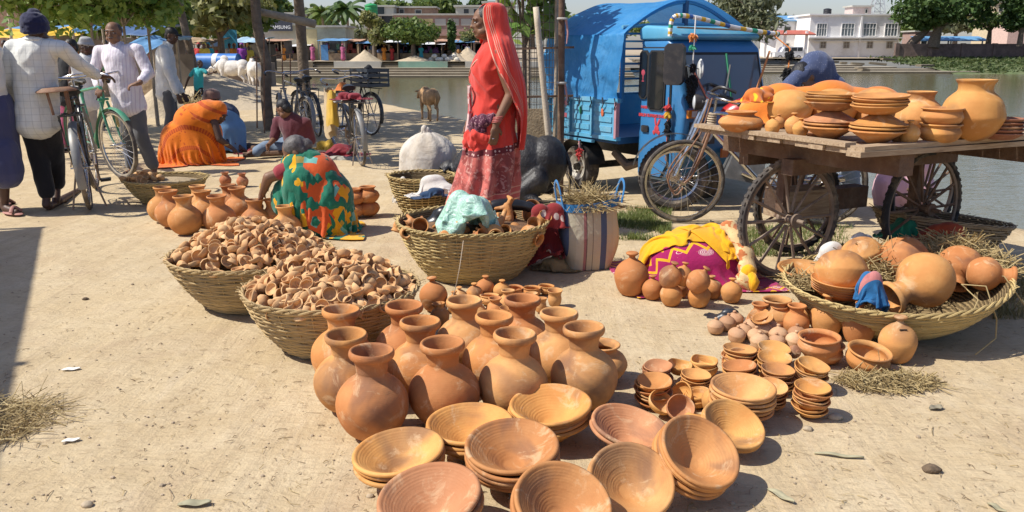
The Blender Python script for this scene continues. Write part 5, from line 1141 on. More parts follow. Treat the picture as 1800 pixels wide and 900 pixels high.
# ================================================================== BICYCLES
def bicycle(label, rear, front, frame_m, lean=0., steer=0., guard=True, carrier=True, group='bicycles', bars='flat', fork_m=None, saddle_m=BLACK, dusty=True, guard_m=None):
    rear, front = V(rear), V(front); d = front-rear; d.z = 0; d.normalize(); mid = rear+d*.54
    t = thing('bicycle', label, 'bicycle', (mid.x, mid.y, 0), 0, group); t.rotation_euler = Euler((lean, 0, 0)).to_matrix().to_euler(); t.rotation_euler = (MX.Rotation(atan2(d.y, d.x), 3, 'Z') @ MX.Rotation(lean, 3, 'X')).to_euler()
    Rr = .335; ty = DUSTY_TYRE if dusty else TYRE
    wheel_parts(t, Rr, .018, 28, .0016, .022, (-.54,0,Rr), ty, CHROME, CHROME, .09, tread=False)
    wheel_parts(t, Rr, .018, 28, .0016, .022, (.54,0,Rr), ty, CHROME, CHROME, .09, rz=steer, tread=False)
    b = MB(); BBk, ST, HT, HB = (-.1,0,.3), (-.24,0,.82), (.33,0,.88), (.36,0,.76)
    for a_, c_, r in ((BBk,ST,.0155),(ST,HT,.0145),(BBk,HB,.017),(HT,HB,.02)): b.tube([a_, c_], r, 8)
    for y in (-.05,.05): b.tube([(-.12,y*.5,.3),(-.54,y,Rr)], .009, 6); b.tube([(-.24,y*.4,.8),(-.54,y,Rr)], .008, 6)
    b.build('frame', frame_m, t)
    f = ob('fork', None, t, (.36,0,.76), (0,0,steer)); f = f
    b = MB()
    for y in (-.045,.045): b.tube(spl([(0,y*.7,-.02),(.06,y,-.2),(.12,y,-.36),(.18,y,-.425)], 3), [.013]*5+[.01]*5, 7)
    b.tube([(.0,-.05,0),(0,.05,0)], .014, 6); bpy.data.objects.remove(f); b.xf(MX.Translation((.36,0,.76)) @ MX.Rotation(steer, 4, 'Z')); b.build('fork', fork_m or frame_m, t)
    b = MB(); Ms = MX.Translation((.33,0,.88)) @ MX.Rotation(steer, 4, 'Z'); b.tube([(0,0,0),(-.01,0,.1)], .011, 7)
    b.tube(spl([(-.2,-.29,.07),(-.1,-.3,.1),(.02,-.22,.13),(.03,0,.11),(.02,.22,.13),(-.1,.3,.1),(-.2,.29,.07)], 4), .0105, 7); b.xf(Ms); b.build('handlebar', CHROME, t)
    for y in (-.293,.293): b = MB(); b.tube([(-.21,y,.068),(-.1,y*1.02,.1)], .017, 8); b.xf(Ms); b.build('grip', BLKP, t)
    b = MB(); b.tube([(-.3,0,.9),(-.2,0,.925),(-.08,0,.91)], [.085,.055,.02], 12, ell=.4); b.tube([(-.24,0,.8),(-.25,0,.9)], .012, 6); b.tube([(-.3,-.04,.86),(-.25,0,.84)], .012, 6); b.tube([(-.3,.04,.86),(-.25,0,.84)], .012, 6); b.build('saddle', saddle_m, t)
    if guard:
        for cx, a0, a1, rz in ((-.54,.15,3.5,0),(.54,.75,3.3,steer)):
            b = MB(); b.grid(lambda u, v: (cos(lerp(a0,a1,u))*(Rr+.025-.012*(2*v-1)**2), (v-.5)*.062, sin(lerp(a0,a1,u))*(Rr+.025-.012*(2*v-1)**2)), 20, 4); b.xf(MX.Translation((cx,0,Rr)) @ MX.Rotation(rz, 4, 'Z')); b.build('mudguard', guard_m or frame_m, t)
    if carrier:
        b = MB()
        for y in (-.07,-.025,.025,.07): b.tube([(-.32,y*.8,.75),(-.75,y,.75)], .006, 5)
        for x in (-.45,-.6,-.75): b.tube([(x,-.075,.75),(x,.075,.75)], .006, 5)
        for y in (-.08,.08): b.tube([(-.66,y,.75),(-.54,y*.7,Rr)], .006, 5)
        b.build('carrier', BLACK, t)
    b = MB(); b.ring((-.1,.045,.3), .085, .006, 'y', 24, 5)
    for i in range(4): a = i*pi/2; b.tube([(-.1,.045,.3),(-.1+cos(a)*.083,.045,.3+sin(a)*.083)], .005, 4)
    b.tube([(-.1,.045,.385),(-.54,.045,Rr+.03)], .006, 4); b.tube([(-.1,.045,.215),(-.54,.045,Rr-.03)], .006, 4)
    b.tube([(-.1,-.07,.3),(-.02,-.075,.15)], .01, 6); b.tube([(-.1,.07,.3),(-.18,.075,.45)], .01, 6); b.build('crankset', SPOKE, t)
    for y, x, z in ((-.12,-.02,.15),(.12,-.18,.45)): MB().box((x,y,z), (.09,.08,.022)).build('pedal', BLKP, t, False)
    b = MB()
    for y in (-.07,.07): b.tube([(-.54,y*.6,Rr),(-.6,y*1.7,.02)], .008, 5)
    b.build('stand', SPOKE, t); return t
GREENF = mat('frame_green', (.05,.27,.15), .4, .15, 5, coat=.3, dirt=(.3,.24,.17,.5), dn=8); GREYF = mat('frame_grey', (.20,.20,.19), .45, .25, 6, dirt=(.32,.26,.19,.6), dn=8); BLUEF = mat('frame_blue', (.05,.12,.27), .4, .2, 5, dirt=(.3,.24,.17,.5), dn=8)
bkA = bicycle('black bicycle seen from behind, held by the man in the navy turban', gp(160,366), gp(170,331), BLACK, R(-4), R(-4), fork_m=GREYF, guard_m=GREYF); bkA.scale = (1.1,)*3
bkA_pl = MB(); bkA_pl.lathe([(0,.03),(.1,.028),(.14,.01),(.145,.0),(.135,-.004),(0,.005)], 28); bkA_pl.build('carrier_seat', RUST, bkA, loc=(-.58,.06,.93)); 
b = MB()
for x, y in ((-.66,.0),(-.5,.0),(-.66,.12),(-.5,.12)): b.tube([(x,y*.9,.76),(x,y,.93)], .01, 6); b.build('seat_spring', RUST, bkA); b = MB()
bkB = bicycle('green framed bicycle beside the moustached man, front wheel turned to the viewer', gp(152,296), gp(233,319), GREENF, R(3), R(8), carrier=False); bkB.scale = (1.1,)*3
MB().tube([(.47,.05,.62),(.5,.052,.5)], .014, 8).build('fork_sleeve', mat('yellow_sleeve', (.50,.38,.14), .7), bkB)
bkC = bicycle('grey bicycle hung with yellow cloth bags, parked facing away in the middle', gp(636,291), gp(590,262), GREYF, R(-4), R(20), fork_m=BLUEF)
bkD = bicycle('dark bicycle behind with a black crate on its carrier', gp(652,238), gp(575,226), BLACK, R(3), R(10))
bkE = bicycle('pale grey bicycle leaning by the crooked tree trunk', gp(535,252), gp(485,240), GREYF, R(5), R(-15))
bicycle('dark bicycle behind the sitting man in maroon', gp(560,240), gp(515,222), BLACK, R(-5), R(15))
# load of bike C
MUST = cloth('mustard_cloth', (.48,.30,.035), None, fold=.03, fs=8); KHAK = cloth('khaki_cloth', (.44,.33,.19), None, fold=.015, fs=11, stretch=(1,1,.2))
def put(par, lx, ly, lz): return par.matrix_basis @ V((lx, ly, lz))
def hang(name, label, cat, par, lx, ly, lz, w_, L, m, seed, rzo=0., th=.05):
    def f(u, v):
        a = 2*pi*u; q = noise.noise(V((cos(a)*2, v*3, seed)))
        return (cos(a)*w_*(.85+.3*v)*(1+.2*q)*(1+.07*sin(a*7)), sin(a)*th*(1+.5*v)*(1+.25*q), -L*v+.02*sin(a*3+seed))
    return tag(MB().grid(f, 28, 12, True).build(name, m, None, sharp=None, loc=put(par, lx, ly, lz), rot=(0,0,par.rotation_euler.z+rzo)), label, cat)
for i, (lx, ly, L, w_, m, l) in enumerate([(.3,.15,.55,.12,KHAK,'first, at the handlebar'),(.14,.17,.58,.11,KHAK,'second'),(0.,.19,.5,.1,KHAK,'third'),(-.2,.2,.4,.13,MUST,'mustard yellow, under the saddle')]):
    hang('cloth_bag', 'long cloth bag hanging on the loaded bicycle, '+l, 'bag', bkC, lx, ly, .88, w_, L, m, 3+i)
for lx, lz, r, m, s_, l in [(-.02,.86,(.12,.09,.07),cloth('orange_rag', (.55,.17,.04), None), 41,'orange cloth over the frame of the loaded bicycle'),(-.52,.78,(.2,.1,.06),cloth('maroon_rag', (.22,.02,.03), None), 42,'folded dark red cloth on the carrier of the loaded bicycle'),(-.4,.74,(.14,.14,.035),cloth('grey_rag', (.38,.36,.30), None), 43,'grey cloth under the red cloth on the loaded bicycle')]:
    crumple('folded_cloth', l, 'cloth', put(bkC, lx, .03, lz), r, m, s_, voxel=.018)
# crate on bike D
ct = thing('crate', 'black slatted plastic crate on the carrier of the rear bicycle', 'crate', put(bkD, -.5, 0, .77), bkD.rotation_euler.z)
CRT = mat('crate_plastic', (.035,.045,.06), .5, .2, 6)
for y in (-.19,.19):
    for k in range(4): MB().box((0,y,.03+.075*k), (.56,.015,.045)).build('slat', CRT, ct, False)
for x in (-.275,.275):
    for k in range(4): MB().box((x,0,.03+.075*k), (.015,.365,.045)).build('slat', CRT, ct, False)
b = MB()
for x in (-.27,0,.27):
    for y in (-.183,.183): b.box((x,y,.14), (.03,.012,.28))
b.box((0,0,.006), (.54,.36,.012)); b.build('crate_frame', CRT, ct, False)
crumple('black_cloth', 'black cloth hanging over the edge of the crate', 'cloth', put(bkD, -.5, 0, .96), (.12,.2,.1), mat('black_rag', (.015,.015,.017), .9), 44, voxel=.02)
# bicycle at the cart
fF = gp(1199, 391); bkF = bicycle('rusty bicycle with a big front wheel standing behind the handcart', (fF.x+1.06, fF.y-.12, 0), (fF.x, fF.y, 0), CHROME, R(-3), R(6), guard=False, carrier=False, fork_m=RUST)
b = MB()
for y in (-.07,.07): b.tube(spl([(.36,y,1.0),(.44,y*1.3,.72),(.6,y*1.2,.5),(.66,y,.36),(.6,y,.24),(.54,y,.3)], 3), .007, 6)
b.build('stay_rods', RUST, bkF)
for k in range(5): MB().ring((.345,0,.80+.018*k), .032, .007, 'z', 14, 5).build('rope_wrap', mat('jute', (.5,.4,.28)), bkF)
# motorcycle behind
mF, mR = V((fF.x+.02, 7.05, 0)), V((fF.x+1.25, 6.95, 0)); mc = thing('motorcycle', 'dark motorcycle with red panels parked behind the handcart', 'motorcycle', (mF.x, mF.y, 0), atan2(mR.y-mF.y, mR.x-mF.x))
wheel_parts(mc, .3, .045, 16, .004, .05, (0,0,.3), DUSTY_TYRE, CHROME, CHROME, .12); wheel_parts(mc, .3, .05, 16, .004, .05, (1.25,0,.3), TYRE, CHROME, CHROME, .12)
RP = mat('red_paint', (.42,.02,.02), .3, .1, 4, coat=.5)
MB().tube(spl([(.38,0,.78),(.55,0,.84),(.75,0,.8),(.85,0,.74)], 3), [.06,.09,.11,.125,.13,.13,.12,.11,.09,.07], 14).build('fuel_tank', RP, mc); MB().tube([(.8,0,.78),(1.1,0,.8),(1.4,0,.84)], [.09,.12,.08], 12, ell=.5).build('seat', BLKP, mc)
MB().box((.6,0,.42), (.34,.24,.3), (0,.2,0), 0, .7).build('engine', mat('engine_grey', (.12,.12,.12), .5, .3, 12), mc, False)
b = MB(); b.tube([(.55,-.13,.35),(.8,-.15,.25),(1.4,-.17,.33)], [.02,.03,.045], 10); b.build('exhaust', CHROME, mc)
b = MB()
for y in (-.08,.08): b.tube([(0,y,.3),(.25,y,.95)], .02, 8)
b.build('fork', CHROME, mc); b = MB(); b.tube(spl([(.42,-.36,1.02),(.3,-.3,1.06),(.26,0,1.0),(.3,.3,1.06),(.42,.36,1.02)], 4), .013, 8); b.build('handlebar', BLKP, mc)
hl = MB().lathe(spl([(0,-.07),(.05,-.06),(.068,0),(.07,.015),(.063,.018)], 2), 20).build('headlight', BLKP, mc, loc=(.16,0,.92), rot=(0,-pi/2,0)); MB().ball((0,0,.012), (.062,.062,.02), 18, 8).build('lens', mat('lens', (.55,.57,.58), .1), hl)
MB().tube([(.95,-.1,.66),(1.2,-.13,.64),(1.45,-.1,.72)], [.06,.08,.04], 10, ell=.7).build('side_panel', RP, mc); MB().grid(lambda u, v: (cos(lerp(.5,2.9,u))*.36, (v-.5)*.13, .3+sin(lerp(.5,2.9,u))*.36), 14, 3).build('mudguard', BLACK, mc)
# ================================================================== CARGO THREE WHEELER
TU = V((.53,-.848,0)).normalized(); tr = thing('cargo_three_wheeler', 'blue cargo three wheeler with a blue tarpaulin hood parked at the water', 'truck', (.63,8.2,0), atan2(TU.y, TU.x))
BLU = mat('truck_blue', (.032,.18,.40), .38, .1, 3, coat=.35, dirt=(.10,.20,.30,.35), dn=2.5); BLUL = mat('truck_light_blue', (.10,.36,.55), .45, .12, 3, coat=.2, dirt=(.3,.4,.42,.4), dn=3); BLUD = mat('truck_dark_blue', (.02,.085,.19), .45, .2, 4)
TARP = NT('tarpaulin'); _t = TARP.co(False); _a = TARP.noise(TARP.map(_t, (1,1,.5)), 3., 4, .6, .8); _n = TARP.bump(_a, .06, .8); TARP.bump(TARP.noise(_t, 14., 4, .6), .012, .6, _n)
TARP.fin(TARP.mix(TARP.ramp(TARP.noise(_t, 5., 6, .75), [(.4,0),(.72,1)]), (.04,.25,.55), (.10,.35,.66)), .45, .35)
_tr = TARP.n('BsdfTranslucent'); _tr.inputs[0].default_value = (.10,.36,.70,1); _mx = TARP.n('MixShader'); _mx.inputs[0].default_value = .3; TARP.set(_mx.inputs[1], TARP.b.outputs[0]); TARP.set(_mx.inputs[2], _tr.outputs[0]); TARP.set(TARP.t.nodes['Material Output'].inputs[0], _mx.outputs[0]); TARP = TARP.m
WTH = 1.5; X0, X1 = -.42, .66
MB().box(((X0+X1)/2, WTH/2, .53), (X1-X0, WTH, .06)).build('bed_floor', BLUD, tr, False)
for k in range(3):
    xa = X0+.03+k*(X1-X0-.06)/3; wd = (X1-X0-.06)/3
    for yy, sgn in ((-.012,-1),(WTH+.012,1)):
        o = MB().box((0,0,0), (wd-.02,.03,.31)).build('side_panel', BLUL, tr, False, loc=(xa+wd/2, yy, .72))
        for z in (-.09,0.,.09): MB().box((0, sgn*.017, z), (wd-.07,.014,.05)).build('rib', BLUL, o, False)
        if k == 0 and sgn < 0: MB().box((0, -.026, .12), (wd*.7,.003,.04)).build('sticker', mat('sticker_pink', (.5,.13,.17), .5), o, False); MB().box((0,-.026,-.0), (wd*.7,.003,.04)).build('sticker', mat('sticker_pink', (.5,.13,.17)), o, False)
        if sgn < 0 and k: MB().ball((0,-.026,.06), (.02,.003,.04), 10, 6).build('sticker', mat('sticker_green', (.02,.25,.12), .5) if k == 1 else mat('sticker_orange', (.6,.15,.06), .5), o)
for yy in (-.015, WTH+.015):
    MB().box(((X0+X1)/2, yy, .895), (X1-X0+.04,.045,.04)).build('top_rail', BLUL, tr, False); MB().box(((X0+X1)/2, yy, .55), (X1-X0+.04,.05,.035)).build('bottom_rail', BLUL, tr, False)
    for x in (X0, X0+(X1-X0)/3, X0+2*(X1-X0)/3, X1): MB().box((x, yy*1.0+(-.012 if yy < 0 else .012), .72), (.03,.04,.33)).build('stake', mat('stake_pink', (.46,.24,.27), .6) if x > .5 else BLUL, tr, False)
MB().box((X0-.015, WTH/2, .72), (.03, WTH, .36)).build('tail_board', BLUL, tr, False)
# hood frame and slatted headboard
for k in range(9): MB().box((X1+.005, WTH/2, .96+.066*k), (.022, WTH-.06, .018)).build('headboard_bar', BLUL if k % 2 else BLU, tr, False)
for yy in (.02, WTH*.33, WTH*.67, WTH-.02): MB().box((X1+.006, yy, 1.2), (.03,.03,.62)).build('headboard_post', BLU, tr, False)
def arch(y, z0=1.50, rise=.30): u = (y-WTH/2)/(WTH/2); return z0+rise*(1-abs(u)**1.7)
MB().tube([(X1+.01, y, arch(y)-.02) for y in [WTH*i/14 for i in range(15)]], .018, 8).build('hood_bow', BLU, tr)
MB().tube([(X1+.01, y, 1.545+.03*(1-(2*y/WTH-1)**2)) for y in [WTH*i/10 for i in range(11)]], .016, 8).build('hood_bow', BLUL, tr)
MB().bar((X1+.01,WTH/2,1.55), (X1+.01,WTH/2,1.79), .04).build('king_post', BLUD, tr, False)
def tarpf(u, v):          # u around from near eave bottom over the ridge, v back to front
    q = V((u*8, v*3, 4)); n_ = noise.noise(q)*.03+noise.noise(q*2.6)*.012
    x = lerp(X0-.04, X1+.09, v)
    if u < .3: s_ = u/.3; y, z = -.035-.02*sin(s_*pi), lerp(.90,1.50,s_); n_ += .014*sin(v*19+s_*3)*(1-s_)+.03*max(0, (1-s_)*(v-.6))*sin(s_*9+v*20)
    elif u > .7: s_ = (u-.7)/.3; y, z = WTH+.035+.02*sin(s_*pi), lerp(1.50,.90,s_)
    else:
        s_ = (u-.3)/.4; y = lerp(-.03, WTH+.03, s_); z = arch(y)+.018-.025*sin(v*pi)
        if .45 < s_ < .55: pass
    if v > .93 and u < .3: x -= .06*(1-u/.3)*((v-.93)/.07)
    return (x, y-n_ if u < .3 else y+n_*.5, z+(n_*.6 if .3 <= u <= .7 else 0))
MB().grid(tarpf, 96, 40).build('tarpaulin', TARP, tr, sharp=None)
for i in range(7):
    x = lerp(X0, X1, i/6); MB().tube([(x,-.06,.92),(x+.02,-.06,.86),(x-.01,-.055,.82)], .006, 5).build('tie_rope', BLKP, tr)
# cab
RUB0 = mat('rubber', (.02,.02,.02), .7)
ya, yb_ = .16, 1.20; prof = [(.74,.2),(1.08,.2),(1.2,.26),(1.31,.46),(1.34,.78),(1.335,.86),(1.2,1.36),(1.1,1.44),(.76,1.44),(.74,1.42)]
def rbox(poly, y0, y1, bev=.05):
    me = bmesh.new(); vs0 = [me.verts.new((x, y0, z)) for x, z in poly]; f = me.faces.new(vs0); r = bmesh.ops.extrude_face_region(me, geom=[f]); vv = [v for v in r['geom'] if isinstance(v, bmesh.types.BMVert)]
    for v in vv: v.co.y = y1
    bmesh.ops.recalc_face_normals(me, faces=me.faces); bmesh.ops.bevel(me, geom=list(me.edges), offset=bev, segments=3, profile=.6, affect='EDGES')
    m = bpy.data.meshes.new('cab_shell'); me.to_mesh(m); me.free(); m.polygons.foreach_set('use_smooth', [True]*len(m.polygons)); m.set_sharp_from_angle(angle=R(35)); return m
m = rbox(prof, ya, yb_, .045); m.materials.append(BLU); ob('cab_body', m, tr)
m = rbox([(.73,1.43),(1.15,1.43),(1.19,1.46),(1.1,1.54),(.8,1.56),(.73,1.53)], ya-.015, yb_+.015, .03); m.materials.append(BLUL); ob('cab_roof', m, tr)
MB().prism([(.788,.228),(1.086,.228),(1.172,.352),(1.172,1.372),(.788,1.372)], 0, .012, M=MX.Rotation(pi/2, 3, 'X')).build('door_seal', RUB0, tr, False, loc=(0, ya+.002, 0))
dr = MB().prism([(.80,.24),(1.08,.24),(1.16,.36),(1.16,1.36),(.80,1.36)], 0, .02, M=MX.Rotation(pi/2, 3, 'X')).build('door', BLU, tr, False, loc=(0, ya+.002, 0))
GL = mat('dark_glass', (.012,.014,.016), .06, .1, 1, spec=.6); RUB = mat('rubber', (.02,.02,.02), .7)
def rr(x0, x1, z0, z1, c=.03): return [(x0+c,z0),(x1-c,z0),(x1,z0+c),(x1,z1-c),(x1-c,z1),(x0+c,z1),(x0,z1-c),(x0,z0+c)]
for x0, x1, z0, z1 in ((.785,.875,.93,1.33),(.905,1.10,.84,1.33)):
    o = MB().prism(rr(x0-.014,x1+.014,z0-.014,z1+.014), 0, .03, M=MX.Rotation(pi/2, 3, 'X')).build('window', RUB, tr, False, loc=(0, ya-.002, 0)); MB().prism(rr(x0,x1,z0,z1), 0, .006, M=MX.Rotation(pi/2, 3, 'X')).build('pane', GL, o, False, loc=(0,-.029,0))
RSTK = mat('sticker_red', (.50,.05,.06), .5)
def flatballs(name, items, m, par, loc, rx=pi/2):
    b = MB()
    for x, z, a, c_, rot in items: b.ball((x,z,0), (a,c_,.0022), 12, 6, M=MX.Rotation(rot, 3, 'Z'))
    return b.build(name, m, par, loc=loc, rot=(rx,0,0))
flatballs('rabbit_sticker', [(0,0,.03,.038,0),(-.018,.065,.012,.042,.2),(.022,.06,.012,.04,-.5),(-.035,-.03,.015,.02,.4),(.03,-.03,.015,.02,-.4)], RSTK, tr, (1.02, ya-.022, .66))
flatballs('flower_sticker', [(0,.02,.028,.03,0),(0,-.02,.008,.035,0),(0,-.055,.02,.006,0)], mat('sticker_rose', (.42,.06,.09), .5), tr, (.83, ya-.036, 1.13))
text('HARIN ALAY', .034, RSTK, tr, (.90, ya-.021, .845), (pi/2,0,0), ext=.002, bold=.001); text('BIRLIN SUPRIME DHAR', .036, RSTK, tr, (.955, ya-.021, .775), (pi/2,0,0), ext=.002, bold=.0015)
MB().prism(rr(-.045,.045,-.03,.03,.01), 0, .014, M=MX.Rotation(pi/2, 3, 'X')).build('door_handle', BLKP, tr, False, loc=(.87, ya-.02, .655))
# windscreen on the sloping front
def onfront(y, s_, out=.004): a, c_ = V((1.335,0,.86)), V((1.2,0,1.36)); n_ = V((c_.z-a.z,0,a.x-c_.x)).normalized(); p = a.lerp(c_, s_)+n_*out; return V((p.x, y, p.z))
b = MB().grid(lambda u, v: tuple(onfront(lerp(ya+.05,yb_-.05,u), lerp(.0,.93,v), .01)), 4, 4); b.build('windscreen_rubber', RUB, tr, False)
MB().grid(lambda u, v: tuple(onfront(lerp(ya+.08,yb_-.08,u), lerp(.05,.88,v), .016)), 4, 4).build('windscreen', mat('screen_glass', (.12,.15,.17), .07, .1, 1, spec=.7), tr, False)
MB().bar(onfront(.62,.1,.03), onfront(.75,.7,.03), .012).build('wiper', BLKP, tr, False); MB().bar(onfront(.72,.02,.022), onfront(.73,.9,.022), .012).build('green_ribbon', mat('ribbon_green', (.05,.3,.15), .7), tr, False)
MB().bar(onfront(.45,.05,.024), onfront(.28,.7,.024), .012).build('red_ribbon', mat('ribbon_red', (.45,.14,.10), .7), tr, False); MB().bar(onfront(.95,.05,.05), onfront(1.2,.9,.1), .014).build('orange_ribbon', mat('ribbon_orange', (.62,.22,.06), .7), tr, False)
hb = MB().box((0,0,0), (.05,.3,.2)).build('headlight_panel', BLKP, tr, False, loc=(1.325, ya+.22, .64)); o = MB().lathe(spl([(0,.03),(.05,.028),(.085,.01),(.09,-.02)], 3), 24).build('headlight', mat('lens', (.55,.57,.58), .1), hb, loc=(.03,.03,0), rot=(0,pi/2,0))
o = MB().box((0,0,0), (.05,.26,.07)).build('headlight_panel', BLKP, tr, False, loc=(1.325, yb_-.2, .64)); MB().lathe(spl([(0,.03),(.05,.028),(.085,.01),(.09,-.02)], 3), 24).build('headlight', mat('lens', (.55,.57,.58)), o, loc=(.03,0,0), rot=(0,pi/2,0))
ind = MB().box((0,0,0), (.03,.2,.07)).build('indicator', mat('amber_lens', (.65,.20,.02), .2), tr, False, loc=(1.345, ya+.13, .81)); MB().box((.012,-.02,0), (.012,.08,.05)).build('bulb_glow', mat('lens', (.55,.57,.58)), ind, False)
MB().box((1.35, ya+.6, .45), (.02,.28,.08)).build('front_badge', mat('badge_orange', (.55,.16,.03), .5), tr, False)
# mirror, rail, tassels
mb = MB().prism(rr(-.085,.085,-.17,.17,.03), -.03, .03, M=MX.Rotation(pi/2, 3, 'X') ).build('mirror', BLKP, tr, False, loc=(1.33, ya-.13, 1.23), rot=(0,0,R(25)))
MB().tube([(1.2,ya,1.25),(1.3,ya-.11,1.22)], .012, 6).build('mirror_arm', BLKP, tr); MB().ball((0,.06,.03), (.02,.02,.02), 8, 6).build('knob', CHROME, mb)
MB().lathe([(0,.012),(.07,.01),(.085,0),(.07,-.012),(0,-.012)], 24).build('round_mirror', mat('mirror_white', (.62,.63,.62), .25), tr, loc=(1.36, ya+.14, 1.19), rot=(pi/2,0,-.5)); MB().tube([(1.28,ya+.02,1.22),(1.36,ya+.14,1.19)], .008, 6).build('mirror_arm', CHROME, tr)
BEADC = [mat('bead_'+n_, c, .6) for n_, c in (('white',(.75,.73,.68)),('yellow',(.70,.42,.03)),('green',(.03,.30,.16)),('blue',(.05,.12,.35)),('orange',(.65,.22,.05)))]
rail = spl([(1.16,ya-.04,1.46),(1.17,ya-.03,1.60),(1.2,ya+.05,1.63),(1.22,ya+.3,1.60),(1.24,.8,1.54),(1.25,1.2,1.50),(1.26,1.36,1.49)], 6)
rl = MB().tube(rail, .009, 6).build('roof_rail', SPOKE, tr)
for i in range(len(rail)-1):
    a_, c_ = V(rail[i]), V(rail[i+1])
    MB().tube([a_, c_], .019, 8).build('wrap', BEADC[(0,1,0,2,0,1,3,0)[i % 8]], rl)
MB().tube([(1.16,1.36,1.485),(1.16,1.0,1.52),(1.16,.2,1.535)], .009, 6).build('roof_rail', SPOKE, tr)
def tassel(label, loc, r, m, n=140, par=None, seed=1):
    random.seed(seed); b = MB()
    for _ in range(n):
        d = V((random.gauss(0,1),random.gauss(0,1),random.gauss(0,1))).normalized(); p = V((d.x*r[0],d.y*r[1],d.z*r[2]))*random.uniform(.6,1); b.tube([p*.3, p, p+V((random.gauss(0,.01),random.gauss(0,.01),-.015))], [.009,.008,.003], 4)
    return b.build('tassel', m, par, False, loc=loc)
BLKW = mat('black_wool', (.012,.012,.013), .95)
tassel('', (1.40, ya+.02, 1.08), (.05,.05,.075), BLKW, 160, tr, 1); tassel('', (1.39, ya+.02, .97), (.045,.045,.06), BLKW, 140, tr, 2); tassel('', (1.385, ya+.03, 1.20), (.025,.025,.04), BLKW, 70, tr, 3)
tassel('', (1.37, ya+.02, 1.45), (.035,.035,.035), BEADC[4], 70, tr, 4); tassel('', (1.375, ya+.02, 1.37), (.022,.022,.022), BEADC[2], 50, tr, 5)
tassel('', (1.42, 1.34, 1.12), (.055,.055,.08), BLKW, 160, tr, 6); tassel('', (1.42, 1.34, 1.30), (.04,.04,.05), BLKW, 120, tr, 7); tassel('', (1.42,1.34,1.00), (.05,.05,.05), BLKW, 120, tr, 8)
MB().tube([(1.25,1.3,1.48),(1.42,1.34,1.36),(1.42,1.34,1.0)], .007, 5).build('tassel_cord', BEADC[4], tr)
MB().tube([(1.385,ya+.03,1.62),(1.39,ya+.02,1.2),(1.39,ya+.02,.95)], .006, 5).build('tassel_cord', BEADC[0], tr)
for z, m, s_ in ((.86,mat('wool_red', (.45,.04,.04), .9),11),(.80,BEADC[1],12),(.71,BLKW,13),(.66,BLKW,14)): tassel('', (1.19, ya-.05, z), (.028,.028,.03 if z > .75 else .045), m, 60, tr, s_)
MB().tube([(1.19,ya-.05,.95),(1.19,ya-.05,.4)], .006, 5).build('tassel_cord', mat('ribbon_red', (.45,.14,.10)), tr)
# running gear
WHT = mat('rim_cream', (.58,.54,.46), .5, .15, 6, dirt=(.3,.23,.16,.5), dn=8)
for yy in (.08, WTH-.08):
    w_ = thing('wheel', '', '', (0,yy,.215)); w_.parent = tr
    for k in ('label','category'): del w_[k]
    b = MB(); b.lathe(spl([(.125,-.06),(.19,-.07),(.213,-.05),(.215,0),(.213,.05),(.19,.07),(.125,.06)], 3), 40)
    for i in range(36):
        a = 2*pi*i/36; b.box((cos(a)*.214, sin(a)*.214, .032), (.012,.02,.03), (0,0,a)); b.box((cos(a+.08)*.214, sin(a+.08)*.214, -.032), (.012,.02,.03), (0,0,a))
    b.xf(MX.Rotation(pi/2, 4, 'X')); b.build('tyre', DUSTY_TYRE, w_)
    b = MB().lathe([(0,.02),(.035,.025),(.04,.04),(.05,.02),(.1,.045),(.118,.06),(.128,.062),(.128,-.06),(0,-.05)], 28); b.xf(MX.Rotation(pi/2, 4, 'X')); b.build('rim', WHT, w_)
    b = MB()
    for i in range(6): a = i*pi/3; b.ball((cos(a)*.065, -.035, sin(a)*.065), .011, 8, 6)
    b.build('bolts', SPOKE, w_)
    sg = -1 if yy < .5 else 1
    MB().grid(lambda u, v: (cos(lerp(.15,3.0,u))*.27, yy+sg*(.11-.2*v), .225+sin(lerp(.15,3.0,u))*.27), 18, 3).build('mudguard', BLKP, tr)
    MB().box((-.24,yy,.3), (.012,.18,.26)).build('mud_flap', BLKP, tr, False)
MB().box((.02, -.03, .50), (.62,.025,.025)).build('side_guard', BLUL, tr, False)
for x in (-.26,.1): MB().bar((x,-.03,.5),(x+.03,-.03,.36),.018).build('guard_stay', mat('stake_pink', (.46,.24,.27)), tr, False)
MB().tube([(0,0,.215),(0,WTH,.215)], .035, 8).build('rear_axle', BLACK, tr); MB().box((.35,WTH/2,.42), (1.2,.7,.14)).build('chassis', BLACK, tr, False)
MB().tube([(.3,.25,.38),(.45,.3,.25),(.6,.35,.3)], [.04,.05,.03], 8).build('gearbox', SPOKE, tr)
w_ = MB(); w_.ring((0,0,0), .16, .055, 'y', 28, 9); o = w_.build('wheel', DUSTY_TYRE, tr, loc=(1.1,.68,.215)); MB().lathe([(0,.03),(.12,.03),(.12,-.03),(0,-.03)], 20).build('rim', WHT, o, rot=(pi/2,0,0))
tassel('', (.16,-.07,.37), (.03,.03,.06), mat('wool_red', (.45,.04,.04)), 50, tr, 15); MB().bar((.14,-.05,.5),(.17,-.07,.33),.012).build('rag', BLKP, tr, False)
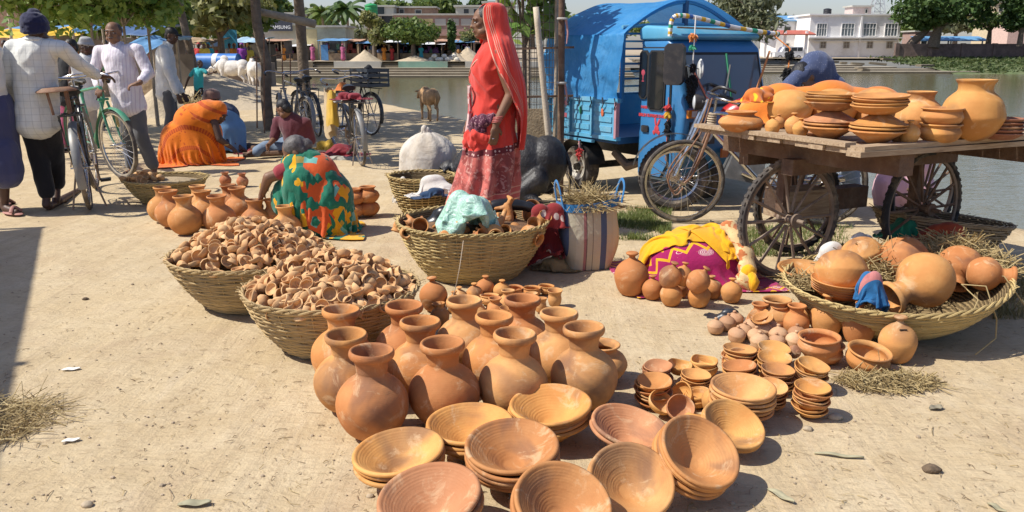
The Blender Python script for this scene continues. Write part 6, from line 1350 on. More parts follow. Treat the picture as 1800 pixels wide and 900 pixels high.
# ================================================================== POSTS, TREE GUARD, TRUNKS
def pole(name, label, pts, r, m, cat='pole', n=10, bumps=True):
    pts = spl([tuple(p) for p in pts], 5); rs = [lerp(r[0], r[1], i/(len(pts)-1))*(1+.09*noise.noise(V((i*.9, r[0]*50, 0)))) for i in range(len(pts))]
    return tag(MB().tube(pts, rs, n).build(name, m, None, sharp=None), label, cat)
b0 = gp(984, 342); pole('wooden_post', 'dark weathered wooden post standing in front of the blue tarpaulin', [b0, b0+V((.0,0,.9)), b0+V((-.01,0,2.2))], (.036,.03), OLDW, 'post')
b1 = gp(977, 345); pole('bamboo_pole', 'pale bamboo pole leaning against the wire tree guard', [b1, b1+V((-.09,0,.7)), b1+V((-.2,.02,1.72))], (.034,.028), mat('bamboo', (.50,.42,.31), .7, .15, 8, .004), 'pole')
GW = mat('guard_wire', (.14,.12,.10), .6, .3, 10); tgd = thing('tree_guard', 'wire mesh tree guard with thin bamboo stakes behind the woman in red', 'tree guard', gp(930, 335))
for k, (x, y) in enumerate(((-.3,0),(.25,.1),(.0,.5))): MB().tube([(x,y,0),(x*1.03,y,1.1),(x,y,2.4)], [.024,.02,.018], 8).build('stake', BARKP, tgd)
b = MB()
for (xa, ya_), (xb, yb2) in (((-.3,0),(.25,.1)),((.25,.1),(0,.5)),((0,.5),(-.3,0))):
    for i in range(34): z = .06+i*.07; b.tube([(xa,ya_,z),(xb,yb2,z)], .0025, 3, cap=False)
    for i in range(1, 9): t_ = i/9; b.tube([(lerp(xa,xb,t_),lerp(ya_,yb2,t_),0),(lerp(xa,xb,t_),lerp(ya_,yb2,t_),2.4)], .0025, 3, cap=False)
b.build('wire_mesh', GW, tgd, False, kind='stuff')
for z in (.35,.9,1.35,1.9): MB().bar((-.36,-.03,z), (.42,.0,z+.02), .02).build('cross_rail', OLDW, tgd, False)
for z, l in ((1.05,'lower'),(1.62,'upper')): q = gp(984, 342)+V((.0,-.03,z)); MB().ring((0,0,0), .04, .013, 'z', 16, 6).build('knot', mat('rag_grey', (.35,.33,.30), .9), tgd, loc=q-tgd.location); MB().tube([(.03,-.02,0),(.05,-.02,-.12),(.04,-.02,-.22)], [.012,.01,.006], 6).build('rag_end', mat('rag_pink', (.45,.24,.22), .9), tgd, loc=q-tgd.location)
MB().box((-.05,-.06,.55), (.42,.02,.5)).build('sacking_panel', mat('sacking', (.36,.27,.16)), tgd, False)
q = gp(925, 333); tree('sapling', 'leafy sapling growing inside the wire tree guard', (q.x-.02, q.y+.2, 0), 2.9, .9, 1.6, .03, L_BR, n=420, size=.11, clumps=7, trunkh=.5, seed=51)
# trunks at the left centre with a log between
g1 = gp(474, 228); g2 = gp(540, 205)
def trunk_tree(name, label, base, pts, r, crownc, cw, ch, leafm, n, seed, size=.16):
    t = thing(name, label, 'tree', base); p_ = spl(pts, 5); MB().tube(p_, [lerp(r[0], r[1], i/(len(p_)-1))*(1+.1*noise.noise(V((i*.8, seed, 0)))) for i in range(len(p_))], 12).build('trunk', BARK, t, sharp=None)
    random.seed(seed); b = MB(); m = MB()
    for i in range(16):
        c = V(crownc)+V((random.uniform(-.5,.5)*cw, random.uniform(-.5,.5)*cw, random.uniform(-.4,.4)*ch)); leaves(b, c, (cw*.2,cw*.2,ch*.25), n//16, size)
        m.tube([V(pts[-1]), V(pts[-1]).lerp(c,.5)+V((0,0,.2)), c], [r[1]*.5, r[1]*.3, .01], 5)
    m.build('limbs', BARK, t); b.build('crown', leafm, t, False); return t
trunk_tree('crooked_tree', 'crooked tree with a bent trunk left of the parked bicycles', g1, [(0,0,-.05),(-.02,0,.6),(.02,0,1.1),(-.08,0,1.7),(-.12,.1,2.4),(-.2,.2,3.6)], (.098,.075), (-2.9,-2.6,5.2), 5.2, 2.2, L_MD, 2600, 61)
trunk_tree('straight_tree', 'straight dark tree trunk behind the parked bicycles', g2, [(0,0,-.05),(-.02,0,1.2),(-.03,0,2.2),(-.1,0,4.)], (.118,.095), (-1.6,-2.6,5.9), 5., 2.4, L_MD, 2200, 62)
q = dp(455, 20, 14.6); q2 = dp(553, 42, 15.2); pole('log', 'pale log tied between the two tree trunks', [q, q.lerp(q2,.5), q2], (.06,.075), BARKP, 'log')
for x, y0, y1, Y in ((452,95,225,14.2),(465,60,240,13.8),(497,100,150,15.5),(511,95,150,15.5)):
    q, q2 = dp(x, y1, Y), dp(x-1, y0, Y); pole('iron_rod', 'thin rusty iron rod of the fence by the crooked tree, '+{452:'far left',465:'left',497:'third',511:'right'}[x]+' one', [q, q.lerp(q2,.5), q2], (.012,.012), RUST, 'rod', 6)
q, q2 = dp(440, 102, 14.3), dp(515, 94, 14.6); pole('iron_rod', 'rusty cross rod of the fence by the crooked tree', [q, q.lerp(q2,.5), q2], (.01,.01), RUST, 'rod', 6)
g0 = gp(344, 176); trunk_tree('thin_tree', 'thin dark tree trunk behind the girl in turquoise', g0, [(0,0,0),(.02,0,.9),(-.1,0,1.8),(-.2,0,2.6),(-.3,0,4)], (.11,.09), (-.2,0,4.6), 4., 2., L_DK, 1600, 63)
# young trees at the top left
for x, yb, Y, cx, l, sd, wd in [(222,150,14.5,225,'young leafy tree behind the man in the striped shirt',71,1.15),(264,160,15.0,272,'young leafy tree behind the man in the cap',72,.95),(165,150,14.2,150,'young leafy tree behind the navy turban',73,1.3),(60,150,14.,85,'young leafy tree at the top left',74,1.2)]:
    p = gp(x, yb+60); Yb = Y; X = (x-900)/F*Y*.97
    tree('young_tree', l, (X, Y, 0), 3.3, wd*1.6, 1.75, .03, L_BR, n=2200, size=.085, clumps=14, trunkh=.55, bark=BARKP, seed=sd)
for i, (px, Y, hp, cw, lm, l) in enumerate([(392,46,120,190,L_YL,'broad yellow green tree behind the cows'),(330,52,120,120,L_MD,'leafy tree behind the thin trunk'),(455,60,125,90,L_MD,'dark green tree left of the crooked trunk'),(290,40,115,90,L_MD,'green tree behind the young trees'),(20,38,130,120,L_DK,'dark tree at the top left corner'),(170,45,110,110,L_MD,'green tree above the yellow tarpaulin')]):
    ftree(px, 128 if Y > 42 else 135, Y, hp+20, cw, 'roadside_tree', l, lm, seed=80+i, size=.3, n=2200, chpx=80, clumps=14, tr=6)
# skyline trees round the far bank
random.seed(9)
for i in range(26):
    px = -40+i*74+random.uniform(-20,20); Y = random.uniform(170,240)
    if 1400 < px < 1560: continue
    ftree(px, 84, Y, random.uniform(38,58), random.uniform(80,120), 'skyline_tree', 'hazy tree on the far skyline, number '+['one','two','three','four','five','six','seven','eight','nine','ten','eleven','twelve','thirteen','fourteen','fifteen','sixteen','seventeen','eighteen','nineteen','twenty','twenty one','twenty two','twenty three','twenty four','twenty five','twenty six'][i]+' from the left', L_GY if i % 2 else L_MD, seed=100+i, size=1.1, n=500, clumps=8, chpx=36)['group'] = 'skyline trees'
# ================================================================== PEOPLE AND ANIMALS
SKIN = mat('skin_brown', (.20,.105,.062), .55, .12, 8, .0008, 90, spec=.35); SKIND = mat('skin_dark', (.085,.045,.03), .5, .15, 8, .0008, 90, spec=.4)
HAIR = mat('black_hair', (.012,.010,.010), .5, .3, 30, .004, 120); GHAIR = mat('grey_hair', (.10,.09,.085), .55, .5, 26, .004, 120); EYEW = mat('eye_white', (.62,.58,.52), .3); IRIS = mat('iris', (.015,.01,.008), .15); LIPM = mat('lips', (.17,.06,.05), .5)
def frame3(fwd, up=(0,0,1)):
    f = V(fwd).normalized(); r = f.cross(V(up)).normalized(); u = r.cross(f); return MX((r, f, u)).transposed()
def head_geo(b, c, M, s=1.):
    c = V(c)
    def e(p, r, rot=None): b.ball(c+M @ (V(p)*s), tuple(x*s for x in r), 14, 10, M=M @ rot if rot else M)
    e((0,-.008,.03), (.076,.094,.088)); e((0,.018,-.03), (.062,.07,.085)); e((0,.05,-.082), (.034,.034,.028)); e((0,.075,.028), (.058,.02,.014))
    e((0,.088,-.004), (.011,.016,.03)); e((0,.1,-.022), (.0145,.016,.012)); e((-.011,.09,-.026), (.01,.01,.008)); e((.011,.09,-.026), (.01,.01,.008))
    e((0,.081,-.05), (.025,.012,.008)); e((0,.08,-.061), (.021,.012,.008)); e((.04,.06,-.012), (.024,.022,.02)); e((-.04,.06,-.012), (.024,.022,.02))
    for sx in (-1, 1): e((sx*.078,-.008,-.005), (.009,.02,.033)); e((sx*.05,.02,-.06), (.025,.05,.03))
def head_parts(t, c, M, s=1., stache=None, brows=HAIR):
    c = V(c); w_ = lambda p: c+M @ (V(p)*s)
    for sx in (-1, 1):
        o = MB().ball((0,0,0), (.0125*s,.0065*s,.0065*s), 12, 8, M=M).build('eye', EYEW, t, loc=w_((sx*.03,.0795,.006))); MB().ball(M @ V((0,.0048*s,0)), (.006*s,.003*s,.006*s), 10, 6, M=M).build('iris', IRIS, o)
        MB().ball((0,0,0), (.021*s,.007*s,.0045*s), 10, 6, M=M).build('eyebrow', brows, t, loc=w_((sx*.031,.091,.031)))
    MB().ball((0,0,0), (.022*s,.009*s,.006*s), 12, 6, M=M).build('lips', LIPM, t, loc=w_((0,.089,-.055)))
    if stache: MB().ball((0,0,0), (.03*s,.012*s,.008*s), 12, 6, M=M).build('moustache', stache, t, loc=w_((0,.09,-.041)))
def hand_geo(b, w, d, n, s=1., curl=.5, side=1, spread=.12):
    """palm from wrist w along d, palm facing n; five fingers"""
    w, d = V(w), V(d).normalized(); n = V(n); n = (n-d*n.dot(d)).normalized(); x = d.cross(n)*side
    M = MX((x*side, d, n)).transposed() if side > 0 else MX((x, d, n)).transposed()
    b.cap(w-d*.01*s, w+d*.03*s, .024*s, .026*s); b.ball(w+d*.055*s, (.04*s,.045*s,.0165*s), 12, 8, M=frame3(d, n))
    for i, (off, L) in enumerate(((-.030,.072),(-.0105,.081),(.0105,.076),(.030,.060))):
        p = w+d*.085*s+x*off*s; dd = (d+x*off*spread*20*.12).normalized(); r = .0098*s
        for k in range(3):
            a = curl*(k+.6)*.75; q = p+(dd*cos(a)+n*sin(a))*L*s*(.42,.32,.26)[k]; b.cap(p, q, r, r*.9, 8); p = q; r *= .9
    p = w+d*.03*s-x*.03*s; q = p+(d*.7-x*.75+n*.2).normalized()*.04*s; b.cap(p, q, .013*s, .011*s, 8); b.cap(q, q+(d*.9-x*.15+n*.35).normalized()*.032*s, .011*s, .009*s, 8)
def foot_geo(b, ank, toe, s=1.):
    ank, toe = V(ank), V(toe); b.cap(ank, V((ank.x, ank.y, toe.z+.035*s))-(toe-ank)*.12, .033*s, .036*s); b.cap(V((ank.x, ank.y, toe.z+.03*s)), toe+V((0,0,.012*s)), .036*s, .024*s)
    sd = (toe-ank).cross(V((0,0,1))).normalized()
    for k in range(5): b.cap(toe+sd*(.018*(k-2))*s+V((0,0,.01*s)), toe+sd*(.019*(k-2))*s+(toe-ank).normalized()*.03*s*(1-.08*k)+V((0,0,.006*s)), .0105*s, .0095*s, 8)
def folds(a=.006, f=11., st=(1,1,.45), k=0):
    def g(c):
        q = V((c.x*f*st[0]+k, c.y*f*st[1], c.z*f*st[2])); return a*((1-abs(noise.noise(q)))*2-1.3+.6*noise.noise(q*2.2))
    return g
def chain(b, pts, rs):
    for (p, q), (r0, r1) in zip(zip(pts, pts[1:]), zip(rs, rs[1:])): b.cap(p, q, r0, r1)
def human(label, base, J, fwd, skin=SKIN, s=1., shirt=None, trousers=None, hair='short', sleeve=1., group=None, face=True, stache=None, hem=.0, voxel=.0085, hands=None, feet=True, hl=None, cat='person', lungi=None, hairm=HAIR, fold=.006):
    """J: joints in place coordinates; body is one remeshed surface, clothes are its parts"""
    base = V(base); L = {k: V(v)-base for k, v in J.items()}; t = thing('person', label, cat, base, group=group)
    M = frame3(fwd, J.get('up', (0,0,1)) if 'up' not in L else (L['up']+base))
    b = MB(); head_geo(b, L['head'], M, s); b.cap(L['neck']-V((0,0,.03)), L['head']-M @ V((0,.01,.04)), .052*s, .05*s)
    tor = [L['pelvis'], L['belly'], L['chest']]
    sh = [L['sl'], L['sr']]; wd = (L['sr']-L['sl']).normalized(); TM = None
    def torso(bb, k, lo=0.):
        up = (L['chest']-L['pelvis']).normalized(); side = wd; f = side.cross(up).normalized(); Mt = MX((side, f, up)).transposed()
        bb.ball(L['pelvis'], (.155*s*k,.115*s*k,.13*s), 16, 10, M=Mt); bb.ball(L['belly'], (.145*s*k,.11*s*k,.16*s), 16, 10, M=Mt); bb.ball(L['chest'], (.165*s*k,.12*s*k,.17*s), 16, 10, M=Mt)
        bb.cap(L['sl'], L['sr'], .062*s*k, .062*s*k); bb.cap(L['chest']+up*.06*s, L['neck'], .095*s*k, .055*s*k)
        if lo: bb.ball(L['pelvis']-up*lo*s, (.17*s*k,.125*s*k,.12*s), 16, 10, M=Mt)
    torso(b, .96)
    for sd in 'lr':
        if 'w'+sd in L: 
            chain(b, [L['s'+sd], L['e'+sd], L['w'+sd]], [.05*s,.04*s,.027*s])
            hd = (hands or {}).get(sd, {}); d = V(hd.get('d', L['w'+sd]-L['e'+sd])); hand_geo(b, L['w'+sd], d, hd.get('n', wd*(1 if sd == 'l' else -1)), s, hd.get('curl', .5), 1 if sd == 'l' else -1)
        if 'k'+sd in L:
            chain(b, [L['h'+sd], L['k'+sd], L['a'+sd]], [.085*s,.056*s,.036*s]); b.ball(L['k'+sd].lerp(L['a'+sd], .3), .052*s, 10, 8)
            if feet: foot_geo(b, L['a'+sd], L['t'+sd], s)
    me = remesh(b, voxel*s, 2); me.name = 'body'; me.materials.append(skin); ob('body', me, t)
    if face: head_parts(t, L['head'], M, s, stache)
    if hair == 'short':
        h = MB(); h.ball(L['head']+M @ V((0,-.02*s,.045*s)), (.081*s,.092*s,.083*s), 18, 12, M=M); h.ball(L['head']+M @ V((0,-.05*s,-.01*s)), (.074*s,.06*s,.075*s), 14, 10, M=M); rm('hair', h, hairm, t, .01, 1, lambda c: .003*noise.noise(c*70))
    if shirt:
        c = MB(); torso(c, 1.08)
        sd_ = wd; dn = (L['pelvis']-L['chest']).normalized(); ff = sd_.cross(-dn).normalized(); Mt = MX((sd_, ff, -dn)).transposed(); end = L['pelvis']+dn*hem*s
        for q in range(13): c.ball(L['chest'].lerp(end, q/12), (.172*s, .132*s+.003*q*(hem > .06), .12*s), 18, 10, M=Mt)
        for sd in 'lr':
            if 'w'+sd in L:
                e = L['e'+sd]; w_ = L['w'+sd]; pts = [L['s'+sd], e, e.lerp(w_, max(0, sleeve*2-1)*.93)] if sleeve > .5 else [L['s'+sd], L['s'+sd].lerp(e, sleeve*2)]
                chain(c, pts, [.062*s,.056*s,.043*s] if sleeve > .5 else [.062*s,.06*s])
        rm('shirt', c, shirt, t, .013*s, 7, lambda q, g=folds(fold*1.3, 10., (1,1,.6), base.x): g(q)+fold*.8)
        col = MB(); col.tube([L['neck']+M @ V((cos(a)*.066*s, sin(a)*.062*s-.01*s, .012*s-.022*s*(sin(a) > .3))) for a in [2*pi*i/20 for i in range(20)]], .016*s, 6, closed=True, ell=1.); col.build('collar', shirt, t)
    if trousers:
        c = MB(); side = wd; up = V((0,0,1)); Mt = frame3(side.cross(up) if abs(side.z) < .9 else (0,1,0))
        c.ball(L['pelvis'], (.152*s,.112*s,.12*s), 16, 10, M=Mt)
        for sd in 'lr':
            k_, a_ = L['k'+sd], L['a'+sd]; chain(c, [L['h'+sd], k_, k_.lerp(a_, J.get('cuff', .92))], [.092*s,.078*s,.07*s])
        rm('trousers', c, trousers, t, .014*s, 3, folds(fold, 9., (1,1,.5), 3))
    return t, L, M
def jp(Y): return lambda x, y, dy=0.: dp(x, y, Y+dy)
CHECKW = cloth('white_check_shirt', (.66,.66,.62), checks((.40,.40,.38), .055, .09), fold=.02, fs=8, stretch=(1,1,.5)); CHECKL = cloth('lavender_check_shirt', (.66,.62,.66), checks((.40,.30,.42), .03, .25, False), fold=.018, fs=8, stretch=(1,1,.5)); WSH = cloth('pale_shirt', (.66,.66,.63), None, fold=.02, fs=8, stretch=(1,1,.5))
BLKC = cloth('black_trousers', (.012,.012,.015), None, fold=.015, fs=7); GRYC = cloth('grey_trousers', (.10,.10,.105), None, fold=.015, fs=7); NAVY = cloth('navy_wool', (.012,.014,.05), None, fold=.012, fs=16)
# --- man in the navy turban, seen from behind
Y = 7.05; j = jp(Y); base = gp(72, 366)
J = dict(head=j(63,52), neck=j(62,72,-.01), chest=j(60,100), belly=j(62,150), pelvis=j(66,192), sl=j(22,84,.0), sr=j(106,84,.0), el=j(8,135,-.05), wl=j(22,182,.1), er=j(140,112,.15), wr=j(172,134,.4), hl=j(50,205), kl=j(68,275,.05), al=j(82,342,0), tl=gp(92,362)+V((0,.16,.0)), hr=j(84,205), kr=j(96,268,.15), ar=j(100,325,.25), tr=gp(108,345)+V((.02,.3,0)))
t, L, M = human('man in a navy turban, white checked shirt and black trousers, holding the black bicycle', base, J, (.25,1,.0), SKIND, 1.0, CHECKW, BLKC, None, .97, face=True, hem=.13, hands={'r': {'d': (1,.6,-.1), 'n': (0,-.2,-1), 'curl': .7}})
b = MB(); hc = L['head']+V((0,0,.045))
b.ball(hc+V((0,-.01,.01)), (.1,.112,.09), 18, 12)
for k in range(5): b.ring(hc+V((0,-.01,-.045+.026*k)), .092-.012*max(0,k-2)**1.3, .02, 'z', 26, 7, M=Euler((.25-.12*k,.1*(k%2),0)).to_matrix())
b.ball(hc+V((0,.0,.095)), (.045,.05,.03), 12, 8); rm('turban', b, NAVY, t, .011, 1, folds(.004, 24., (1,1,2.5)))
# --- moustached man facing the viewer
Y = 9.2; j = jp(Y); base = gp(238, 304)
J = dict(head=j(199,58,-.03), neck=j(204,78), chest=j(208,105), belly=j(216,140), pelvis=j(225,172), sl=j(242,88,-.02), sr=j(176,90,.05), el=j(262,128,-.05), wl=j(245,146,-.28), er=j(165,128,.0), wr=j(176,158,-.25), hl=j(240,180), kl=j(248,240,-.05), al=j(270,292,0), tl=gp(274,303)+V((.03,-.1,0)), hr=j(216,180), kr=j(226,240,-.05), ar=j(232,292,0), tr=gp(228,306)+V((-.02,-.1,0)))
t, L, M = human('moustached man in a lavender striped shirt facing the viewer behind the green bicycle', base, J, (.05,-1,-.08), SKIN, .98, CHECKL, GRYC, None, .9, stache=mat('grey_stubble', (.16,.14,.13), .9), hem=.10, hands={'l': {'d': (-.8,-.4,-.2), 'n': (0,.2,-1), 'curl': .9}, 'r': {'d': (.3,-1,-.1), 'n': (0,0,-1), 'curl': .9}})
h = MB(); h.ball(L['head']+M @ V((0,-.032,.038)), (.084,.087,.074), 16, 10, M=M); rm('hair', h, mat('short_grey_hair', (.05,.045,.042), .8, .4, 40), t, .01, 1)
# --- man in the cap, profile to the right
Y = 13.2; j = jp(Y); base = gp(300, 241)
J = dict(head=j(302,63), neck=j(296,78), chest=j(290,98), belly=j(290,125), pelvis=j(294,155), sl=j(290,88,.15), sr=j(288,88,-.15), el=j(302,130,.2), wl=j(322,165,.15), er=j(296,128,-.22), wr=j(312,166,-.2), hl=j(298,162,.09), kl=j(304,200,.09), al=j(300,232,.09), tl=gp(308,240)+V((.1,.1,0)), hr=j(294,162,-.09), kr=j(300,200,-.09), ar=j(296,232,-.09), tr=gp(304,243)+V((.1,-.05,0)))
t, L, M = human('young man in a black cap and loose white shirt looking down to the right', base, J, (1,-.15,-.35), SKIND, 1.03, WSH, GRYC, 'short', .97, hem=.1)
b = MB(); b.ball(L['head']+M @ V((0,-.015,.06)), (.085,.1,.06), 16, 10, M=M); b.ball(L['head']+M @ V((0,.105,.045)), (.065,.065,.012), 14, 6, M=M); rm('cap', b, mat('cap_black', (.015,.016,.017), .8), t, .01, 1)
# --- man cropped by the left edge
Y = 6.9; j = jp(Y); base = gp(2, 380)
J = dict(head=j(-45,60), neck=j(-42,80), chest=j(-38,110), belly=j(-30,150), pelvis=j(-20,190), sl=j(-70,92,.05), sr=j(-12,92,-.05), el=j(-90,140), wl=j(-80,190), er=j(-5,150,-.05), wr=j(5,190,.15), hl=j(-30,205,.05), kl=j(-22,280,.1), al=j(-15,345,.1), tl=gp(-5,362)+V((.05,.1,0)), hr=j(-6,205,-.03), kr=j(6,278,-.05), ar=j(8,352,-.03), tr=gp(14,377)+V((.1,-.04,.02)))
t, L, M = human('man in blue grey lungi and pink sandals cropped by the left edge', base, J, (1,.3,0), SKIND, 1.0, WSH, None, 'short', .97, hem=.12)
b = MB(); 
for f_ in (0,): b.cap(L['pelvis'], (L['kl']+L['kr'])/2, .2, .2); b.cap(L['kl']+V((0,0,.05)), L['kl']-V((0,0,.12)), .13, .14); b.cap(L['kr']+V((0,0,.05)), L['kr']-V((0,0,.12)), .13, .14)
rm('lungi', b, cloth('blue_lungi', (.06,.065,.14), None, fold=.02, fs=7), t, .016, 3, folds(.008, 9.))
SAND_ = mat('sandal_pink', (.36,.17,.14), .7)
for k in 'lr':
    d = (L['t'+k]-L['a'+k]); d.z = 0; d.normalize(); c = L['a'+k].lerp(L['t'+k], .6); c.z = .014; b = MB(); b.ball(c, (.048,.13,.014), 16, 6, M=frame3(d)); o = b.build('sandal', SAND_, t); sd = d.cross(V((0,0,1)))
    MB().tube(spl([tuple(L['t'+k]+sd*.05+V((0,0,.01))), tuple(L['t'+k]-d*.03+V((0,0,.055))), tuple(L['t'+k]-sd*.05+V((0,0,.01)))], 4), .016, 7, ell=.5).build('strap', SAND_, o)
# --- people behind them
Y = 11.0; j = jp(Y); base = gp(152, 272)
J = dict(head=j(152,82), neck=j(150,98), chest=j(150,118), belly=j(150,145), pelvis=j(150,172), sl=j(170,108), sr=j(130,108), el=j(178,140), wl=j(172,170), er=j(124,140), wr=j(128,170), hl=j(158,180), kl=j(160,225), al=j(160,262), tl=gp(162,274), hr=j(142,180), kr=j(142,225), ar=j(142,262), tr=gp(140,274))
t, L, M = human('dark man with a grey head wrap and white vest behind the turbaned man', base, J, (.3,-1,-.1), SKIND, .97, WSH, cloth('cream_cloth', (.45,.40,.32), None), 'none', .0, hem=.1)
b = MB(); 
for k in range(4): b.ring(L['head']+V((0,0,.03+.024*k)), .088-.012*k, .018, 'z', 20, 6, M=Euler((.2*(k%2),.15,0)).to_matrix())
b.ball(L['head']+V((0,0,.07)), (.08,.09,.06), 14, 8); rm('head_wrap', b, cloth('grey_wrap', (.36,.36,.36), None), t, .012, 1)
Y = 11.6; j = jp(Y); base = gp(122, 266)
J = dict(head=j(124,84), neck=j(124,98), chest=j(123,118), belly=j(122,145), pelvis=j(122,170), sl=j(142,108), sr=j(104,108), el=j(148,140), wl=j(144,168), er=j(98,140), wr=j(104,168), hl=j(130,180), kl=j(130,222), al=j(130,258), tl=gp(130,268), hr=j(114,180), kr=j(114,222), ar=j(114,258), tr=gp(113,268))
human('dark haired person in black beside the man with the grey head wrap', base, J, (-.4,-1,-.2), SKIND, .95, BLKC, cloth('pink_cloth', (.50,.12,.22), None), 'short', .6, hem=.05)
# --- girl in turquoise
Y = 21.; j = jp(Y); base = gp(350, 180)
J = dict(head=j(352,112,-.03), neck=j(350,120), chest=j(349,130), belly=j(349,143), pelvis=j(349,154), sl=j(342,123,.06), sr=j(358,124,-.06), el=j(331,138,.05), wl=j(324,158,.05), er=j(366,130,-.1), wr=j(374,128,-.1), hl=j(346,157,.04), kl=j(345,168,.03), al=j(345,177,.03), tl=gp(346,181)+V((.04,0,0)), hr=j(353,157,-.04), kr=j(353,168,-.03), ar=j(353,177,-.03), tr=gp(354,181)+V((.04,0,0)))
def dots(c, sc, th):
    def f(T, co, col):
        v = T.n('TexVoronoi'); T.set(v.inputs[0], co); v.inputs['Scale'].default_value = sc; v.inputs['Randomness'].default_value = .3; return T.mix(T.math('LESS_THAN', v.outputs['Distance'], th), col, c)
    return f
human('girl in a turquoise top and black trousers with white dots, arm raised', base, J, (1,-.3,0), SKIND, .72, cloth('turquoise', (.03,.33,.36), None), cloth('dotted_trousers', (.015,.015,.02), dots((.6,.6,.6), 14., .3)), 'short', .3, voxel=.011)
# --- hunched and squatting figures: cloth over a crouched body
def crouch(label, base, lumps, m, head, hfwd, hcover, arms=(), skin=SKIND, s=1., amp=.012, fr=8., voxel=.016, extra=None, cname='saree', hands=True, face=True):
    base = V(base); t = thing('person', label, 'person', base); M = frame3(hfwd)
    b = MB(); head = V(head)-base; head_geo(b, head, M, s); b.cap(head-M @ V((0,.02,.03))*s, V(lumps[0][0])-base, .05*s, .09*s)
    for (p, r) in lumps: b.ball(V(p)-base, r*.8 if not isinstance(r, tuple) else tuple(x*.8 for x in r), 12, 8)
    for a in arms:
        q = [V(x)-base for x in a]; chain(b, q, [.05*s,.042*s,.028*s][:len(q)])
        if hands: hand_geo(b, q[-1], q[-1]-q[-2], (.2,.3,-1), s, .6)
    me = remesh(b, .009*s, 2); me.name = 'body'; me.materials.append(skin); ob('body', me, t)
    if face: head_parts(t, head, M, s)
    c = MB()
    for (p, r) in lumps: c.ball(V(p)-base, r, 16, 10)
    if hcover == 'veil':
        c.ball(head+M @ V((0,-.03,.02)), (.1,.11,.12), 16, 10, M=M); c.cap(head-M @ V((0,.04,.02)), V(lumps[0][0])-base, .1, .13)
    rm(cname, c, m, t, voxel, 9, lambda q, g=folds(amp, fr, (1,1,.5), base.x), g2=folds(amp*.45, fr*2.6, (1,1,.35), 4): g(q)+g2(q)+amp*1.3)
    if hcover in (HAIR, GHAIR):
        h = MB(); h.ball(head+M @ V((0,-.02,.04))*s, (.084*s,.096*s,.085*s), 18, 12, M=M); h.ball(head+M @ V((0,-.1,.0))*s, (.05*s,.045*s,.045*s), 12, 8, M=M); h.ball(head+M @ V((0,-.05,-.01))*s, (.076*s,.06*s,.07*s), 12, 8, M=M)
        rm('hair', h, hcover, t, .009, 1, lambda q: .003*noise.noise(V((q.x*40, q.y*90, q.z*40))))
    return t, base, head, M
# woman in green and orange
Y = 6.15; j = jp(Y); base = gp(560, 404)
def greenpat(T, co, col):
    sn = T.n('VectorMath', operation='SNAP'); T.set(sn.inputs[0], co); sn.inputs[1].default_value = (.018,)*3; s = T.sep(sn.outputs[0])
    d = T.math('ADD', T.math('ADD', s[0], T.math('MULTIPLY', s[2], .45)), T.math('MULTIPLY', T.noise(sn.outputs[0], 6., 2), .5))
    band = T.math('LESS_THAN', T.math('ABSOLUTE', T.math('SUBTRACT', d, .40)), .075); band = T.math('MULTIPLY', band, T.math('GREATER_THAN', s[2], .1))
    c = patches([((.70,.36,.015), .535)], 7., .4, .022)(T, co, col); c = T.mix(band, c, (.64,.13,.025)); return patches([((.14,.43,.36), .64), ((.70,.36,.015), .60)], 9., .3, .02)(T, co, c)
GREENS = cloth('green_orange_saree', (.012,.17,.125), greenpat, fold=.02, fs=7, stretch=(1,1,.35))
t, bs, hd, M = crouch('squatting woman in a green, orange and yellow saree arranging the clay pots', base,
    [(j(527,298,.0), (.12,.12,.13)), (j(555,318,.02), (.16,.16,.2)), (j(575,350,.02), (.17,.19,.2)), (j(562,380,0), (.2,.2,.14)), (j(540,360,-.08), (.15,.12,.2)), (j(505,350,-.02), (.09,.1,.13)), (j(590,378,.03), (.12,.16,.14)), (j(530,330,-.1), (.12,.1,.16)), (j(548,290,.0), (.1,.11,.09))],
    cloth('green_under', (.012,.15,.09), None, fold=.02, fs=7), j(521,268,-.0), (-1,-.1,-.75), GHAIR, [(j(515,298,-.05), j(472,312,-.1), j(462,338,-.05))], SKIN, 1.0, .017, 8.5, .013)
b = MB(); chain(b, [V(j(520,296,-.04))-bs, V(j(494,303,-.08))-bs], [.075,.062]); rm('blouse', b, cloth('maroon_blouse', (.26,.03,.04), None), t, .012, 2, folds(.004, 14.))
if 0: b.tube(spl([tuple(V(j(545,268,-.02))-bs), tuple(V(j(556,300,-.17))-bs), tuple(V(j(560,340,-.2))-bs), tuple(V(j(540,385,-.22))-bs)], 6), [.05+.012*sin(i) for i in range(19)], 10, ell=.55); b.build('saree_fold', cloth('orange_fold', (.62,.14,.03), patches([((.70,.36,.015), .54)], 6., .5, .04), fold=.015), t, sharp=None, label='orange pleated saree end over her back')
def gpat(T, co, col):
    sn = T.n('VectorMath', operation='SNAP'); T.set(sn.inputs[0], co); sn.inputs[1].default_value = (.03,.03,.03); u = sn.outputs[0]; s = T.sep(u)
    c = T.mix(T.ramp(T.noise(u, 6.5, 2, .5, .3), [(.49,0),(.495,1)]), col, (.72,.36,.012)); c = T.mix(T.math('LESS_THAN', T.math('ABSOLUTE', T.math('SUBTRACT', T.math('ADD', s[0], T.math('MULTIPLY', T.noise(u, 9., 1), .25)), .52)), .13), c, (.62,.10,.022))
    return T.mix(T.ramp(T.noise(T.map(u, (1,1,1), (0,0,0), (5,2,0)), 9., 1, .5), [(.63,0),(.635,1)]), c, (.16,.42,.36))
GSH = uvcloth('green_block_print', (.012,.17,.105), gpat)
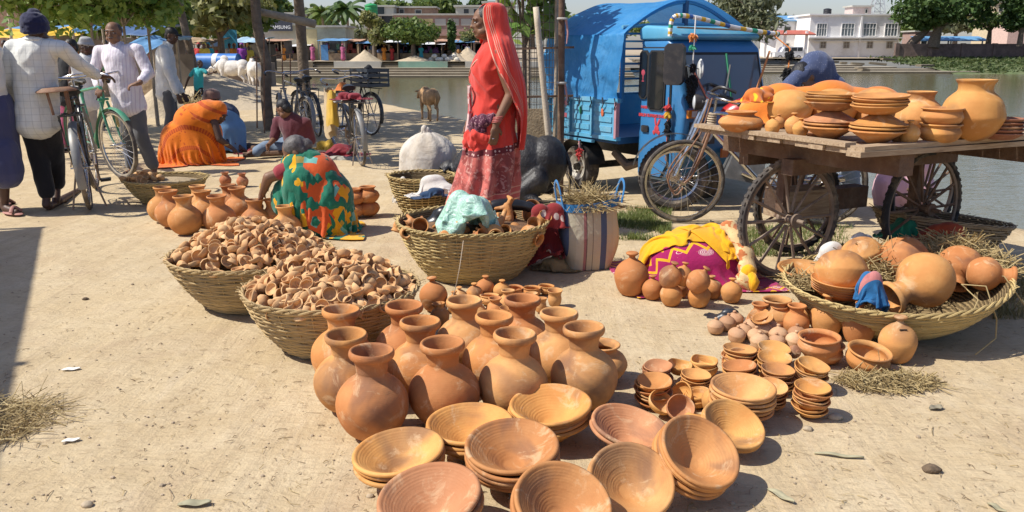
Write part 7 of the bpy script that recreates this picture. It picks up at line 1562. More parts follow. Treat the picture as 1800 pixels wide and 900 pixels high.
GC = [(V(p)-bs, r) for p, r in [(j(527,298,.0), (.12,.12,.13)), (j(555,318,.02), (.16,.16,.2)), (j(575,350,.02), (.17,.19,.2)), (j(562,380,0), (.2,.2,.14)), (j(540,360,-.08), (.15,.12,.2)), (j(505,350,-.02), (.09,.1,.13)), (j(590,378,.03), (.12,.16,.14)), (j(530,330,-.1), (.12,.1,.16))]]
so_ = sheet('saree_drape', GSH, t, (.92,.86), (84,80), V(j(556,302,.0))-bs+V((.02,.0,.12)), GC, .15, seed=12, wob=.05, comp=.76, lift=.022, tilt=(0,.6,0), steps=90, fric=.85, label='green, orange and yellow block printed saree cloth over her back')
b = MB(); q = V(j(464,332,-.05))-bs
for k in range(3): b.ring(q+V((.004*k,0,.012*k)), .034, .004, 'z', 18, 5, M=Euler((0,.5,0)).to_matrix())
b.build('bangles', mat('bangle_gold', (.55,.35,.08), .35), t)
# woman under the orange saree
Y = 10.1; j = jp(Y); base = gp(335, 284)
def orprint(T, co, col):
    s = T.sep(co); zz = T.math('FRACT', T.math('MULTIPLY', T.math('ADD', s[2], T.math('MULTIPLY', s[0], .5)), 6.)); return T.mix(T.math('MULTIPLY', T.math('LESS_THAN', zz, .25), .8), col, (.42,.05,.01))
t, bs, hd, M = crouch('squatting woman bent forward under a bright orange printed saree', base, [(j(366,198,.0), (.17,.17,.14)), (j(345,215,0), (.24,.22,.22)), (j(322,245,0), (.24,.23,.22)), (j(345,262,0), (.3,.26,.16)), (j(310,262,0), (.18,.2,.14)), (j(365,235,-.03), (.15,.16,.22))],
    cloth('orange_saree', (.70,.17,.012), orprint, fold=.02, fs=7), j(384,200), (1,-.2,-.6), 'veil', [(j(376,215,-.1), j(386,245,-.15), j(405,258,-.1))], SKIND, 1., .009, 6.)
OC = [(V(p)-bs, r) for p, r in [(j(366,198,.0), (.17,.17,.14)), (j(345,215,0), (.24,.22,.22)), (j(322,245,0), (.24,.23,.22)), (j(345,262,0), (.3,.26,.16)), (j(310,262,0), (.18,.2,.14)), (j(365,235,-.03), (.15,.16,.22)), (j(384,200), (.11,.12,.12))]]
def opat(T, co, col):
    s = T.sep(co); b1 = T.math('LESS_THAN', T.math('FRACT', T.math('MULTIPLY', s[1], 5.)), .22); v = T.n('TexVoronoi'); T.set(v.inputs[0], co); v.inputs['Scale'].default_value = 20.
    c = T.mix(T.math('MULTIPLY', T.math('LESS_THAN', v.outputs['Distance'], .2), .8), col, (.42,.05,.01)); c = T.mix(T.math('MULTIPLY', b1, T.math('ADD', .45, T.math('MULTIPLY', T.math('LESS_THAN', T.math('FRACT', T.math('MULTIPLY', s[0], 40.)), .5), .4))), c, (.36,.035,.008)); return c
sheet('saree_drape', uvcloth('orange_block_print', (.70,.17,.010), opat), t, (1.3,1.2), (88,80), V(j(348,200,.0))-bs+V((0,0,.2)), OC, .2, seed=14, wob=.05, comp=.8, lift=.02, tilt=(0,-.45,0), steps=90, fric=.85, label='orange printed saree cloth hanging in folds')
MB().ring(V(j(398,254,-.11))-bs, .04, .006, 'z', 16, 5).build('bangle', mat('bangle_gold', (.55,.35,.08)), t)
# man in blue with a brown head wrap behind her
Y = 11.3; j = jp(Y); base = gp(398, 262)
t, bs, hd, M = crouch('crouching man in dark blue with a light blue shoulder cloth and brown head wrap', base, [(j(395,205), (.18,.2,.18)), (j(402,228), (.2,.22,.2)), (j(398,246), (.24,.25,.13))], cloth('dark_blue_shirt', (.02,.035,.08), None), j(372,172,.0), (-.4,-.6,-.7), 'none', [(j(385,215,-.1), j(395,240,-.2), j(418,255,-.15))], SKIND, 1., .01, 7., cname='shirt')
b = MB(); b.ball(hd+V((0,.02,.05)), (.11,.12,.075), 14, 8)
for k in range(3): b.ring(hd+V((0,.01,.0+.03*k)), .1-.008*k, .02, 'z', 20, 6)
rm('head_wrap', b, cloth('brown_wrap', (.20,.115,.085), None), t, .012, 1)
sheet('shoulder_cloth', uvcloth('light_blue_cloth', (.12,.25,.42)), t, (.62,.5), (44,38), V(j(398,180,-.05))-bs, [(V(j(395,205))-bs, (.19,.21,.19)), (V(j(402,228))-bs, (.21,.23,.21))], .3, seed=16, wob=.03, label='light blue cloth over his back')
# man in maroon
Y = 10.6; j = jp(Y); base = gp(515, 272)
J = dict(head=j(499,192,-.05), neck=j(508,206), chest=j(516,222), belly=j(522,242), pelvis=j(525,262,.03), sl=j(488,214,.06), sr=j(538,216,-.02), el=j(482,244,.0), wl=j(473,254,-.18), er=j(548,250,.0), wr=j(520,262,.25), hl=j(510,264,.1), kl=j(468,258,.05), al=j(450,268,-.12), tl=j(438,270,-.15), hr=j(528,266,.2), kr=j(500,250,.5), ar=j(480,262,.5), tr=j(466,266,.45))
t, L, M = human('seated man in a maroon polo shirt with his back turned, working on the ground', base, J, (-.7,.3,-.55), SKIN, 1.0, cloth('maroon_shirt', (.105,.025,.035), None, fold=.015), cloth('jeans', (.16,.22,.30), None), 'short', .45, hem=.05, fold=.005)
# bending man behind the cart
Y = 6.75; j = jp(Y); base = gp(1415, 380)
J = dict(head=j(1412,138,-.1), neck=j(1425,130,-.05), chest=j(1435,128), belly=j(1428,170), pelvis=j(1425,215,.1), sl=j(1412,128,-.12), sr=j(1450,126,.02), el=j(1380,160,-.2), wl=j(1395,190,-.25), er=j(1472,150,-.05), wr=j(1460,190,-.15), hl=j(1410,228,.05), kl=j(1402,300,-.1), al=j(1398,362,-.05), tl=gp(1385,380), hr=j(1440,228,.1), kr=j(1492,290,.0), ar=j(1498,335,.05), tr=j(1480,350,0.), up=V((0,.2,1)))
t, L, M = human('man in a navy dotted shirt bending over behind the pots on the cart', base, J, (-.6,-.6,-.9), SKIN, 1.0, cloth('dotted_navy', (.055,.075,.15), dots((.26,.28,.34), 60., .16), fold=.012), cloth('jeans', (.16,.22,.30), None), 'short', .5)
# person in pink squatting beyond the cart
Y = 7.1; j = jp(Y); base = gp(1590, 372)
crouch('person wrapped in pale pink cloth squatting at the water behind the cart', base, [(j(1592,250), (.16,.15,.16)), (j(1595,290), (.19,.18,.2)), (j(1590,330), (.23,.2,.18)), (j(1570,335), (.16,.15,.2))], cloth('pink_wrap', (.60,.36,.41), None, fold=.02), j(1578,218), (.2,1,-.3), 'veil', [(j(1580,260,.1), j(1560,290,.25), j(1552,300,.35))], SKIN)
# --- the woman in red
Y = 6.1; base = gp(868, 411); base.z = 0; wr = thing('person', 'woman in a bright red saree and veil walking past the baskets', 'person', base, R(104)); W2 = frame3((0,1,0)).to_3x3()
fw = V((0,1,-.06)); hc = V((0,.055,1.535)); M = frame3(fw)
b = MB(); head_geo(b, hc, M, .98); b.cap((0,.0,1.36), (0,.03,1.48), .05, .047); b.ball((0,0,1.18), (.16,.11,.2), 14, 10); b.ball((0,0,.95), (.16,.12,.2), 14, 10); b.cap((-.15,0,1.33), (.15,0,1.33), .05, .05)
chain(b, [(-.165,0,1.325),(-.205,-.085,1.05),(-.215,.03,.84)], [.05,.04,.026]); hand_geo(b, (-.215,.03,.84), (-.02,.12,-1), (.9,.3,0), .98, .35, -1)
chain(b, [(.165,0,1.325),(.21,-.02,1.05),(.2,.12,.86)], [.05,.04,.026]); hand_geo(b, (.2,.12,.86), (0,.3,-1), (-.9,.2,0), .98, .5, 1)
for sx, f in ((-1,-.1),(1,.16)): chain(b, [(sx*.09,0,.88),(sx*.09,f*.7+.05,.47),(sx*.085,f,.08)], [.08,.055,.036]); foot_geo(b, (sx*.085,f,.08), (sx*.09,f+.14,.005))
me = remesh(b, .0072, 2); me.name = 'body'; me.materials.append(SKIN); ob('body', me, wr); head_parts(wr, hc, M, .98)
h = MB(); h.ball(hc+M @ V((0,-.018,.04)), (.08,.093,.08), 18, 12, M=M); h.ball(hc+M @ V((0,-.11,-.02)), (.045,.05,.045), 12, 8); rm('hair', h, HAIR, wr, .009, 1)
RED = (.62,.05,.034)
def sareecol(T, co, col):
    s = T.sep(co); z = T.math('ADD', s[2], T.math('ADD', T.math('MULTIPLY', s[1], .16), T.math('MULTIPLY', T.noise(co, 3., 2), .05)))
    lowp = T.mix(T.ramp(T.noise(co, 7., 4, .6, .6), [(.46,0),(.56,.8)]), (.52,.13,.105), (.20,.035,.03)); lowp = T.mix(T.ramp(T.noise(co, 26., 3, .5, 1.), [(.56,0),(.6,.55)]), lowp, (.62,.34,.28))
    hemz = T.math('LESS_THAN', z, .37); lowp = T.mix(hemz, lowp, (.56,.13,.11)); st_ = T.math('MULTIPLY', T.math('LESS_THAN', T.math('FRACT', T.math('MULTIPLY', z, 22.)), .3), hemz); lowp = T.mix(st_, lowp, (.68,.36,.25))
    v = T.n('TexVoronoi'); T.set(v.inputs[0], co); v.inputs['Scale'].default_value = 34.; v.inputs['Randomness'].default_value = .1
    bd = T.mix(T.math('LESS_THAN', v.outputs['Distance'], .3), (.14,.02,.025), (.65,.45,.40)); out = T.mix(T.math('LESS_THAN', z, .70), col, bd); return T.mix(T.math('LESS_THAN', z, .655), out, lowp)
SAR = cloth('red_saree', RED, sareecol, fold=.02, fs=6, stretch=(1,1,.4), weave=True)
SEC = [(.03,.10,.235,.27),(.12,.095,.245,.27),(.24,.085,.24,.255),(.45,.045,.215,.225),(.62,.02,.2,.205),(.78,.015,.175,.185),(.92,0,.16,.168),(1.02,.0,.145,.155),(1.12,.012,.15,.16),(1.22,.018,.142,.175),(1.31,.004,.115,.185),(1.37,-.005,.085,.15),(1.42,.0,.06,.075)]   # z, centre forward, half depth, half width
SS = spl(SEC, 6)
def sar(u, v):
    i = v*(len(SS)-1); k = min(int(i), len(SS)-2); f = i-k; z, c, dpt, wd = (lerp(a, b_, f) for a, b_ in zip(SS[k], SS[k+1])); a = 2*pi*u
    up_ = min(1, max(0, (z-.7)/.3)); dn_ = 1-min(1, max(0, (z-.3)/.5)); ph = z*9+cos(a)*2.4
    dg = z*26+sin(a)*5.5+cos(a)*2.+2.2*noise.noise(V((cos(a)*1.5, sin(a)*1.5, z*4)))
    rip = .021*up_*((1-abs(sin(dg)))**2-.35)*(.55+.7*noise.noise(V((cos(a)*2, sin(a)*2, z*3))))*(1-max(0, (z-1.3)/.12)) + .03*dn_*sin(a*9+z*3+2*noise.noise(V((cos(a), sin(a), z*2)))) + .014*noise.noise(V((cos(a)*3, sin(a)*3, z*6)))+.01*sin(a*13+z*5)*(1-up_)
    x, y = -sin(a), cos(a)
    return (x*(wd+rip), c+y*(dpt+rip), z)
MB().grid(sar, 128, 110, True).build('saree', SAR, wr, sharp=None)
VK = spl([(0,1.668,.0,.012,.012,1.15),(.05,1.665,.012,.07,.065,1.1),(.13,1.635,.018,.108,.092,.95),(.24,1.56,.012,.122,.108,.92),(.36,1.46,-.005,.125,.13,.95),(.46,1.385,-.012,.13,.19,.95),(.58,1.25,-.03,.145,.25,1.12),(.70,1.1,-.055,.16,.262,1.5),(.85,.88,-.085,.15,.25,1.95),(1.,.66,-.09,.12,.2,2.2)], 5)
def veil(u, v):
    K = VK
    for k in range(len(K)-1):
        if K[k+1][0] >= v or k == len(K)-2: break
    f = (v-K[k][0])/max(1e-6, K[k+1][0]-K[k][0]); _, z, c, dpt, wd, a0 = (lerp(a, b_, f) for a, b_ in zip(K[k], K[k+1]))
    a = lerp(a0, 2*pi-a0*(1 if v < .45 else 1.25), u); lo = max(0, v-.3)
    rip = .018*lo*sin(a*11+v*6)+.012*lo*sin(a*23+v*3)+.006*noise.noise(V((a*3, v*9, 2)))*min(1, v*5)
    if 1.3 < z < 1.42: pass
    return V((-sin(a)*(wd+rip), c+cos(a)*(dpt+rip), z - .05*abs(sin(a))*max(0, v-.8)*2))
vl = MB().grid(lambda u, v: tuple(veil(u, v)), 90, 70); 
VEIL = cloth('red_veil', (.64,.052,.036), None, fold=.012, fs=9, stretch=(1,1,.3)); vo = vl.build('veil', VEIL, wr, sharp=None); md = vo.modifiers.new('thick', 'SOLIDIFY'); md.thickness = .004
for u0, wdt in ((.010,.005),(.05,.0032),(.075,.0026),(.10,.0026)):
    def stf(u, v, u0=u0, wdt=wdt):
        vv = .06+.80*v; uu = u0+wdt*(u-.5)*2+.06*v*(u0 > .03); p = veil(uu, vv); q = p-V((0,-.02,p.z)); q.z = 0; q = q.normalized()*.006; return tuple(p+q)
    o = MB().grid(stf, 2, 60).build('veil_stripe', mat('stripe_cream', (.64,.42,.31), .85), vo, sharp=None)
b = MB(); b.cap((-.155,0,1.315), (-.175,-.035,1.24), .05, .046); rm('blouse', b, cloth('magenta_blouse', (.42,.04,.17), None), wr, .011, 2, folds(.004, 16.))
b = MB(); b.tube(spl([(-.15,.02,1.34),(-.06,.12,1.28),(.02,.155,1.2),(.1,.14,1.12)], 5), [.02]*16, 8, ell=.4); b.build('neck_border', mat('stripe_cream', (.68,.55,.42)), wr)
b = MB()
for p_, r_ in (((-.165,.05,.875),.042),((-.145,.1,.86),.048),((-.11,.14,.845),.05),((-.13,.12,.80),.045),((-.08,.165,.81),.042)): b.ball(p_, r_, 12, 8)
rm('waist_knot', b, cloth('purple_knot', (.09,.02,.045), lambda T, co, col: T.mix(T.ramp(T.noise(co, 60., 2), [(.58,0),(.62,1)]), col, (.40,.22,.24)), fold=.02, fs=16), wr, .009, 1, folds(.013, 24.), label='gathered dark purple cloth at her waist')
b = MB()
for p_, r_ in (((-.12,.15,.755),.05),((-.15,.1,.735),.045),((-.07,.185,.745),.045),((-.11,.16,.70),.045),((-.06,.2,.70),.036)): b.ball(p_, r_, 12, 8)
rm('saree_tuck', b, VEIL, wr, .009, 1, folds(.012, 19.))
b = MB(); b.grid(lambda u, v: (-.02+.06*(u-.5)+.01*sin(v*9), lerp(.165,.215,max(0,v-.35)/.65)+.012+.01*sin(u*9+v*4), lerp(1.1,.64,v)), 10, 24); o = b.build('saree_end', cloth('white_pink_end', (.62,.42,.40), patches([((.50,.10,.10), .54)], 16.), fold=.01), wr, sharp=None, label='pale pink hanging end of the saree'); o.modifiers.new('thick', 'SOLIDIFY').thickness = .006
b = MB()
for k in range(4): b.ring(V((-.215,.022-.004*k,.86+.011*k)), .034, .0045, 'z', 20, 6, M=Euler((-.15,0,0)).to_matrix())
b.build('bangles', mat('bangle_red', (.45,.12,.10), .3), wr)
b = MB(); b.ring(V((-.238,.052,.742)), .009, .0022, 'z', 12, 4); b.build('finger_ring', mat('silver', (.6,.6,.6), .25, metal=1), wr)
MB().ball(hc+M @ V((-.014,.105,-.018)), .0035, 8, 6).build('nose_stud', mat('bangle_gold', (.55,.35,.08)), wr)
# --- small figures in the far market
SK2 = SKIND
FARC = [((.5,.05,.05),'red'),((.6,.22,.03),'orange'),((.04,.3,.32),'turquoise'),((.25,.05,.3),'purple'),((.6,.58,.55),'white'),((.55,.4,.05),'yellow'),((.06,.1,.3),'blue'),((.4,.1,.2),'pink'),((.05,.05,.06),'black'),((.1,.25,.1),'green')]
def mini(label, p, h, c, pose=0, seed=0):
    t = thing('person', label, 'person', p); s = h/1.6; random.seed(seed)
    b = MB(); b.ball((0,0,1.5*s), (.09*s,.1*s,.115*s), 12, 8); b.cap((0,0,1.2*s),(0,0,1.45*s), .09*s,.05*s); b.cap((-.18*s,0,1.3*s),(.18*s,0,1.3*s),.05*s,.05*s)
    for sx in (-1,1): b.cap((sx*.19*s,0,1.28*s),(sx*.23*s,.05*s,1.0*s),.045*s,.035*s); b.cap((sx*.23*s,.05*s,1.0*s),(sx*.2*s,-.1*s,.8*s),.035*s,.03*s); b.cap((sx*.09*s,0,.8*s),(sx*.1*s,.02*s,.05*s),.08*s,.04*s); b.cap((sx*.1*s,.02*s,.03*s),(sx*.1*s,-.1*s,.02*s),.035*s,.03*s)
    rm('body', b, SK2, t, .03*s, 1)
    b = MB(); b.ball((0,0,1.12*s), (.19*s,.14*s,.26*s), 12, 8); b.cap((-.17*s,0,1.3*s),(.17*s,0,1.3*s),.07*s,.07*s)
    for sx in (-1,1): b.cap((sx*.19*s,0,1.28*s),(sx*.22*s,.04*s,1.06*s),.065*s,.055*s)
    if pose: b.cap((0,0,.95*s),(0,.02*s,.25*s),.17*s,.24*s); b.ball((0,.03*s,1.53*s),(.11*s,.1*s,.12*s),10,8)
    else:
        for sx in (-1,1): b.cap((sx*.09*s,0,.85*s),(sx*.1*s,.02*s,.15*s),.11*s,.075*s)
    rm('clothes', b, mat('far_'+c[1], c[0], .9, .2, 4), t, .035*s, 2); b = MB().ball((0,.03*s,1.56*s), (.095*s,.1*s,.085*s), 10, 6); 
    if not pose: b.build('hair', HAIR, t)
    return t
k = 0
for px, Yf, h, ci, pose, l in [(604,82.5,1.6,7,1,'in pink before the blue kiosk'),(741,83,1.5,2,1,'in turquoise under the wide tree'),(676,84.2,1.5,1,1,'in orange beside the white awning'),(551,83,1.6,7,1,'in pale pink at the yellow wall'),(822,84,1.6,4,0,'in white near the turquoise roof'),(690,84.5,1.4,0,1,'in red in front of the white awning'),(483,83,1.5,0,1,'in red under the brown awning'),(500,83.5,1.5,1,1,'in orange under the brown awning'),
     (352,42,1.6,0,1,'in red left of the blue roll'),(338,45,1.6,0,1,'in red behind the girl in turquoise'),(362,40,1.6,5,1,'in yellow above the blue roll'),(369,41,1.6,2,1,'in turquoise above the blue roll'),(388,46,1.5,0,1,'in bright red beyond the blue roll'),(427,44,1.6,3,1,'in purple beyond the cows'),(414,46,1.6,1,1,'in rust orange beyond the cows'),(406,48,1.6,4,0,'in white beyond the cows'),(440,45,1.5,5,1,'in yellow at the right of the cows'),(330,40,1.6,8,0,'in black by the thatched roof'),(318,34,1.6,1,1,'in an orange shawl behind the man in the cap'),
     (12,30,1.6,8,0,'in black behind the left edge man'),(96,26,1.6,7,1,'in pink left of the head wrapped man'),(108,28,1.6,6,0,'in blue under the yellow tarpaulin'),(128,30,1.6,1,1,'in orange under the yellow tarpaulin'),(188,28,1.6,9,0,'in green behind the moustached man'),(258,30,1.6,0,1,'in red by the blue tent')]:
    x, _ = S(px, px, Yf); z = .15 if Yf > 79 else 0.; k += 1
    mini('distant market person '+l, (x*.975, Yf, z), h, FARC[ci], pose, k)
# --- cows, calf, buffalo
def quad(label, loc, rz, s, m, kind='cow', hump=True, headdown=0., horns=True, lying=False, hairm=None, tail=True, voxel=.02, belly=1.):
    t = thing(kind, label, kind, loc, rz, scale=s); b = MB()
    b.ball((.0,0,.86), (.62,.245*belly,.29*belly), 16, 12); b.ball((.38,0,.90), (.28,.235,.33), 14, 10); b.ball((-.42,0,.92), (.28,.235,.27), 14, 10); b.ball((.05,0,.78), (.42,.26*belly,.26*belly), 14, 10)
    if hump: b.ball((.36,0,1.22), (.17,.09,.13), 12, 8)
    hz_ = 1.16-headdown; hd_ = V((.98,0,hz_)); b.cap((.5,0,1.0), (.82,0,hz_-.02), .19, .12); b.ball(hd_-V((.06,0,0)), (.13,.1,.12), 12, 8); b.cap(hd_, hd_+V((.2,0,-.2)), .09, .062); b.ball(hd_+V((.22,0,-.22)), (.07,.07,.055), 10, 8); b.ball((.62,0,.84), (.12,.04,.2), 10, 8)
    for sy in (-1, 1):
        b.ball(hd_+V((-.08,sy*.15,.03)), (.04,.1,.035), 10, 6)
        if not lying:
            b.cap((.42,sy*.13,.76), (.43,sy*.13,.42), .095, .058); b.cap((.43,sy*.13,.42), (.42,sy*.13,.09), .05, .038); b.cap((.42,sy*.13,.08), (.45,sy*.13,.03), .05, .05)
            b.cap((-.46,sy*.13,.85), (-.34,sy*.14,.58), .15, .085); b.cap((-.34,sy*.14,.58), (-.52,sy*.14,.40), .075, .05); b.cap((-.52,sy*.14,.40), (-.48,sy*.14,.09), .046, .038); b.cap((-.48,sy*.14,.08), (-.45,sy*.14,.03), .05, .05)
        else:
            b.cap((.42,sy*.2,.7), (.6,sy*.26,.6), .1, .07); b.cap((.6,sy*.26,.6), (.3,sy*.3,.58), .06, .045); b.cap((-.35,sy*.22,.75), (-.1,sy*.32,.62), .15, .09); b.cap((-.1,sy*.32,.62), (-.4,sy*.36,.57), .07, .05)
    me = remesh(b, voxel, 3, lambda c: .006*noise.noise(c*6)); me.name = 'body'; me.materials.append(m); bo = ob('body', me, t)
    if tail: q = MB(); q.tube(spl([(-.66,0,1.02),(-.74,.02,.85),(-.72,.03,.6),(-.7,.02,.45)], 4), [.03,.028,.026,.024,.022,.02,.018,.016,.016,.03,.04,.03,.012], 8); q.build('tail', m, t)
    if horns:
        for sy in (-1,1): q = MB(); q.tube(spl([tuple(hd_+V((-.1,sy*.07,.1))), tuple(hd_+V((-.13,sy*.17,.17))), tuple(hd_+V((-.1,sy*.17,.3)))], 4), [.026,.024,.022,.02,.018,.016,.012,.009,.004], 8); q.build('horn', mat('horn', (.10,.085,.07), .5), t)
    for sy in (-1,1): MB().ball(hd_+V((.04,sy*.085,.03)), .018, 8, 6).build('eye', IRIS, t)
    return t
WC = mat('cow_white', (.66,.62,.56), .8, .1, 4, dirt=(.42,.34,.25,.5), dn=3)
for px, py, rz, s, l in [(378,151,2.2,.8,'white cow turned away, left of the three'),(413,157,R(170),.84,'white humped cow standing side on, middle of the three'),(449,160,R(115),.8,'white cow at the right, partly behind the crooked trunk')]:
    p = gp(px, py); quad(l, (p.x, p.y, 0), rz, s, WC, headdown=.35)
p = gp(755, 211); quad('small brown calf standing at the edge of the water', (p.x, p.y, 0), R(116), .52, mat('calf_brown', (.44,.26,.12), .8, .25, 5, dirt=(.12,.07,.04,.5), dn=4), 'calf', False, .16, False, voxel=.024)
p = gp(945, 367); quad('black water buffalo lying behind the woman in red', (p.x-.19, p.y+.12, -.5), R(168), .86, mat('buffalo_black', (.014,.0135,.015), .5, .4, 5, .006, 30, dirt=(.07,.06,.05,.5), dn=3), 'buffalo', False, .36, False, True, voxel=.018, belly=1.2)
bf_ = [o for o in COL.objects if o.name.startswith('buffalo')][0]; bf_.location.z = -.39; bf_.scale = (.66,.86,.86)
# ================================================================== LEFT SIDE MARKET
def tent(label, px0, px1, y0, y1, Y, m, dep=3., h2=.5, posts=True, name='tarpaulin_tent'):
    x0, x1 = (px0-900)/F*Y*.975, (px1-900)/F*Y*.975; zt, zb = dp(900,y0,Y).z, dp(900,y1,Y).z; w_ = x1-x0; t = thing(name, label, 'tent', ((x0+x1)/2, Y, 0))
    o = MB().grid(lambda u, v: ((u-.5)*w_*1.04, v*dep, lerp(zb, zt, min(1, v*1.7)) - .12*sin(pi*u*3)*(.3) - .1*sin(pi*u)+.05*noise.noise(V((u*6, v*4, px0)))), 16, 8).build('roof', m, t, sharp=None); o.modifiers.new('thick','SOLIDIFY').thickness = .01
    if posts:
        for sx in (-.48,.48):
            for y in (0.05, dep*.6): MB().tube([(sx*w_, y, 0), (sx*w_*1.01, y, (zb if y < 1 else zt)-.05)], .035, 6).build('post', BARKP, t)
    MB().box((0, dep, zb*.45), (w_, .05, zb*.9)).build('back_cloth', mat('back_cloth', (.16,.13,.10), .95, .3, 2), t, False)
    MB().box((0, .7, .35), (w_*.8, .8, .7)).build('counter', TAN, t, False)
    return t
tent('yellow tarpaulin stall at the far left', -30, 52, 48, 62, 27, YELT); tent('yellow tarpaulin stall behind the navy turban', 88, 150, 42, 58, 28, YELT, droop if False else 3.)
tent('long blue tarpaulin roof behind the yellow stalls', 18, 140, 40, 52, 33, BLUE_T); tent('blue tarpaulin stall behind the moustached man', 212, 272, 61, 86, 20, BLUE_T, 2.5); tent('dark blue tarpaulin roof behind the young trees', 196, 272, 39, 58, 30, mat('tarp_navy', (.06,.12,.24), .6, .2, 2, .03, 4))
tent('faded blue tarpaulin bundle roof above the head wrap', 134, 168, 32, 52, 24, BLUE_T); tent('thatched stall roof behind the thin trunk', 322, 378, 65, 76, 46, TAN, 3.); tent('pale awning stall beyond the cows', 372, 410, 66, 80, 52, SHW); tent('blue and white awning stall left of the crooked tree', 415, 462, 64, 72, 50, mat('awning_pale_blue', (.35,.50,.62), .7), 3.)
p = dp(404, 85, 49); tag(MB().box((0,0,0), (.9,.1,2.4)).build('blue_door_panel', mat('door_cyan', (.06,.36,.62), .6), None, False, loc=(p.x, p.y, 1.2)), 'bright blue door panel standing beyond the cows', 'panel')
wallbox('brick_house_wall', (-40-900)/F*34, (22-900)/F*34, 36, 36.3, 0, 4.2, BRICKM, 'brown brick wall at the top left corner behind the stalls')
b1 = gp(12, 190); pole('bamboo_pole', 'thin bamboo pole of the yellow stall at the left edge', [dp(20,70,20), dp(17,40,20), dp(13,12,20)], (.035,.03), mat('bamboo', (.50,.42,.31)))
p = dp(384, 108, 31); o = MB().lathe(spl([(0,-.72),(.26,-.72),(.28,-.68),(.28,.68),(.26,.72),(0,.72)], 2), 24).build('blue_roll', mat('drum_blue', (.04,.17,.48), .45), None, loc=(p.x, p.y, p.z), rot=(0,pi/2,R(-8))); tag(o, 'large blue plastic drum lying on its side above the cows', 'drum')
MB().lathe([(.283,-.14),(.285,-.1),(.285,.0),(.283,.04)], 24).build('white_band', mat('band_white', (.7,.7,.7), .6), o)
tag(MB().box((p.x+1.0, p.y+.5, .42), (1.5, 1.2, .84)).build('market_platform', mat('platform_wood', (.24,.18,.13), .9, .3, 2), None, False), 'low brown platform carrying the blue drum', 'platform')
mound((370-900)/F*23, 23.5, 0, 2.5, .75, 'sand heap behind the man in the cap', seed=21); mound((398-900)/F*19.5, 20., 0, 1.4, .2, 'long sand heap in front of the cows', seed=22); mound((268-900)/F*17, 17.5, 0, .9, .62, 'pale sand heap between the two standing men', seed=23)
straw('dry brushwood at the feet of the man in the cap', gp(318, 195), (.9,.5,.35), 420, .5, 31, .006, .5, 'brushwood')
for i, (px, py, r, m, l) in enumerate([(455,268,(.25,.12,.06),REDC,'red cloth on the ground left of the seated man'),(598,272,(.3,.16,.1),cloth('maroon_rag', (.22,.02,.03), None),'dark red bundle on the ground behind the green saree'),(575,262,(.2,.12,.09),MUST,'mustard cloth bundle beside the dark red one'),(600,280,(.3,.08,.03),cloth('grey_rag', (.38,.36,.30), None),'grey rag on the ground before the loaded bicycle'),(430,262,(.4,.25,.05),mat('leather_goods', (.10,.06,.045), .8, .5, 12),'dark heap of shoes and tools before the crouching man')]):
    p = gp(px, py); crumple('ground_bundle', l, 'bundle', (p.x, p.y, -.01), r, m, 60+i, voxel=.018)
for i, (px, py, a) in enumerate(((468,278,.3),(478,272,-.2),(490,276,.1))):
    p = gp(px, py); tag(MB().tube([(-.28*cos(a),-.28*sin(a),.05+.03*i),(.28*cos(a),.28*sin(a),.06+.03*i)], .035, 8).build('wooden_last', OLDW, None, loc=(p.x,p.y,0)), 'brown wooden stick in the tool pile, '+['lowest','middle','topmost'][i], 'stick')
# awning outside the left edge that shades the corner
t = thing('shop_awning', 'grey cloth awning on bamboo posts outside the left edge', 'awning', (-6, 4.2, 0))
A_, B_ = V((-4.25,3.0,2.6)), V((-5.75,5.9,2.6)); n_ = V((-.89,-.45,0)); o = MB().add([A_-V((-6,4.2,0))+V((.9,-1.8,0)), B_-V((-6,4.2,0)), B_+n_*2.6-V((-6,4.2,-.3)), A_+n_*2.6-V((-6,4.2,-.3))+V((.9,-1.8,0))], [(0,1,2,3)]).build('roof', mat('awning_grey', (.3,.28,.25), .9), t, False); o.modifiers.new('thick','SOLIDIFY').thickness = .02
for q in (A_, B_, B_+n_*2.6, A_+n_*2.6): MB().tube([(q.x+6, q.y-4.2, 0), (q.x+6, q.y-4.2, 2.6)], .03, 6).build('post', BARKP, t)
# ================================================================== LITTER
random.seed(77)
def scatter(label, n, fn, m, name, area):
    b = MB()
    for _ in range(n): fn(b, area())
    o = b.build(name, m, None, False, kind='stuff'); o['label'] = label; return o
def near():
    while True:
        p = gp(random.uniform(-100,1900), random.uniform(300,1000)**1.0)
        t_ = (p-P0).dot(DN)
        if t_ < -.3: return V((p.x, p.y, hz(p.x, p.y)))
def twig(b, p):
    a = random.uniform(0,6.28); L = random.uniform(.01,.035)*(1 if random.random() < .92 else 2.6); d = V((cos(a),sin(a),0))*L; k = V((random.gauss(0,.2),random.gauss(0,.2),0))*L
    b.tube([p-d*.5+V((0,0,.003)), p+k+V((0,0,.004+random.random()*.006)), p+d*.5+V((0,0,.003))], random.uniform(.0006,.0014), 3, cap=False)
def pebble(b, p):
    r = random.uniform(.002,.0055)*(1 if random.random() < .97 else 1.8); b.ball(p+V((0,0,r*.3)), (r*random.uniform(.8,1.4), r, r*.7), 6, 4)
scatter('short dry twigs strewn over the ground', 1100, twig, mat('twig', (.22,.15,.085), .9, .4, 20), 'twigs', near); scatter('bits of straw strewn over the ground', 700, twig, STRAW, 'straw_bits', near); scatter('pebbles and clods strewn over the ground', 1100, pebble, mat('pebble', (.36,.28,.19), .95, .4, 20), 'pebbles', near)
LF = mat('dry_leaf', (.33,.30,.19), .7, .3, 14); PAP = mat('paper', (.70,.68,.62), .7)
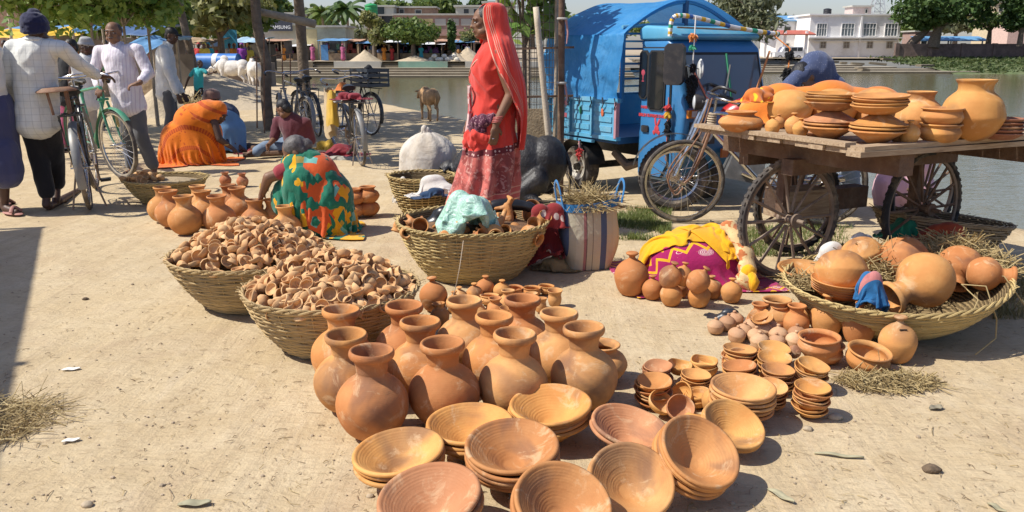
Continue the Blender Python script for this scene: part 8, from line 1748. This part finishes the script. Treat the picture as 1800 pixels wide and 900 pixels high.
def flatleaf(label, px, py, L, wd, rz, m=LF, name='leaf', lift=.012, cat='leaf'):
    lift *= .5
    p = gp(px, py); o = MB().grid(lambda u, v: ((u-.5)*L, (v-.5)*wd*(sin(pi*min(1,max(0,u*.94+.03)))**.7), .004+lift*(abs(v-.5)*2)**2+lift*.8*sin(u*5)**2), 12, 4).build(name, m, None, sharp=None, loc=(p.x, p.y, hz(p.x,p.y)), rot=(0,0,rz)); o.modifiers.new('thick','SOLIDIFY').thickness = .0015; tag(o, label, cat); return o
flatleaf('curled pale green leaf at the bottom left of the bowls', 342, 886, .1, .035, .1); flatleaf('long dry leaf right of the leaning bowls', 1475, 800, .16, .018, -.25); flatleaf('dry pale leaf at the bottom right edge of the bowl shadow', 1372, 872, .1, .028, -1.0); flatleaf('small dry leaf near the hay', 1645, 718, .06, .035, .3, mat('leaf_brown', (.22,.19,.13), .8)); flatleaf('green leaf at the bottom right corner', 1752, 893, .06, .02, -1.2)
flatleaf('scrap of white paper on the ground at the left', 125, 649, .075, .03, .2, PAP, 'paper_scrap', .008, 'paper'); flatleaf('scrap of white paper beside the dry hay', 125, 775, .06, .025, .3, PAP, 'paper_scrap', .008, 'paper')
for i, (px, py, r, l) in enumerate([(150,525,.02,'dark clod on the bare ground left of the basket'),(153,886,.02,'grey stone at the bottom left'),(1638,826,.034,'brown dung clod at the lower right'),(650,870,.014,'small dry seed pod left of the front bowls'),(1420,755,.02,'stone at the edge of the bowl shadow'),(1468,735,.03,'pale clod beside the front saucer stack')]):
    p = gp(px, py); tag(MB().ball((0,0,0), (r*.95,r*.72,r*.5), 12, 8, fn=lambda q: q*(1+.25*noise.noise(q*60+V((px,0,0))))).build('clod', mat('dung', (.13,.09,.055), .95, .4, 30, .01, 60) if i in (0,2) else mat('stone', (.40,.32,.22), .9, .3, 20, .004, 60), None, loc=(p.x,p.y,hz(p.x,p.y)+r*.22)), l, 'clod')
b = MB(); random.seed(8)
def blade(b, p):
    h = random.uniform(.02,.06); a = random.uniform(0,6.28); d = V((cos(a),sin(a),0)); w_ = d.cross(V((0,0,1)))*.003; tip = p+d*h*random.uniform(.2,.9)+V((0,0,h)); b.add([p-w_, p+w_, tip], [(0,1,2)])
def patch(px0, px1, py0, py1):
    def f():
        while True:
            p = gp(random.uniform(px0,px1), random.uniform(py0,py1))
            if noise.noise(p*2.2+V((3,0,0))) > -.12+random.uniform(-.2,.3): return V((p.x,p.y,hz(p.x,p.y)))
    return f
scatter('short green grass patch behind the yellow bundle', 5200, blade, leafmat('grass', (.09,.14,.03), (.22,.24,.08)), 'grass', patch(1045,1180,366,422)); scatter('short green grass under the cart', 3600, blade, leafmat('grass', (.09,.14,.03), (.22,.24,.08)), 'grass', patch(1280,1500,398,450)); scatter('dry grass tufts at the right by the water', 1500, blade, leafmat('grass_dry', (.2,.17,.08), (.36,.3,.15)), 'dry_grass', patch(1745,1830,470,560))
bpy.data.scenes.remove(TMP)
